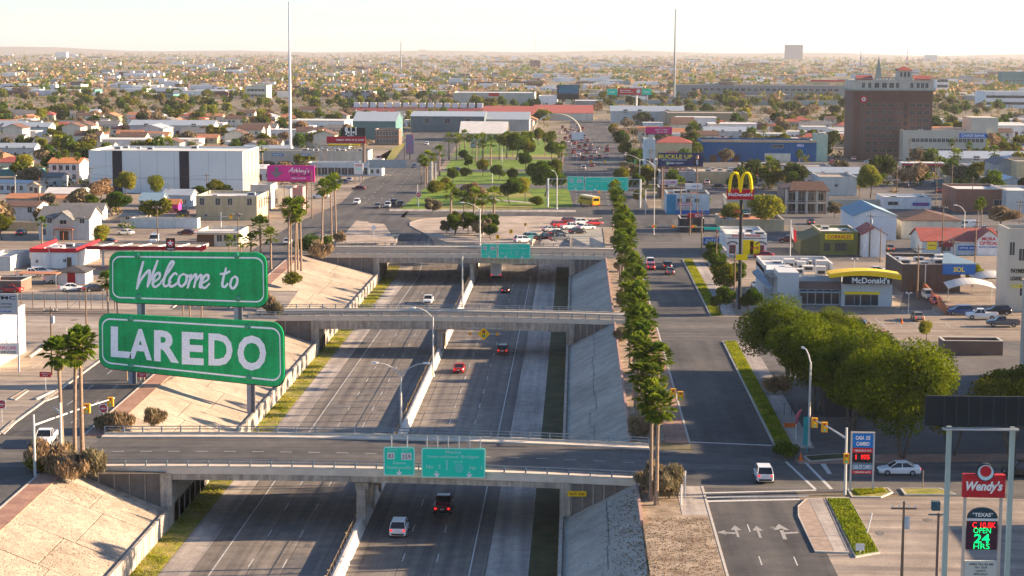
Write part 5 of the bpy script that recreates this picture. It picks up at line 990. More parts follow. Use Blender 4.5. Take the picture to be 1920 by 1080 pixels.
# ================================================================= welcome sign
YWS = 260.0
def wp(u, v, y=YWS): a = ray(u, v); t = y/a.y; return Vector((a.x*t, y, HC+a.z*t))
wsn = thing('welcome_sign','big green two board WELCOME TO LAREDO sign on dark steel posts','road sign',(-54.5,YWS,0)); O = wsn.location
G1 = layered('sign_green_worn', (.0,.42,.12), (.0,.31,.085), (.0,.50,.15), .12, .7, 3, rough=.5, streak=(1.6,1,.05), bump=0, spec=.25, soft=.5)
LW = layered('letter_worn', (.95,.95,.95), (.90,.91,.91), (.97,.97,.97), .5, 2.5, 9, rough=.5, soft=.3, spots=(1.6,.72,(.35,.60,.46)), bump=0)
def bil(c, u, v): return (c[0]*(1-u)+c[1]*u)*(1-v)+(c[3]*(1-u)+c[2]*u)*v       # bl, br, tr, tl
def rrect(u0, v0, u1, v1, ru, rv, n=6):
    p = []
    for cu, cv, a0 in ((u1-ru,v0+rv,-90),(u1-ru,v1-rv,0),(u0+ru,v1-rv,90),(u0+ru,v0+rv,180)):
        for i in range(n+1): a = R(a0+90*i/n); p.append((cu+ru*math.cos(a), cv+rv*math.sin(a)))
    return p
def big_board(cpx, label):
    c = [wp(*q)-O for q in cpx]; W_ = (c[1]-c[0]).length; H_ = (c[3]-c[0]).length; ru, rv = .11*H_/W_*2.0, .20
    m = MB().slab([bil(c,u,v)+Vector((0,-.35,0)) for u, v in rrect(0,0,1,1,ru,rv)], (0,.35,0)).build('sign_board', [G1], wsn)
    MB().slab([bil(c,u,v)+Vector((0,.02,0)) for u, v in rrect(-.004,-.02,1.004,1.0,ru,rv)], (0,.12,0)).build('board_back', SK, wsn)
    g = MB(); i0 = rrect(.03*H_/W_*4*.5,.085,1-.03*H_/W_*4*.5,.915,ru*.75,rv*.75,8); k = .018*4*H_/W_*.5; i1 = rrect(.03*H_/W_*2+k*.45,.085+.028,1-.03*H_/W_*2-k*.45,.915-.028,ru*.68,rv*.68,8)
    n = len(i0)
    for i in range(n):
        j = (i+1) % n; g.poly([bil(c,*i0[i])+Vector((0,-.37,0)), bil(c,*i0[j])+Vector((0,-.37,0)), bil(c,*i1[j])+Vector((0,-.37,0)), bil(c,*i1[i])+Vector((0,-.37,0))])
    g.build('border_line', LW, m); return c, m
cU, mU = big_board([(206,566),(502,576),(500,473),(206,471)], '')
cL, mL = big_board([(187,688),(534,726),(532,604),(186,586)], '')
# LAREDO: one mesh per letter
LT = [('L',209,247,611,668,671),('A',243,286,615,671,675),('R',290,337,618,676,680),('E',342,383,621,682,684),('D',392,437,624,684,686),('O',446,500,627,694,694)]
for ch, ul, ur, vt_, vbl, vbr in LT:
    q = [wp(ul,vbl)-O, wp(ur,vbr)-O, wp(ur,vt_+2)-O, wp(ul,vt_)-O]
    me = text_me(ch, 1, 1, LW, .035, 0, warp=lambda x, y, q=q: tuple(bil(q, x, y)+Vector((0,-.40,0)))); link('letter', me, mL)
# hand brushed script, drawn stroke by stroke
def strokes(lst, box, m, parent, thick, name, depth=-.40, c=None):
    x0, x1, y0, y1 = box
    for st in lst:
        P_ = []
        for i in range(len(st)-1):          # catmull-rom through the stroke points
            p0 = Vector(st[max(i-1,0)]); p1 = Vector(st[i]); p2 = Vector(st[i+1]); p3 = Vector(st[min(i+2,len(st)-1)])
            for k in range(6):
                t = k/6; P_.append(.5*((2*p1)+(p2-p0)*t+(2*p0-5*p1+4*p2-p3)*t*t+(3*p1-p0-3*p2+p3)*t*t*t))
        P_.append(Vector(st[-1])); g = MB(); n = len(P_); Lp, Rp = [], []
        for i in range(n):
            d = (P_[min(i+1,n-1)]-P_[max(i-1,0)]).normalized(); nn = Vector((-d.y, d.x)); w0 = thick*(.62+.30*math.sin(3.1*i/n)); e = d*thick*.4*(-1 if i == 0 else 1 if i == n-1 else 0)
            Lp.append(Vector(c(*(P_[i]+e+nn*w0)))); Rp.append(Vector(c(*(P_[i]+e-nn*w0))))
        for i in range(n-1): k_d = Vector((0,-.004*i-.02*lst.index(st),0)); k_e = Vector((0,-.004*(i+1)-.02*lst.index(st),0)); g.poly([Lp[i]+k_d, Lp[i+1]+k_e, Rp[i+1]+k_e, Rp[i]+k_d])
        g.build(name, m, parent)
def pxs(uv): return uv
# coordinates below are pixels of the enlarged sign, origin as in the photograph's lettering
WS = [ [[(258,541),(262,520),(270,490)],[(258,541),(266,523),(281,506),(281,520),(278,535)],[(278,537),(285,520),(297,488)]],
 [[(290,528),(300,520),(300,511),(292,516),(288,532),(293,537),(303,530)]], [[(303,528),(318,508),(327,492),(322,491),(313,510),(308,530),(313,536),(322,527)]],
 [[(333,514),(328,512),(319,524),(321,536),(330,533),(337,526)]], [[(345,513),(338,518),(336,530),(342,536),(350,528),(351,516),(345,513)],[(351,518),(357,516)]],
 [[(360,514),(357,525),(353,539)],[(357,527),(367,514),(369,519),(365,538)],[(367,528),(377,515),(379,520),(376,536),(380,538)]], [[(381,530),(391,523),(391,515),(384,518),(379,533),(385,539),(394,531)]],
 [[(425,502),(420,520),(418,534),(423,537),(428,531)],[(414,513),(423,512),(432,508)]], [[(443,518),(436,522),(433,534),(438,540),(445,532),(446,521),(441,517)]] ]
wc = lambda u, v: wp(u, v)-O+Vector((0,-.40,0))
for letter in WS:
    strokes(letter, (0,1,0,1), LW, mU, 2.7, 'letter', c=wc)
for (u, v) in ((259,479),(445,479),(260,556),(447,559),(246,598),(465,612),(246,686),(467,707)):
    p = wp(u, v)-O; r = .42; g = MB(); g.loft([[(p.x+rr*math.cos(a*math.pi/5),p.y-.36-d,p.z+rr*math.sin(a*math.pi/5)) for a in range(10)] for rr, d in ((.46,0),(.44,.10),(.30,.22),(.12,.27))]); g.build('bolt', P('bolt_green',.02,.30,.14,rough=.3,spec=.6,var=0), wsn, smooth=True)
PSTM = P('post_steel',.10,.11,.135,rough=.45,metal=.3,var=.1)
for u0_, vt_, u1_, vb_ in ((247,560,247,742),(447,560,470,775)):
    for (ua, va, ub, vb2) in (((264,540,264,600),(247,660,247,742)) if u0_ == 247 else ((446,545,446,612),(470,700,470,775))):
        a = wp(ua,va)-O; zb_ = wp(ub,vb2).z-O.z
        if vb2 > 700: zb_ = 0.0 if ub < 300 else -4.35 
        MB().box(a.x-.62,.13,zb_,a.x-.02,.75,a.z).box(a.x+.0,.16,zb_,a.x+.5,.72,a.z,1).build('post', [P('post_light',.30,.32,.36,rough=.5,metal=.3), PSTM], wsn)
# ================================================================= highway signs
def shield(parent, x, z, s, kind):
    if kind == 'us': p = MB().slab([(x-s,-.02,z-s*.9),(x+s,-.02,z-s*.9),(x+s,-.02,z+s*.9),(x-s,-.02,z+s*.9)], (0,-.03,0)).build('route_shield', SWH, parent); text('83', s*1.4, s*1.1, TK, p, (x,-.065,z))
    elif kind == 'tx': p = MB().slab([(x-s*1.3,-.02,z-s*.9),(x+s*1.3,-.02,z-s*.9),(x+s*1.3,-.02,z+s*.9),(x-s*1.3,-.02,z+s*.9)], (0,-.03,0)).build('route_shield', SWH, parent); text('359', s*2.1, s*1.0, TK, p, (x,-.065,z-s*.15)); text('TEXAS', s*1.5, s*.28, TK, p, (x,-.065,z+s*.68))
    else: p = MB().slab([(x+s*a,-.02,z+s*b) for a, b in ((0,-1.1),(.75,-.6),(.95,.2),(.7,.95),(-.7,.95),(-.95,.2),(-.75,-.6))], (0,-.03,0)).build('route_shield', P('shield_mint',.10,.60,.48,var=0), parent); text('35', s*.9, s*.7, SG, p, (x,-.065,z))
def darrow(parent, x, z, s): MB().slab([(x-.12*s,-.03,z+s*.6),(x-.12*s,-.03,z-.1*s),(x-.55*s,-.03,z+.15*s),(x-.55*s,-.03,z-.1*s),(x,-.03,z-.7*s),(x+.55*s,-.03,z-.1*s),(x+.55*s,-.03,z+.15*s),(x+.12*s,-.03,z-.1*s),(x+.12*s,-.03,z+s*.6)],(0,-.02,0)).build('arrow', TW, parent)
def gsign(root, xa, xb, za, zb, y, kind):
    W_, H_ = xb-xa, zb-za; o = MB().slab([(x*W_/2+0,0,z*H_/2) for x, z in [(2*a-1, 2*b-1) for a, b in rrect(0,0,1,1,.06*H_/W_*1.2,.07,3)]], (0,.12,0)).build('sign_panel', SG, root, ((xa+xb)/2,y,(za+zb)/2))
    g = MB(); A = rrect(.012*H_/W_,.012,1-.012*H_/W_,.988,.06*H_/W_,.06,3); B_ = rrect(.035*H_/W_,.035,1-.035*H_/W_,.965,.05*H_/W_,.05,3)
    f = lambda q: ((q[0]-.5)*W_, -.02, (q[1]-.5)*H_)
    for i in range(len(A)): j = (i+1) % len(A); g.poly([f(A[i]), f(A[j]), f(B_[j]), f(B_[i])])
    g.build('sign_border', GLEAM, o); TM_ = P('letter_mint',.35,.72,.62,var=0)
    if kind == 'a':
        text('SOUTH', W_*.30, H_*.075, TM_, o, (-W_*.22,-.03,H_*.40)); text('EAST', W_*.26, H_*.075, TM_, o, (W_*.22,-.03,H_*.40)); shield(o,-W_*.26,H_*.19,H_*.125,'us'); shield(o,W_*.23,H_*.18,H_*.135,'tx')
        text('Zapata', W_*.42, H_*.11, TM_, o, (0,-.03,-H_*.06), .01); text('Hebbronville', W_*.78, H_*.10, TM_, o, (0,-.03,-H_*.21), .01); darrow(o,0,-H_*.38,H_*.16)
    else:
        text('Mexico', W_*.24, H_*.11, TM_, o, (0,-.03,H_*.37), .01); text('International Bridges', W_*.80, H_*.125, TM_, o, (0,-.03,H_*.20), .01); text('No   2', W_*.23, H_*.13, TM_, o, (-W_*.31,-.03,-H_*.13), .01); text('No   1', W_*.19, H_*.13, TM_, o, (W_*.35,-.03,-H_*.15), .01)
        MB().box(-.05,-.03,-H_*.25,.05,-.01,H_*.10).build('divider', TM_, o, (-W_*.1,0,0)); text('SPUR', W_*.15, H_*.06, TM_, o, (W_*.08,-.03,H_*.04)); shield(o,W_*.09,-H_*.17,H_*.15,'spur'); darrow(o,-W_*.26,-H_*.37,H_*.16); darrow(o,W_*.25,-H_*.38,H_*.16)
    return o
def hung(label, rects, y, brz):
    t = thing('overhead_road_sign', label, 'road sign', (xat((rects[0][0]+rects[-1][1])/2, rects[0][3], y), y, 0)); cx = t.location.x
    for u0, u1, v0, v1, kd in rects:
        um = (u0+u1)/2; gsign(t, xat(u0,v1,y)-cx, xat(u1,v1,y)-cx, zat(um,v1,y), zat(um,v0,y), 0, kd)
        n = max(2, int((u1-u0)/20))
        for i in range(n): x = xat(u0+(u1-u0)*(i+.5)/n,v1,y)-cx; MB().box(x-.06,.14,zat(um,v1,y)+.2,x+.06,.34,zat(um,v0,y)+ (1.2 if brz else .3)).build('bracket', STEEL, t)
    return t
hung('green sign for routes 83 and 359 on the near overpass', [(719,778,838,892,'a')], 203.2, True)
hung('wide green Mexico International Bridges sign on the near overpass', [(790,910,840,896,'b')], 203.2, True)
hung('smaller green route sign left of the pair on the far overpass', [(902,932,457,484,'a')], 426.6, False)
hung('wider green bridges sign right of the pair on the far overpass', [(934,994,457,485,'b')], 426.6, False)
y = 566; gt = thing('sign_gantry','grey gantry holding two wide green signs above the stop line','road sign',(0,y,0)); xl, xr = xat(1027,395,y), xat(1200,395,y)
for x in (xl, xr): MB().cyl((x,0,0),(x,0,zat(1100,335,y)),.3).build('post', STEEL, gt)
g = MB(); z0, z1 = zat(1100,352,y), zat(1100,336,y)
for z in (z0, z1):
    for yy in (.3, 1.0): g.tube([(xl,yy,z),(xr,yy,z)], .1, 5)
for i in range(18): x = xl+(xr-xl)*i/18; g.tube([(x,.3,z0),(x+(xr-xl)/18,.3,z1)], .06, 4)
g.build('truss', STEEL, gt); gsign(gt, xat(1064,350,y), xat(1095,350,y), zat(1080,357,y), zat(1080,331,y), 0, 'a'); gsign(gt, xat(1096.5,350,y), xat(1178,350,y), zat(1120,358,y), zat(1120,332,y), 0, 'b')
y = 203; cs = thing('clearance_sign','yellow clearance board reading 16 FT 2 IN on the near overpass column','road sign',(xat(1082,925,y),y,0)); o = MB().slab([(a*2.1-1.05,0,b*.62) for a, b in rrect(0,0,1,1,.06,.15,3)],(0,.06,0)).build('sign_panel', P('sign_amber',.85,.47,.01,var=0), cs, (0,0,zat(1082,931,y))); text('16 FT  2 IN', 1.6, .3, TK, o, (0,-.02,.3), .02)
for x in (-.7,.7): MB().box(x-.04,.07,zat(1082,931,y),x+.04,.5,zat(1082,931,y)+.6).build('bracket', STEEL, cs)
sgw = thing('warning_sign','yellow diamond signal ahead sign hung on the middle overpass','road sign',(xat(907,626,324.9),324.9,0)); z = zat(907,626,324.9)
o = MB().slab([(0,0,z-1.15),(1.15,0,z),(0,0,z+1.15),(-1.15,0,z)],(0,.06,0)).build('sign_panel', P('sign_amber',.85,.47,.01), sgw); MB().box(-.22,-.03,z-.6,.22,-.01,z+.6).build('signal_symbol', TK, o)
for k, (dz, m) in enumerate(((.38,SR),(0,SYL),(-.38,SG))): MB().cyl((0,-.05,z+dz),(0,-.035,z+dz),.15,n=10).build('signal_dot', m, o)
for x in (-2.4,2.4): MB().cyl((x,-.15,z),(x,.1,z),.3,n=10).build('flasher', SOR, sgw)
MB().box(-3.2,.1,z+.9,3.2,.25,z+1.05).box(-3.2,.1,z-.1,3.2,.25,z+.02).build('bracket', STEEL, sgw)
# ================================================================= lamps and signals
def lamp(label, pos, h, arms, z0=0, r=.17, name='street_lamp', L=3.2, rise=1.5, cat='street lamp', group=None):
    t = thing(name, label, cat, pos, 0, group); MB().cyl((0,0,0),(0,0,h),r*1.15,r*.7,8).cyl((0,0,0),(0,0,.5),r*2,r*1.6,8).build('pole', P('pole_pale',.52,.50,.46,var=.08,rough=.5), t)
    for (dx, dy) in arms:
        p = [(0,0,h-.2),(dx*L*.35,dy*L*.35,h+rise*.55),(dx*L*.7,dy*L*.7,h+rise*.9),(dx*L,dy*L,h+rise)]; MB().tube(p,[.10,.09,.08,.07],5).build('arm', MATS['pole_pale'], t)
        MB().loft([[(dx*(L-.1)+a*dx,dy*(L-.1)+a*dy-w,h+rise-.06),(dx*(L-.1)+a*dx,dy*(L-.1)+a*dy+w,h+rise-.06),(dx*(L-.1)+a*dx,dy*(L-.1)+a*dy+w*.6,h+rise+.16),(dx*(L-.1)+a*dx,dy*(L-.1)+a*dy-w*.6,h+rise+.16)] for a, w in ((0,.1),(.35,.22),(.8,.2),(1.0,.08))]).build('lamp_head', SWH, t)
    return t
def lamp_at(label, u, vb, vt, arms, z=0.0, **k):
    p = at(u, vb, z) if z > -1 else on(u, vb); lamp(label, p, zat(u, vt, p.y)-p.z-(1.5 if arms else 0), arms, **k)
lamp_at('pale double armed street lamp rising from the median barrier', 752, 817, 681, [(-1,0),(1,0)], z=-6, r=.16)
lamp_at('single armed street lamp in front of the middle overpass', 812, 706, 577, [(-1,-.1)], z=-6, r=.15, L=2.9)
lamp_at('street lamp pole by the far overpass below the green signs', 867, 580, 480, [], z=-6)
lamp_at('street lamp at the end of the gravel island near the green signs', 900, 462, 380, [(-1,0)], L=4)
lamp_at('tall slim grey street lamp in front of the leafy row', 1516, 838, 655, [(-.35,.4)], r=.16, L=2)
lamp_at('thin lamp pole in the pale car park left of the green boards', 126, 651, 613, [], r=.07); 
lamp_at('lamp with a long arm by the blue and white shop', 1226, 440, 300, [(-1,0)], L=3, r=.1)
lamp_at('street lamp by the trees of the busy road', 1199, 350, 290, [(-1,0)], L=5)
lamp_at('pale pole in the park, nearer one', 923, 382, 325, [], r=.14); lamp_at('pale pole by the overhead sign post', 1044, 392, 320, [(-.6,0)], r=.16, L=2); lamp_at('pale pole in the park, farther one', 941, 322, 278, [], r=.14); lamp_at('pale pole at the left edge of the plaza', 817, 349, 306, [], r=.15); lamp_at('street lamp on the verge by the wide left street', 783,385,346,[], r=.12)
lamp_at('white flagless pole in front of the restaurant', 1481, 496, 412, [], r=.12); lamp_at('twin headed lamp behind the yellow canopy', 1601, 520, 474, [(-.4,0),(.4,0)], r=.08, L=1, rise=.2); lamp_at('lamp in the lot beside the yellow canopy', 1703, 588, 535, [(-.3,0),(.3,0)], r=.08, L=1, rise=.1)
lamp_at('curved armed street lamp by the optical shop', 1808, 440, 385, [(-1,0)], L=2.2, r=.1)
lamp_at('lamp post in front of the white warehouse', 209, 352, 326, [(.5,0),(-.5,0)], r=.12, L=1, rise=.1); lamp_at('tall lamp post left of the warehouse by the white cottage', 29, 366, 321, [(.3,0)], r=.12, L=1, rise=.1)
# flag
fp = at(1481,496); fl = thing('flag','red and white flag drooping from the white pole','flag',(fp.x+.1,fp.y,zat(1481,424,fp.y))); MB().slab([(0,0,0),(1.2,.3,-1.2),(1.3,.4,-3.8),(.4,.1,-3.0)],(0,.06,0)).build('flag_cloth', SR, fl); MB().slab([(0,-.01,0),(.5,.1,-.5),(.6,.12,-3.1),(.2,0,-2.6)],(0,-.04,0)).build('white_stripe', SWH, fl)
# very tall masts
def mast(label, u, vb, htop, r, m, y=None):
    p = at(u, vb); t = thing('mast', label, 'mast', p); MB().cyl((0,0,0),(0,0,htop*.5),r,r*.85,10).cyl((0,0,htop*.5),(0,0,htop),r*.85,r*.5,10).build('pole', m, t)
mast('very tall thick white mast in front of the arcade building', 545, 312, 66, .62, P('mast_white',.66,.66,.68,var=.05)); mast('very tall slender grey mast in the distance on the horizon', 1264, 188, 86, .95, P('mast_grey',.28,.30,.31,var=.05))
for u, vb, h, r, lb in ((752,135,62,1.6,'white pole far off behind the pale blue block'),(1004,103,230,2.2,'hazy lattice mast on the horizon above the park'),(1238,103,150,1.8,'small hazy mast left of the tall grey one'),(1554,101,200,1.6,'faint mast on the horizon left of the hotel')): mast(lb, u, vb, h, r, MATS['mast_grey'])
# utility poles
def upole(label, u, vb, vt, cross=1, group=None, tr=0, m=WOOD, r=.16, lean=0):
    p = at(u, vb); h = zat(u, vt, p.y); t = thing('utility_pole', label, 'utility pole', p, 0, group); MB().cyl((0,0,0),(lean,0,h),r,r*.6,7).build('pole', m, t)
    if cross: MB().box(-1.1,-.06,h-.7,1.1,.06,h-.56).build('crossarm', m, t); 
    if cross:
        for x in (-.95,-.4,.4,.95): MB().cyl((x+lean,0,h-.56),(x+lean,0,h-.3),.05,n=6).build('insulator', SWH, t)
    if tr: MB().cyl((.3+lean,0,h-2.4),(.3+lean,0,h-1.4),.26,n=10).build('transformer', P('transformer_grey',.42,.46,.48), t)
    return Vector((p.x+lean, p.y, h-.5))
U = {}
for key, a in dict(a=('wooden utility pole with grey transformer in the pale lot, nearest the left boards',98,703,575,1,None,1), b=('leaning brown utility pole by the fence left of the WELCOME board',163,651,538,0,None,0), c=('utility pole on the near right lot between grass strip and sign pylons',1689,1130,940,1,None,1),
  d=('wooden pole carrying signals by the garage',447,470,398,1), e=('red brown pole behind the petrol star sign',296,470,385,1), f=('utility pole beside the pink billboard',585,410,320,0), g=('pole left of the narrow red roofed shed',1630,482,400,1,None,1), h=('leaning pale pole by the shed',1650,492,425,0), i=('dark tall pole in front of the optical shop',1766,478,385,1), j=('dark pole beside the blue painted sign',1786,540,450,1),
  k=('pole by the small trees before the white warehouse',388,372,325,1), l=('pole in front of the pale porch house',318,386,345,0), m=('pole by the red roofed canopy',1755,385,300,1), n=('tall pale pole right of the round tree',1681,366,294,1), o=('dark pole at the corner of the exchange shop',1307,412,322,1), p=('utility pole beside the busy verge',1170,300,225,1), q=('utility pole beyond the busy verge',1158,275,215,1), r=('pole at the left house rows',88,360,310,1), s=('pole near the columned building',1611,372,340,1), t=('pole beside the station hall',770,285,240,1), u=('second pole beside the station hall',758,300,246,1), v=('pole right of the hotel',1790,320,255,1)).items():
    U[key] = upole(*a)
def wire(label, pts, sag=1.2, grp='overhead wires'):
    g = MB()
    for a, b in zip(pts, pts[1:]):
        n = 8; P_ = [tuple(a+(b-a)*(i/n)+Vector((0,0,-sag*4*(i/n)*(1-i/n)))) for i in range(n+1)]; g.tube(P_, .035, 3)
    tag(g.build('overhead_wire', DARKM), label, 'wire', grp)
wire('dark wire between the pale lot pole and the leaning pole', [U['a'], U['b']]); wire('wire from the optical shop pole to the blue sign pole', [U['i'], U['j']]); wire('wire between the shed pole and the optical shop pole', [U['g'], U['i']]); wire('wire across the small houses at left', [U['r'], U['k'], U['d']], 2)
wire('wire along the busy verge', [U['p'], U['q']]); wire('wire over the far right street', [U['n'], U['m'], U['v']], 2); wire('wire from the red brown pole to the garage pole', [U['e'], U['d']])
# traffic signals
def sig(parent, x, y, z, col, w=.35, side=0):
    b = MB().box(x-w,y-.2,z-.55,x+w,y+.2,z+.55).build('signal_head', P('signal_'+col, *{'amber':(.75,.34,.02),'black':(.03,.03,.03),'red':(.6,.02,.02)}[col], var=0), parent)
    for k, m in ((.33,SR),(0,SYL),(-.33,SG)): MB().cyl((x,y-.24,z+k),(x,y-.2,z+k),.12,n=8).build('lens', m, b)
def mastarm(label, u, vb, ht, end, n, col='amber', horiz=False, m=None, group=None):
    p = at(u, vb); t = thing('traffic_signal', label, 'traffic signal', p, 0, group); m = m or P('signal_pole',.50,.50,.47,rough=.5,metal=.2); e = Vector(end)
    MB().cyl((0,0,0),(0,0,ht+1.2),.17,.12,8).build('pole', m, t); MB().tube([(0,0,ht),tuple(e*.5+Vector((0,0,ht+.35))),(e.x,e.y,ht+.5)],[.12,.09,.06],6).build('mast_arm', m, t)
    for i in range(n):
        f = .95-.3*i if not horiz else .95-.22*i
        if horiz: q = MB().box(e.x*f-.6,e.y*f-.2,ht+.2,e.x*f+.6,e.y*f+.2,ht+.75).build('signal_head', P('signal_amber',.75,.34,.02), t); [MB().cyl((e.x*f+k,e.y*f-.25,ht+.47),(e.x*f+k,e.y*f-.2,ht+.47),.14,n=8).build('lens', mm, q) for k, mm in ((-.38,RLE),(0,SYL),(.38,SG))]
        else: sig(t, e.x*f, e.y*f-.1, ht+.2, col)
    return t
mastarm('traffic signal with two amber heads on a long arm at the near left corner', 66, 893, 5.8, (5.6,14,0), 2); 
mastarm('tall pale traffic signal by the three near palms', 116, 880, 6.5, (-1.2,1,0), 0)
tsg = mastarm('traffic signal leaning over the near right crossing by the exchange sign', 1584, 928, 6.2, (-2.6,8,0), 2); sig(tsg, .0, -.4, 4.1, 'amber', .3)
mastarm('traffic signal with amber heads by the near palms planter', 1232, 818, 6.0, (2.6,-6,0), 2)
mastarm('long armed traffic signal over the far right junction with three amber heads', 1386, 478, 6.2, (-21,-1,0), 3, horiz=True); 
g_ = thing('street_name_sign','long green street name board hanging over the far right junction','road sign',(at(1386,478).x-6.5,at(1386,478).y-1.2,0)); MB().box(-1.9,-.1,6.0,1.9,0,6.6).build('sign_panel', SG, g_)
mastarm('traffic signal arm over the bus at the plaza junction', 1210, 402, 6.0, (-14,0,0), 3, horiz=True); mastarm('traffic signal on the left side of the far overpass junction', 415, 452, 6, (3,-2,0), 1)
mastarm('green armed traffic signal across the far end of the busy road', 1190, 338, 6.5, (-17,0,0), 2, m=P('arm_green',.05,.30,.22))
# round no-entry signs, small signs
def small_sign(label, u, vb, vt, kind, s=.45, name='road_sign'):
    p = at(u, vb) if kind != 'w_' else at(u, vb); h = zat(u, vt, p.y); t = thing(name, label, 'road sign', p); MB().cyl((0,0,0),(0,0,h),.045,n=6).build('post', STEEL, t)
    if kind == 'noentry':
        q = MB().box(-s,-.08,h-2*s,s,-.05,0+h).build('sign_plate', SWH, t); MB().cyl((0,-.1,h-s),(0,-.085,h-s),s*.94,n=20).build('red_disc', SR, q); MB().box(-s*.7,-.12,h-s*1.12,s*.7,-.105,h-s*.88).build('white_bar', SWH, q); text('DO NOT', s*1.0, s*.22, TW, q, (0,-.125,h-s*.62)); text('ENTER', s*.9, s*.22, TW, q, (0,-.125,h-s*1.38))
    elif kind == 'diamond_w': MB().slab([(0,-.08,h-2.2*s),(1.1*s,-.08,h-1.1*s),(0,-.08,h),(-1.1*s,-.08,h-1.1*s)],(0,.03,0)).build('sign_plate', SWH, t)
    elif kind == 'chev': MB().box(-s*.8,-.08,h-2*s,s*.8,-.05,h).slab([(-.5*s,-.09,h-.3*s),(.1*s,-.09,h-s),(-.5*s,-.09,h-1.7*s),(0,-.09,h-1.7*s),(.6*s,-.09,h-s),(0,-.09,h-.3*s)],(0,-.01,0),1).build('sign_plate', [P('sign_amber',.85,.47,.01), SK], t)
    elif kind == 'red': q = MB().box(-s*1.6,-.08,h-1.5*s,s*1.6,-.05,h).build('sign_plate', SR, t); text('WRONG', s*2.4, s*.4, TW, q, (0,-.1,h-.45*s)); text('WAY', s*1.4, s*.4, TW, q, (0,-.1,h-1.05*s))
    elif kind == 'blank': MB().box(-s,-.08,h-1.6*s,s,-.05,h).build('sign_plate', SWH, t)
    elif kind == 'back': MB().box(-s*1.4,-.08,h-1.5*s,s*1.4,-.05,h).build('sign_plate', P('sign_back_brown',.20,.15,.12), t)
for a in [('round do not enter sign at the left picture edge',4,792,750,'noentry',.55),('round do not enter sign at the kerb by the brick walk',195,806,758,'noentry',.52),('red and white wrong way plate on a post in the pale lot',86,733,697,'red',.5),('small red plate seen between the posts under the LAREDO board',266,722,699,'red',.4),('brown sign back beside the brown bushes',214,806,779,'back',.55),
  ('pale diamond sign on the gravel corner beyond the far overpass',701,446,421,'diamond_w',.75),('pale diamond sign on the gravel island',847,442,425,'diamond_w',.6),('yellow chevron sign on the island, right one',958,442,430,'chev',.55),('yellow chevron sign on the island, left one',933,452,440,'chev',.55),('small yellow sign on the island near the ramp cars',985,432,418,'chev',.4),
  ('do not enter sign at the tip of the plaza',785,388,361,'noentry',.75),('tiny white card sign on the near grass strip',1612,1041,1019,'blank',.42),('do not enter sign beyond the palm clump',603,445,432,'noentry',.5)]: small_sign(*a)
def thin_post(label, u, vb, vt, m, r=.06, name='bollard', cat='bollard', lean=0): p = at(u, vb); MBx = MB().cyl((0,0,0),(lean,0,zat(u, vt, p.y)),r,n=7); t = thing(name, label, cat, p); MBx.build('post', m, t); return t
for u, v in ((1284,935),(1277,948),(1283,925)): thin_post('short pale post with push button by the corner brick walk', u, v, v-52 if u == 1284 else v-40, SWH, .08)['group'] = 'posts by the corner walk'
thin_post('leaning pale stick at the near grass strip edge',1624,1005,962,SWH,.07,'marker_post','post',.5); thin_post('thin bare sapling on the dry grass strip',1730,918,882,P('sapling',.30,.24,.15),.04,'sapling','tree'); thin_post('dark lamp pole beside the near right lot',1755,1120,962,RUST,.14,'lamp_pole','street lamp'); 
ls = at(1755,1120); o = thing('lamp_fixture','dark square lamp fixture on the pole beside the near right lot','lamp',(ls.x-.3,ls.y,zat(1749,950,ls.y))); MB().box(-.35,-.3,-.3,.35,.3,.5).box(-.6,-.1,-.75,.9,.1,-.65).build('lamp_housing', P('fixture_teal',.03,.09,.11), o)
for u, v, lb in ((1501,863,'orange traffic cone on the corner of the shaded crossing'),(1691,606,'orange traffic cone on the restaurant car park')): q = thing('traffic_cone', lb, 'traffic cone', at(u, v)); MB().cyl((0,0,.03),(0,0,.9),.22,.05,10).box(-.3,-.3,0,.3,.3,.04).build('cone_body', P('cone_orange',.80,.16,.02,var=0), q)
p = at(1492,826); q = thing('tube_man','limp pink inflatable figure on a stick at the leafy corner','advertising figure',p); MB().tube([(0,0,0),(0,0,2.2)],.05,5).build('stick', SWH, q); MB().tube([(0,0,2.1),(.05,0,2.8),(.35,0,3.5),(.6,0,3.9)],[.16,.24,.22,.1],7).build('figure_tube', P('tube_pink',.50,.12,.16), q)
p = at(1481,802); q = thing('crate','small bright orange box on the ground under the olive trees','box',p); MB().box(-.7,-.3,0,.7,.3,.5).box(-.75,-.35,.5,.75,.35,.58).build('crate_body', P('crate_orange',.70,.14,.02), q)
p = at(1513,848); q = thing('banner_post','teal banner post beside the tall grey lamp','post',p); MB().cyl((0,0,0),(0,0,zat(1510,780,p.y)),.07).box(-.5,-.02,zat(1510,835,p.y),.0,.02,zat(1510,782,p.y)).build('banner', P('banner_teal',.02,.30,.30), q)
# ================================================================= advertising signs
def pylon(label, u0, u1, vb, y=None): 
    p = at((u0+u1)/2, vb); t = thing('sign_pylon', label, 'sign', p); hw = (xat(u1,vb,p.y)-xat(u0,vb,p.y))/2; return t, hw, p.y
def panel(t, hw, y, u, v1, v0, m, rows=(), tm=TW, bold=.02, shear=0, d=.25, name='sign_panel', oy=0, sx=1.0, off=0):
    zb, zt = zat(u, v1, y), zat(u, v0, y); o = MB().box(-hw*sx,-d/2,0,hw*sx,d/2,zt-zb).build(name, m, t, (off,oy,zb)); h = zt-zb
    for s_, cz, tw, th_, *mm in rows: text(s_, 2*hw*sx*tw, h*th_, mm[0] if mm else tm, o, (0,-d/2-.015,h*cz), bold, shear)
    return o
t, hw, y = pylon('tall exchange sign pylon reading CASA DE CAMBIO by the near crossing', 1593, 1637, 922)
for x in (-hw+.06, hw-.06): MB().box(x-.09,-.1,0,x+.09,.1,zat(1615,810,y)).build('post', STEEL, t)
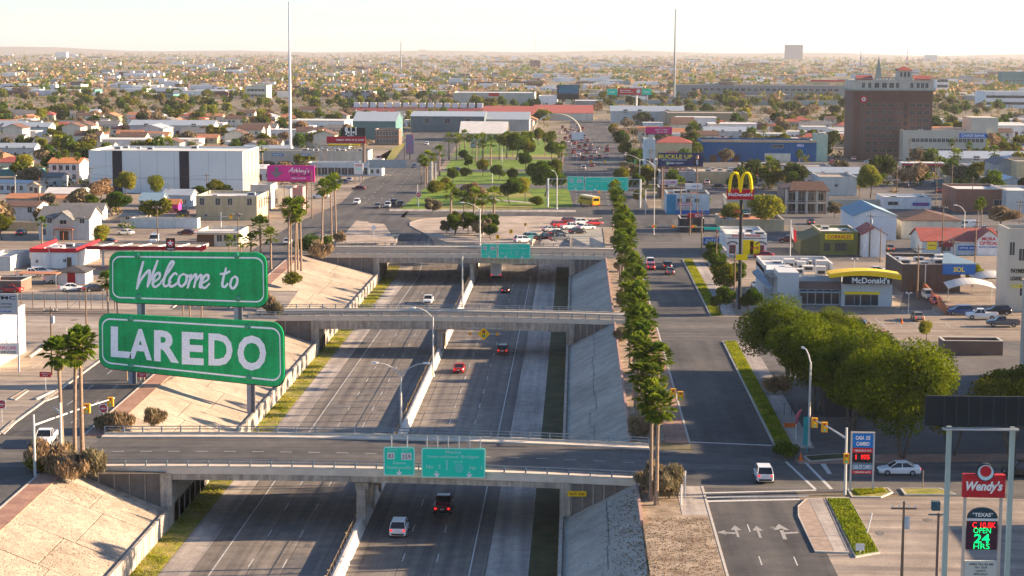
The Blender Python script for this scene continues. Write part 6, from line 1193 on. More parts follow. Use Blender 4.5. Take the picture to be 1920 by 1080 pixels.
panel(t,hw-.18,y,1615,839,812.5,P('sign_cobalt',.0,.16,.50,var=0),[('CASA  DE',.70,.72,.28),('CAMBIO',.28,.66,.28)],bold=.03); panel(t,hw-.18,y,1615,849,839.6,SR,[('Y SEGUROS EN EL VALOR',.5,.86,.4)]); lb_ = panel(t,hw-.18,y,1615,867,850,SK)
text('1  975', 1.5, .5, P('led_red',1,.01,.01,var=0,emit=.6), lb_, (0,-.15,.62), .03); panel(t,hw-.18,y,1615,881,868.5,P('sign_slate',.08,.17,.28,var=0),[('CASA DE CAMBIO',.5,.94,.62)],P('letter_ice',.55,.70,.80,var=0),bold=.02); panel(t,hw-.18,y,1615,888,881.6,SR,[('Y SEGUROS AUTO',.5,.85,.5)])
MB().box(-hw,-.14,0,hw,.14,.12).build('top_bar', KERB, t, (0,0,zat(1615,812,y)))
t, hw, y = pylon('red restaurant sign with white script over a LED board reading OPEN 24 HRS', 1797, 1875, 1125)
for x in (-hw*.86, hw*.86): MB().box(x-.12,-.12,0,x+.12,.12,zat(1836,930,y)).build('post', P('post_cream',.50,.44,.36,var=.05), t)
wn = panel(t,hw,y,1836,931,889,SR,d=.7); h = zat(1836,889,y)-zat(1836,931,y); text("Wendy's", hw*1.75, h*.55, TW, wn, (0,-.38,h*.46), .04, .28)
o = MB().cyl((0,-.42,0),(0,.2,0),hw*.43,n=24).build('round_emblem', SK, t, (.05,0,zat(1836,884,y))); MB().cyl((0,-.45,0),(0,-.425,0),hw*.38,n=24).build('emblem_ring', P('emblem_ice',.50,.68,.72,var=0), o); MB().cyl((0,-.48,.12),(0,-.455,.12),hw*.27,n=20).build('emblem_disc', SR, o)
lx = hw*.745; tx = panel(t,hw,y,1834,976,971.5,SWH,sx=.73); tz = zat(1834,971,y); g = MB().slab([(lx*math.cos(math.pi*i/14)*.98,-.13,.95*math.sin(math.pi*i/14)) for i in range(15)],(0,.26,0)).build('arched_top', P('sign_ink',.02,.05,.07,var=0), t, (0,0,tz)); text('*TEXAS*', lx*1.35, .36, TW, g, (0,-.15,.32), .03)
ld_ = panel(t,hw,y,1834,1030,976.2,P('led_board',.05,.012,.03,var=0),sx=.73); hh = zat(1834,976,y)-zat(1834,1030,y); LR = P('led_red',1,.01,.01); LGN = P('led_green',.0,.75,.18,var=0,emit=.45)
text('C 10.8K', 2.0, .5, LR, ld_, (.15,-.14,hh*.86), .0); text('OPEN', 1.5, .48, LGN, ld_, (0,-.14,hh*.67), .0); text('24', 1.35, .82, LGN, ld_, (0,-.14,hh*.39), .02); text('HRS', 1.4, .48, LGN, ld_, (0,-.14,hh*.12), .0)
panel(t,hw,y,1832,1092,1051,P('board_ivory',.50,.52,.46,var=0),[('OPEN TILL 02 AM',.85,.74,.1,TK),('TRY  OUR',.70,.4,.09,TK),('LUNCH',.55,.3,.09,TK),('SPECIALS',.40,.42,.09,TK)],sx=.78)
# the dark billboard seen from behind
p = at(1833,1260); bx = [xat(1773,1000,p.y)-p.x, xat(1891,1000,p.y)-p.x]; zt_, zb_ = zat(1833,742,p.y), zat(1833,800,p.y)
t = thing('billboard','large dark billboard seen from behind on two tall pale posts','billboard',p)
for x in bx: MB().box(x-.17,-.2,0,x+.17,.2,zb_).build('post', P('post_mint',.34,.42,.38,var=.06), t)
MB().box(bx[0]-1.9,-.3,zb_+.1,bx[1]+1.0,-.05,zt_).build('sign_board', P('board_back_dark',.012,.02,.024,var=.1), t); MB().box(bx[0]-.6,-.9,zb_-.12,bx[1]+.3,-.31,zb_).build('catwalk', STEEL, t)
for i in range(7): x = bx[0]-.5+(bx[1]-bx[0]+.8)*i/6; MB().box(x-.05,-.34,zb_+.05,x+.05,-.31,zt_).build('frame_bar', P('bar_dark',.03,.04,.045), t)
# burger sign
p = at(1386,580); y = p.y; t = thing('burger_sign','tall yellow double arched burger sign with a red name plate on one black pole','sign',p)
MB().cyl((0,0,0),(0,0,zat(1386,375,y)),.34,.3,12).build('pole', SK, t)
zR0, zR1 = zat(1388,374,y), zat(1388,355,y); a0, a1 = xat(1362,374,y)-p.x, xat(1414,374,y)-p.x
rp_ = MB().slab([(a0+.15,-.3,zR0),(a1-.15,-.3,zR0),(a1,-.3,zR1),(a0,-.3,zR1)],(0,.6,0)).build('name_plate', SR, t); text("McDonald's", (a1-a0)*.88, .62, TW, rp_, ((a0+a1)/2,-.33,(zR0+zR1)/2), .03)
ztop = zat(1388,322,y); zbot = zR1-.35
for cx_ in (xat(1377.5,360,y)-p.x, xat(1398.8,360,y)-p.x):
    hw2 = (a1-a0)*.195; pts = [(cx_+hw2*1.0*s*math.sin(math.pi/2*t_)**.62, -.05, ztop-.22-(ztop-zbot)*(1-math.cos(math.pi/2*t_))**.9) for s, t_ in [(-1,1-i/10) for i in range(11)]+[(1,i/10) for i in range(1,11)]]
    MB().tube(pts, [.26+.06*abs(i-10)/10 for i in range(21)], 7).build('arch', SYL, t, smooth=True)
MB().box(-1.35,-.3,0,-.1,-.1,.62).build('price_plate', P('plate_orange',.45,.12,.03), t, (-.0,0,zat(1386,399,y))); q = MB().box(.1,-.3,0,1.35,-.1,.62).build('price_plate', SK, t, (0,0,zat(1386,399,y))); text('24', 1.0, .4, P('letter_mint2',.2,.7,.6,var=0), q, (.7,-.32,.31))
MB().box(-.9,-.5,0,1.2,-.36,1.0).build('yellow_plate', SYL, t, (.1,0,zat(1386,487,y)))
# billboards: label, u0,u1, v bottom, v top, foot v, colour, rows, posts
def billboard(label, u0, u1, v1, v0, vb, m, rows=(), posts=(.2,.8), pm=RUST, tm=TW, depth=.5, bold=.02, shear=0, pr=.3, apron=None):
    p = at((u0+u1)/2, vb); y = p.y; hw = (xat(u1,v1,y)-xat(u0,v1,y))/2; t = thing('billboard', label, 'billboard', p)
    zb, zt = zat((u0+u1)/2,v1,y), zat((u0+u1)/2,v0,y)
    for f in posts: x = -hw+2*hw*f; MB().cyl((x,.35,0),(x,.35,zt-.3),pr,n=8).build('post', pm, t)
    o = MB().box(-hw,-depth/2,0,hw,depth/2-.0,zt-zb).build('sign_board', m, t, (0,-.1,zb)); W_, H_ = 2*hw, zt-zb
    for s_, fx, cz, tw, th_, mm, *sh in rows: text(s_, W_*tw, H_*th_, mm, o, (-hw+W_*fx,-depth/2-.03,H_*cz), bold, sh[0] if sh else shear)
    MB().box(-hw,-.9,-.25,hw,.3,-.05).build('catwalk', pm if apron is None else apron, t, (0,0,zb)); return t, o, W_, H_, depth
t, o, W_, H_, d = billboard('hot pink nail salon billboard reading Ashley with a grey arrow', 502, 591, 339, 310, 402, SPK, [('NAIL  SALON',.70,.40,.42,.17,SK),('(956) 516-8181',.66,.16,.30,.12,TW)], posts=(.82,), pr=.28, apron=SR)
MB().slab([(a*1.0,-.3,b) for a, b in ((-.5,3.6),(-.5,1.9),(-2.0,2.4),(0,.4),(2.0,2.4),(.5,1.9),(.5,3.6))],(0,-.15,0)).build('arrow', P('arrow_grey',.16,.16,.17), o, (-W_*.30,0,.35))
AS = [[[(0,0),(1.0,1.6),(1.5,2.6),(1.35,1.3),(1.3,.1)],[(.2,.9),(1.6,1.1)]],[[(2.5,1.2),(2.0,1.3),(2.2,.7),(2.1,.1),(1.6,.15)]],[[(2.7,2.4),(2.8,0)],[(2.8,.6),(3.2,1.1),(3.3,.1)]],[[(3.8,2.4),(3.8,.2),(4.1,.1)]],[[(4.3,.6),(4.8,.8),(4.6,1.2),(4.3,.6),(4.6,.1),(5.0,.3)]],[[(5.2,1.1),(5.3,.3),(5.8,.6),(6.0,1.1)],[(6.0,1.1),(5.7,-.8),(5.2,-.9)]],[[(6.4,2.2),(6.3,1.8)]],[[(7.1,1.0),(6.7,1.1),(7.0,.6),(6.8,.1),(6.4,.2)]]]
k_ = W_*.44/7.2; 
for L_ in AS: strokes(L_, (0,1,0,1), TW, o, .16, 'letter', c=lambda a, b: (a*k_-W_*.05, -.32, b*k_*.62+H_*.56))
t, o, W_, H_, d = billboard('navy billboard reading BUCKLE UP with a man in a dark suit', 1232, 1317, 311.5, 286.5, 374, SNV, [('BUCKLE UP',.39,.72,.74,.30,TY),('TEXANS ALWAYS  BUCKLE UP',.36,.47,.56,.07,TW),('WEBB  COUNTY',.41,.22,.32,.12,TW)], posts=(.87,.1), pr=.25)
pr_ = MB().loft([[(x*w_,-.3-.1*abs(math.sin(i)),z) for i, x in enumerate((-1,-.6,.6,1))]+[(x*w_,-.29,z) for x in (1,-1)] for z, w_ in ((0,1.15),(H_*.38,1.1),(H_*.48,.75),(H_*.5,.3))]).build('portrait_suit', P('suit',.015,.017,.025,var=0), o, (W_*.37,0,.02)); MB().slab([(-.28,-.42,H_*.12),(.28,-.42,H_*.12),(.3,-.42,H_*.47),(-.3,-.42,H_*.47)],(0,-.02,0)).slab([(-.1,-.45,.1),(.12,-.45,.1),(.08,-.45,H_*.44),(-.05,-.45,H_*.44)],(0,-.02,0),1).build('shirt_and_tie', [SWH, P('tie_blue',.02,.1,.4)], pr_)
MB().ball((0,-.38,H_*.66),.52,0,10,1.35).build('head', P('skin',.42,.24,.17,var=0), pr_, smooth=True); MB().ball((0,-.33,H_*.76),.55,0,10,.8).build('hair', P('hair_grey',.16,.14,.13,var=0), pr_, smooth=True); MB().cyl((-W_*.28,-.3,H_*.22),(-W_*.28,-.26,H_*.22),.55,n=12).build('round_seal', P('seal_green',.35,.45,.25), o)
billboard('magenta and pink billboard left of the tan pizzeria', 1210, 1259, 251, 238, 300, P('sign_magenta',.60,.02,.16), [('AGUA  Y  HIELO',.60,.62,.5,.2,TW),('956 717 4545',.62,.28,.4,.16,TW)], posts=(.06,.94), pm=DARKM)
t, o, W_, H_, d = billboard('red Bienvenidos billboard with a round logo between two green boards', 1158, 1202, 178, 165.5, 207, SR, [('Bienvenidos',.32,.68,.42,.2,TW),('Parque de Mexico',.38,.38,.56,.18,TW)], posts=(.8,), pm=SWH, pr=.7)
MB().cyl((W_*.38,-.3,H_*.55),(W_*.38,-.26,H_*.55),H_*.32,n=16).build('round_logo', SWH, o)
for u0_, u1_, s_ in ((1138,1157,'A2'),(1203,1221,'A3')): billboard('green board %s of the red billboard over the walkway' % ('left' if s_ == 'A2' else 'right'), u0_, u1_, 178, 166.5, 207, SG, [('Puente',.5,.5,.5,.25,TW)], posts=(.5,), pr=.3)
t, o, W_, H_, d = billboard('dark digital billboard showing a teal blue wave', 1044, 1085, 186, 159, 207, SK, posts=(.25,.8), pm=DARKM, pr=.5, depth=2)
MB().poly([(-W_*.42,-1.03,H_*.38),(W_*.48,-1.03,H_*.38),(W_*.48,-1.03,H_*.96),(-W_*.42,-1.03,H_*.96)]).build('screen', mat('screen_wave',(.0,.22,.30),rough=.4,scale=.12,stretch=(.5,1,2.5),col2=(.0,.06,.16),emit=0), o)
t, o, W_, H_, d = billboard('black and red double billboard with the number 9-1-1', 613, 686, 268, 256, 330, P('sign_crimson',.38,.01,.03), [('CARDIAC  OPENS  AN  ER  DOOR',.60,.48,.72,.30,TW)], posts=(.95,), pr=.55, pm=P('post_brown',.14,.10,.08)); q = MB().box(-W_*.12,-.25,H_+.05,W_*.5,.25,H_*2.4).build('upper_board', SK, o); text('9-1-1', W_*.30, H_*1.35, TW, q, (W_*.12,-.28,H_*1.85), .05); text('EMERGENCY', W_*.18, H_*.25, TW, q, (W_*.12,-.28,H_*1.18), .02)
billboard('yellow strip banner under the 9-1-1 billboard', 615, 675, 272.5, 270, 318, SYL, posts=(.1,.9), pr=.1)
billboard('small magenta exchange sign reading CASA DE CAMBIO', 1235, 1270, 346, 337, 372, SWH, [('CASA DE CAMBIO',.5,.5,.9,.55,TMAG)], posts=(.1,.9), pm=DARKM, pr=.12)
billboard('white and blue little billboard beside the exchange sign', 1284, 1316, 355, 344, 395, SWH, [('o',.15,.5,.08,.3,SOR),('ABIERTO',.6,.5,.5,.25,TB)], posts=(.5,), pr=.15)
billboard('orange red double faced sign over the dark shop corner', 1288, 1317, 408, 400, 438, SR, [('3',.35,.5,.1,.7,SK),('PIZZA',.7,.5,.4,.6,TW)], posts=(.3,.9), pm=DARKM, pr=.12); billboard('rose coloured name sign in front of the blue based shop', 1270, 1297, 387, 379, 402, P('sign_rose',.50,.22,.24), [('FARMACIA',.5,.5,.8,.4,TW)], posts=(.5,), pm=SWH, pr=.12)
billboard('little blue and white shop sign at the junction', 1318, 1348, 458, 445, 476, SB, [('AUTO',.5,.65,.7,.3,TW),('SEGUROS',.5,.28,.8,.25,TW)], posts=(.5,), pr=.12); billboard('grey framed price sign in front of the white corner shop', 664, 681, 327, 306, 345, SWH, [('TEXAN',.5,.82,.8,.2,TR),('315',.5,.48,.5,.2,SG)], posts=(.1,.9), pr=.15)
billboard('tall colourful poster board on the corner of the wide left street', 761, 776, 287, 252, 300, mat('poster_mix',(.05,.25,.40),scale=.5,col2=(.55,.10,.14)), posts=(.5,), pr=.25)
billboard('white sign board on the plaza end below the arch', 1072, 1094, 262, 248, 268, SWH, posts=(.1,.9), pr=.2); billboard('blank grey back of a sign hanging at the plaza left end', 882, 902, 276, 259, 288, MATS['sign_back'], posts=(.2,.8), pr=.2)
# star sign
p = at(321,520); t = thing('petrol_sign','black square petrol sign with a red disc and a white star','sign',p); zc_ = zat(321,459,p.y); MB().cyl((0,.1,0),(0,.1,zc_),.15).build('post', DARKM, t); o = MB().box(-.95,-.1,zc_-1.2,.95,.08,zc_+1.4).build('sign_panel', SK, t); MB().cyl((0,-.14,zc_+.35),(0,-.11,zc_+.35),.78,n=20).build('red_disc', SR, o)
MB().slab([((.72 if i%2==0 else .28)*math.sin(math.pi*i/5),-.17,zc_+.35+(.72 if i%2==0 else .28)*math.cos(math.pi*i/5)) for i in range(10)],(0,.02,0)).build('star', TW, o); text('TEXACO', 1.5, .28, TW, o, (0,-.13,zc_-.85), .02)
p = at(381,512); t = thing('small_sign','small slanted red price plate at the end of the petrol canopy','sign',p); z_ = zat(381,468,p.y); MB().slab([(-.7,0,z_-.5),(.7,0,z_+.1),(.7,0,z_+1.1),(-.7,0,z_+.5)],(0,.15,0)).cyl((0,.07,0),(0,.07,z_+.2),.06,n=6).build('sign_panel', SR, t)
# striped sign boards at the left edge
t, hw, y = pylon('tall grey multi tenant sign reading BFMC at the left picture edge', -32, 37, 697); 
for x in (-hw*.12, hw-.1): MB().box(x-.1,-.1,0,x+.1,.1,zat(10,552,y)).build('post', P('post_lilac',.40,.38,.48), t)
panel(t,hw,y,5,590,551,P('board_grey',.40,.42,.44,var=.05),[('B BFMC',.82,.9,.17,TK),('MEDICAL  CENTER',.52,.7,.08,TK),('FAMILY  CLINIC',.38,.7,.08,TK),('BOLIVAR',.16,.7,.09,TB)]); panel(t,hw,y,5,665,643,SWH,[('MONARCAS',.60,.85,.26,TMAG),('MONEY  SERVICES',.24,.85,.20,TK)])
# railing fence and rail line on the left
fc = thing('fence','long wire fence with dark posts along the rail line','fence',at(130,578)); f0 = at(40,578)-fc.location; f1 = at(215,580)-fc.location
for i in range(9): q = f0+(f1-f0)*i/8; MB().box(-.06,-.06,0,.06,.06,3.0).build('fence_post', RUST, fc, tuple(q))
for z in (1.4,2.9): MB().tube([tuple(f0+Vector((0,0,z))),tuple(f1+Vector((0,0,z)))],.025,4).build('wire', RUST, fc)
rl = thing('wall','low pale wall behind the wire fence on the left','wall',at(110,562)); MB().box(-14,-.1,0,14,.1,1.1).build('wall_slab', C('beige'), rl)
px('railway_bed', [(-60,592),(-60,584),(200,587),(200,594)], P('ballast',.16,.13,.11,var=.3,scale=1), .03)
g = MB()
for v in (585.5,589): a, b = at(-60,v), at(200,v+1.5); g.slab([(a.x,a.y,.14),(b.x,b.y,.14),(b.x,b.y+.1,.14),(a.x,a.y+.1,.14)],(0,0,.12))
tag(g.build('rails', RUST), kind='structure')
for (u0_,v0_,u1_,v1_,lb) in ((58,671,92,645,'long slanted concrete kerb stop in the pale lot'),(98,735,65,750,'second slanted kerb island nearer the road')):
    a, b = at(u0_,v0_), at(u1_,v1_); t = thing('kerb_stop', lb, 'kerb', a); d = b-a; n_ = Vector((-d.y,d.x,0)).normalized()*.35; MB().slab([(0,0,0),tuple(d),tuple(d+n_),tuple(n_)],(0,0,.25)).build('stop_block', KERB, t)
for uv in ([(85,748),(115,726),(112,742),(88,752)],[(0,812),(25,790),(33,790),(8,814)],[(20,748),(48,732),(52,734),(30,750)]): kerbed('planting_bed', uv, MATS['dry_soil'], .12)
# ================================================================= street clutter: poles with wires along the streets, lot cars, stones, stall lines
def prow(xs, ys, h, grp, lb):
    prev = None
    for x, y in zip(xs, ys):
        t = thing('utility_pole', lb, 'utility pole', (x,y,0), 0, grp); MB().cyl((0,0,0),(0,0,h),.17,.11,6).box(-1.1,-.06,h-.8,1.1,.06,h-.65).box(-.8,-.06,h-1.7,.8,.06,h-1.58).build('pole', WOOD, t)
        p = Vector((x,y,h-.6))
        if prev is not None:
            for o in (-.9, .9): a, b = prev+Vector((o,0,0)), p+Vector((o,0,0)); tag(MB().tube([tuple(a+(b-a)*k/5+Vector((0,0,-4*.9*(k/5)*(1-k/5)))) for k in range(6)], .04, 3).build('overhead_wire', DARKM), 'sagging dark wire between utility poles of the '+grp.split(' ')[-2]+' street', 'wire', 'wires of '+grp)
        prev = p
for k, (x0, dx, y0, y1, st) in enumerate([(29.5,0,345,560,46),(28,0,600,1000,55),(-78,-.08,470,900,52),(66,.4,360,800,58),(-150,-.02,460,900,60),(118,.1,560,1000,62)]):
    ys_ = list(range(y0, y1, st)); prow([x0+dx*(y-y0) for y in ys_], ys_, 10.5, ['poles along the restaurant street','poles along the busy road','poles along the wide left street','poles along the diagonal street','poles along the warehouse street','poles along the hotel street'][k], ['wooden utility pole by the street past the burger restaurant','wooden utility pole beside the busy road to the arch','wooden utility pole on the wide left street','wooden utility pole on the diagonal street behind the shops','wooden utility pole in the blocks by the white warehouse','wooden utility pole in the blocks before the hotel'][k])
# kerbside and lot parking among the blocks
spots = [(u, v) for u, v in [(400,448),(430,340),(90,470),(150,400),(40,440),(25,395),(345,405),(395,360),(350,440),(640,345),(600,372),(620,300),(655,340),(710,300),(560,345),(1325,345),(1345,352),(1370,350),(1400,395),(1418,397),(1300,355),(1450,335),(1470,338),(1490,334),(1520,420),(1450,410),(1580,340),(1650,420),(1760,360),(1775,362),(1790,358),(1690,352),(1710,412),(1730,414),(1860,365),(1840,470),(1668,470),(1520,500),(1480,455),(1500,452),(1600,300),(1640,318),(1665,314),(1560,308),(1820,300),(1840,302),(1905,345),(1740,560),(1755,570),(1800,590),(1840,598),(1870,590),(1720,600),(1640,640),(1880,612)]]
cl = ['white','silver','grey','black','maroon','white','tan','blue','white','red']
for i, (u, v) in enumerate(spots):
    side_ = 'left' if u < 800 else 'right'; c_n = cl[(i*3+u)%10]
    car(['sedan','suv','pickup_truck','suv'][i%4], c_n, at(u, v, .04), [0,90,85,180][(i+u)%4], '%s parked vehicle among the shops and yards %s of the highway' % ({'tan':'tan','red':'red','blue':'blue','maroon':'dark red','black':'black'}.get(c_n,'pale') if c_n != 'grey' else 'grey', 'left' if u < 800 else 'right'), 'vehicles parked among the shops and yards')
g = MB()
def stalls(u, v, n, dx=2.8, L=5, ang=0, m=0):
    p = at(u, v); a = R(ang)
    for i in range(n): x, y = p.x+dx*i, p.y; ex, ey = L*math.sin(a), L*math.cos(a); g.poly([(x-.06,y,.036),(x+.06,y,.036),(x+.06+ex,y+ey,.036),(x-.06+ex,y+ey,.036)], m)
for a in ((1500,604,9),(1600,612,8),(1700,590,8),(1450,352,12),(1360,352,9),(1290,350,6),(1690,416,9),(1560,352,10),(100,620,9),(60,690,6),(130,560,6),(600,372,8),(380,455,5)): stalls(*a)
tag(g.build('stall_lines', [WHITE]), kind='structure')
g = MB()
for u, v, r in ((1560,615,1.0),(1500,630,.9),(1650,1000,.6),(1740,975,.5),(140,600,.8),(1450,990,.4)):
    p = at(u, v); q = random.Random(u); g.poly([(p.x+r*q.uniform(.5,1)*math.cos(k*.7), p.y+r*q.uniform(.8,1.8)*math.sin(k*.7), .034) for k in range(9)])
tag(g.build('oil_stains', P('oil_stain', .16,.145,.13, var=.3, scale=2)), kind='stuff')
# rubble on the near paved slope and leaf litter on the right bed
def pebbles(name, n, fx, m, s0, s1, seed):
    q = np.random.RandomState(seed); g = MB()
    for i in range(n):
        x, y, z = fx(q); s = q.uniform(s0, s1); a = q.uniform(0, 3); c, d = math.cos(a)*s, math.sin(a)*s
        g.add([(x-c,y-d,z),(x+d,y-c,z),(x+c,y+d,z),(x-d,y+c,z),(x,y,z+s*.7)], [(0,1,4),(1,2,4),(2,3,4),(3,0,4)])
    tag(g.build(name, m), kind='stuff')
def lslope(q, ya=150, yb=202):
    y = q.uniform(ya, yb); f = q.rand()**.8; x = -45.9+(xt(y)+45.9)*f; return x, y, (zw(y)-.08)*(1-f)+.03*f+.02
pebbles('stones', 3200, lslope, P('stone_tan',.30,.23,.165,var=.3,scale=2), .04, .11, 5)
pebbles('stones', 1500, lambda q: lslope(q, 225, 325), MATS['stone_tan'], .03, .07, 6)
pebbles('leaf_litter', 2400, lambda q: (q.uniform(6.9,13.8)-.0, q.uniform(150,187), .13), P('litter_brown',.20,.13,.075,var=.3,scale=3), .04, .12, 7)
pebbles('leaf_litter', 900, lambda q: ((lambda x, y: (x, y, zw(y)*(6.9-x)/8.4+.05))(6.9-abs(q.normal())*1.8, q.uniform(150,200))), MATS['litter_brown'], .05, .14, 8)
# ================================================================= park lawns and the town beyond
LAWN = MATS['grass_green']; OCC.append((-46,10,470,560))
pa = [tuple(at(u,v).xy) for u, v in ((748,394),(800,350),(836,315),(856,282),(870,262),(1040,262),(1052,300),(1062,340),(1075,388),(1000,392),(830,394))]
tag(MB().poly([(x,y,.02) for x, y in pa]).build('lawn', LAWN), kind='structure')
px('path', [(730,392),(1080,394),(1080,398),(730,396)], CF, .05)
for a, b in ((345,353),(317,322),(294,298)): px('park_road', [(790,b),(790,a),(1075,a+1),(1075,b+1)], ASX, .05)
px('lawn', [(700,455),(745,455),(720,420),(690,418)], MATS['gravel'], .03); px('gravel_corner', [(628,458),(742,456),(690,416),(668,414)], MATS['gravel'], .06)
px('dry_patch', [(800,392),(1000,392),(1000,386),(800,386)], MATS['grass_dry'], .035); px('dry_patch', [(905,300),(1050,300),(1050,290),(905,290)], MATS['grass_dry'], .035); px('path', [(862,368),(960,376),(1000,380),(1000,382),(862,371)], CF, .05); px('dry_lawn', [(815,345),(990,345),(985,323),(840,322)], MATS['grass_green'], .03); px('dry_patch', [(870,370),(1000,370),(990,356),(880,356)], MATS['grass_dry'], .04)
px('lawn', [(690,305),(755,268),(762,268),(735,305)], MATS['grass_dry'], .03); px('dirt', [(612,352),(705,330),(735,282),(700,282)], MATS['lot_tan'], .03)
OCC += [(-185,-88,556,612),(52,135,735,800),(-100,-44,100,1100),(-46,14,100,560),(-50,22,560,1120),(14,28,100,560),(-13,25,1100,1400)]
for (u0_, u1_, v0_, v1_) in ((0,520,560,470),): pass
OC0 = len(OCC)
# houses: six kinds copied over the blocks
HK = []
def house_kind(i, w_, d_, h_, wall, rm, rt):
    t = thing('house', ['white walled house with grey roof','cream house with red brown roof','tan house with terracotta roof','pale flat roofed house','long low shed with pale metal roof','two storey pale house with brown roof'][i]+' among the trees of the far blocks', 'house', (0,0,-300), 0, ['white houses with grey roofs','cream houses with red roofs','tan houses with terracotta roofs','flat roofed houses','metal roofed sheds','two storey houses'][i])
    W = w_/2; g = MB().box(-W,0,0,W,d_,h_); rz = h_+1.8; q = MB()
    if rt == 'g':
        for x in (-W+.01, W-.26): g.slab([(x,.05,h_),(x,d_-.05,h_),(x,d_/2,rz-.1)],(.25,0,0))
        for a in (-.5, d_+.5): q.slab([(-W-.4,a,h_-.2),(W+.4,a,h_-.2),(W+.4,d_/2,rz),(-W-.4,d_/2,rz)],(0,0,.15))
    elif rt == 'f': q.box(-W-.2,-.2,h_,W+.2,d_+.2,h_+.3)
    else:
        k = min(W, d_/2)*.9; A = [(-W-.5,-.5,h_),(W+.5,-.5,h_),(W+.5,d_+.5,h_),(-W-.5,d_+.5,h_)]; a, b = (-W+k,d_/2,rz), (W-k,d_/2,rz); q.slab([A[0],A[1],b,a],(0,0,.12)).slab([A[2],A[3],a,b],(0,0,.12)).slab([A[0],a,A[3]],(0,0,.12)).slab([A[1],A[2],b],(0,0,.12))
    g.build('wall', C(wall), t); q.build('roof', RF[rm], t)
    g = MB()
    for fx in (-.6,-.2,.55):
        for z in ([1.0] if h_ < 4.5 else [1.0,3.9]): link('window', win_me(1.2,1.2,WFR), t, (fx*W,0,z))
    g.box(.15*W-.5,-.05,.02,.15*W+.5,0,2.1); g.build('door', DOOR, t); return remember(t)
for i, a in enumerate([(13,9,3.1,'white','grey','g'),(12,10,3.2,'cream','red','h'),(14,9,3.0,'tan','terra','g'),(13,12,3.8,'white','white','f'),(22,12,4.5,'bluegrey','metal','g'),(12,9,6.0,'cream','brown','g')]): HK.append(house_kind(i,*a))
cnt = 0; ROADX = []
def inview(x, y): return -.318*y-10 < x < .262*y+10
cand = []
for yy_ in range(452, 1900, 27):
    x = -.32*yy_-10
    while x < .27*yy_+10:
        x += rnd.uniform(19, 40)*(1+.35*(yy_ > 1100)); cand.append((x, yy_+rnd.uniform(-7,7)))
placed = []
for x, y in cand:
    w = 9
    if cnt >= 296: break
    if not free(x, y+5, w): continue
    if x > 0 and y < 620: continue
    i = rnd.choices(range(6), [4,3,3,4,2,2])[0]; big = rnd.random() < (.16 if x > -50 else .06)
    s = (rnd.uniform(1.5,2.6),rnd.uniform(1.2,2.2),rnd.uniform(1.2,1.9)) if big and i in (3,4) and y > 700 else rnd.uniform(.85,1.15)
    place(HK[i], (x,y,0), rnd.choice([0,0,0,R(90),R(180),rnd.uniform(-.1,.1)]), s); OCC.append((x-7,x+7,y-2,y+10)); cnt += 1
# trees over the same blocks
FK = [make_tree('leafy_tree','green leafy tree among the far houses',91,1100,4.2,3.4,7.2,.85,LG,7,.2,.45), make_tree('spring_tree','bright yellow green tree among the far houses',92,1000,4.0,3.4,7.0,.85,LY,7,.2,.45), make_tree('bare_tree','bare brown tree among the far houses',93,1300,4.2,3.2,6.6,.7,LB,7,.2,.45,2.0), make_tree('evergreen_tree','dark evergreen tree among the far houses',94,1000,4.2,3.8,7.8,.9,LD,7,.2,.45), make_tree('mesquite_tree','brown olive tree among the far houses',95,1200,4.4,3.2,6.6,.8,LO,7,.2,.45,1.4)]
GN = ['green trees of the far blocks','yellow green trees of the far blocks','bare trees of the far blocks','dark trees of the far blocks','olive trees of the far blocks']
n_ = 0; tries = 0; lim = [140,80,230,110,200]; used = [0]*5
while n_ < 760 and tries < 9000:
    tries += 1; y = 470+(rnd.random()**1.15)*1430; x = rnd.uniform(-.33*y-10, .275*y+10)
    if x > 0 and y < 600 and rnd.random() < .9: continue
    if not free(x, y, 1.5): continue
    k = rnd.choices(range(5), [2,1.0,3.6,1.5,3.2] if x < 0 else [1.4,.5,3.4,1.8,2.6])[0]
    if used[k] >= lim[k]: continue
    used[k] += 1; place(FK[k], (x,y,0), rnd.uniform(0,6.28), rnd.uniform(.75,1.45), group=GN[k]); n_ += 1
for i in range(110):
    y = 620+rnd.random()*1200; x = rnd.uniform(-.32*y, .27*y)
    if free(x, y, 1): place(SP if i%3 else PALMS[2], (x,y,0), i, rnd.uniform(.9,1.5) if i%3 else .85, 'fan palm among the far houses', 'palms of the far blocks')
for o in HK+FK+PALMS+[TP,SP]:
    if o.name not in PROTO_USED: print('unused', o.name)
# low thickets and hedges filling the yards, too many to count
for k, (m, nn) in enumerate(((LB,1500),(LO,1300),(LD,700),(LG,600))):
    A = []
    for i in range(nn):
        y = 480+(r_.rand()**.9)*1400; x = r_.uniform(-.33*y-10, .275*y+10)
        if (x > 0 and y < 620) or any(a-2 < x < b+2 and c-2 < y < d+2 for a, b, c, d in OCC[:OC0]): continue
        rr_ = r_.uniform(1.5,3.6); hh_ = r_.uniform(1.2,3.4)*(1.3 if k == 2 else 1); d = r_.normal(size=(26,3)); d /= np.linalg.norm(d,axis=1)[:,None]
        A.append(np.array([x,y,hh_*.55])+d*np.array([rr_,rr_,hh_*.5])*(.5+.5*r_.rand(26,1)))
    tag(link('thicket', leafmesh('thicket', np.concatenate(A), .95, m, 40+k)), kind='stuff')
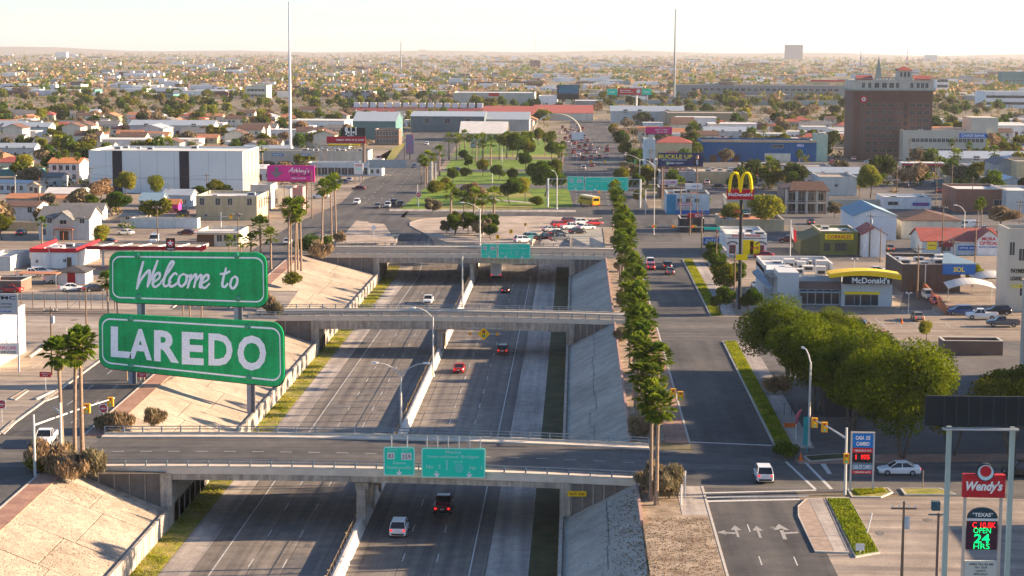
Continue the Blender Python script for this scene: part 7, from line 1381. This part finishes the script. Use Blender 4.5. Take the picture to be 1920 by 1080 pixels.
# individually known distant buildings
bld('tower_block','square grey purple tower block on the horizon',1473,1505,112,84,60,P('tower_mauve',.20,.17,.19,var=.05),'flat','grey',h=None)
bld('church','slim green church spire behind the hotel, square tower below',1642,1653,175,148,12,'grey','flat','grey'); p = at(1647,175); 
_c = [o for o in scene.objects if o.name.startswith('church')][0]; zs_ = t_dim[_c.name][2]; MB().loft([[(-3.6,2,zs_),(3.6,2,zs_),(3.6,9.2,zs_),(-3.6,9.2,zs_)],[(-.15,5.4,zat(1647,106,p.y)),(.15,5.4,zat(1647,106,p.y)),(.15,5.7,zat(1647,106,p.y)),(-.15,5.7,zat(1647,106,p.y))]]).build('spire', P('spire_green',.16,.24,.21), _c)
DB = [('pale blue three storey block far off at left of centre',637,661,147,134,'lightblue'),('small orange block on the horizon',785,799,102,93,'orange'),('white domed building on the horizon',1172,1184,101,92,'white'),('long pale low building in the far distance',1100,1152,125,119,'lightblue'),('orange walled building in the far distance',1400,1417,131,118,'orange'),
 ('red brick church like block in the far distance',993,1013,127,113,'brick'),('white hall at the far left with a tower',104,125,109,98,'white'),('yellow topped building far off at left of centre',698,722,136,129,'yellow'),('blue office slab far off at the right',1735,1757,115,103,'bluegrey'),('long grey block before the horizon at the right',1600,1636,148,138,'bluegrey'),
 ('beige long block right of the hotel in the distance',1770,1850,155,147,'beige'),('teal columned building at the far right edge',1880,1922,162,135,'teal'),('pale grey block behind the hotel roof',1706,1725,145,130,'bluegrey'),('turquoise sheds in the far left, long one',282,325,186,177,'teal'),('turquoise sheds in the far left, small one',160,178,178,168,'teal'),('cream building with tower in the far left',124,152,172,159,'cream'),
 ('cream block far left with green roof',460,500,185,160,'cream'),('terracotta warehouse left of the tall white mast',560,580,181,165,'brick'),('grey block before the customs canopy',858,882,150,140,'grey'),('white slab near the two billboards',1180,1215,195,178,'white'),('green glass office left of the tall mast',640,700,188,172,'grey')]
for lb, u0, u1, vb, vt, wl in DB: bld('building', lb, u0, u1, vb, vt, 30, wl, 'flat', 'grey' if wl in ('bluegrey','teal') else 'white', win=grid(2,5,3,2,2,5) if vb > 130 else ())
for u, lb in ((1613,'red and white lattice mast behind the hotel'),(1700,'second red and white lattice mast behind the hotel')):
    p = at(u,140); t = thing('lattice_mast', lb, 'mast', p)
    for k in range(8): MB().cyl((0,0,k*6),(0,0,k*6+6),2.2-.2*k,2.0-.2*k,4).build('mast_section', SR if k%2 else SWH, t)
# everything farther away reads as one carpet of treetops with specks of houses
rs = np.random.RandomState(77); C_ = []; S_ = []; kinds = {0:[],1:[],2:[]}; y = 1800.0; HB = {0:MB(),1:MB(),2:MB(),3:MB()}
while y < 12500:
    wdt = .62*y; n = int(wdt/ (12+y*.0030)); xs = rs.uniform(-.335*y, .285*y, n); fld = np.sin(xs*.011+y*.0021)+np.sin(xs*.0043-y*.0037+1.1)+.8*np.sin(xs*.031+y*.009); xs = xs[fld+rs.normal(size=n)*.7 > -.75]; step = y*y/(F*HC)*1.1
    for x in xs:
        yy_ = y+rs.uniform(0, step); k = rs.choice(3, p=[.50,.26,.24]); r = rs.uniform(3.5,6.5)*(1+y/9000); h = rs.uniform(4.5,9)*(1+y/16000)
        m = 13; d = rs.normal(size=(m,3)); d /= np.linalg.norm(d,axis=1)[:,None]; kinds[k].append(np.concatenate([np.array([x,yy_,h*.55])+d*np.array([r,r,h*.45])*(.5+.5*rs.rand(m,1)), np.full((m,1), r*.62)], 1))
    nb = int(n*.24*max(.25, 1-y/14000)) 
    for x in rs.uniform(-.335*y, .285*y, nb):
        yy_ = y+rs.uniform(0, step); w_ = rs.uniform(5,13)*(1+y/9000)*(2 if rs.rand() < .08 else 1); h = rs.uniform(2.5,5)*(1+y/9000); HB[rs.choice(4,p=[.45,.2,.2,.15])].box(x-w_,yy_,0,x+w_,yy_+10,h)
    y += step
for k, m in ((0,LB),(1,LG),(2,LO)):
    A = np.concatenate(kinds[k]); tag(link('distant_treetops', leafmesh('distant_treetops', A[:,:3], A[:,3], m, 20+k)), kind='stuff')
for k, m in ((0,C('white')),(1,C('tan')),(2,C('brick')),(3,C('grey'))): tag(HB[k].build('distant_houses', m), kind='stuff')
# ================================================================= haze: one closed box of air
hz = bpy.data.materials.new('haze_air'); hz.use_nodes = True; t = hz.node_tree; t.nodes.remove(t.nodes['Principled BSDF']); out = [n for n in t.nodes if n.type == 'OUTPUT_MATERIAL'][0]
pv_ = _n(t, 'ShaderNodeVolumePrincipled'); pv_.inputs['Color'].default_value = (.93,.95,1,1); pv_.inputs['Density'].default_value = HAZE; pv_.inputs['Anisotropy'].default_value = .2
t.links.new(pv_.outputs[0], out.inputs['Volume'])
tag(MB().box(-19500,-3500,-7.6,19500,19500,240).build('haze', hz), kind='stuff')
print('objects', len(scene.objects), 'tris~', sum(len(m.loops)-2*len(m.polygons) for m in bpy.data.meshes))
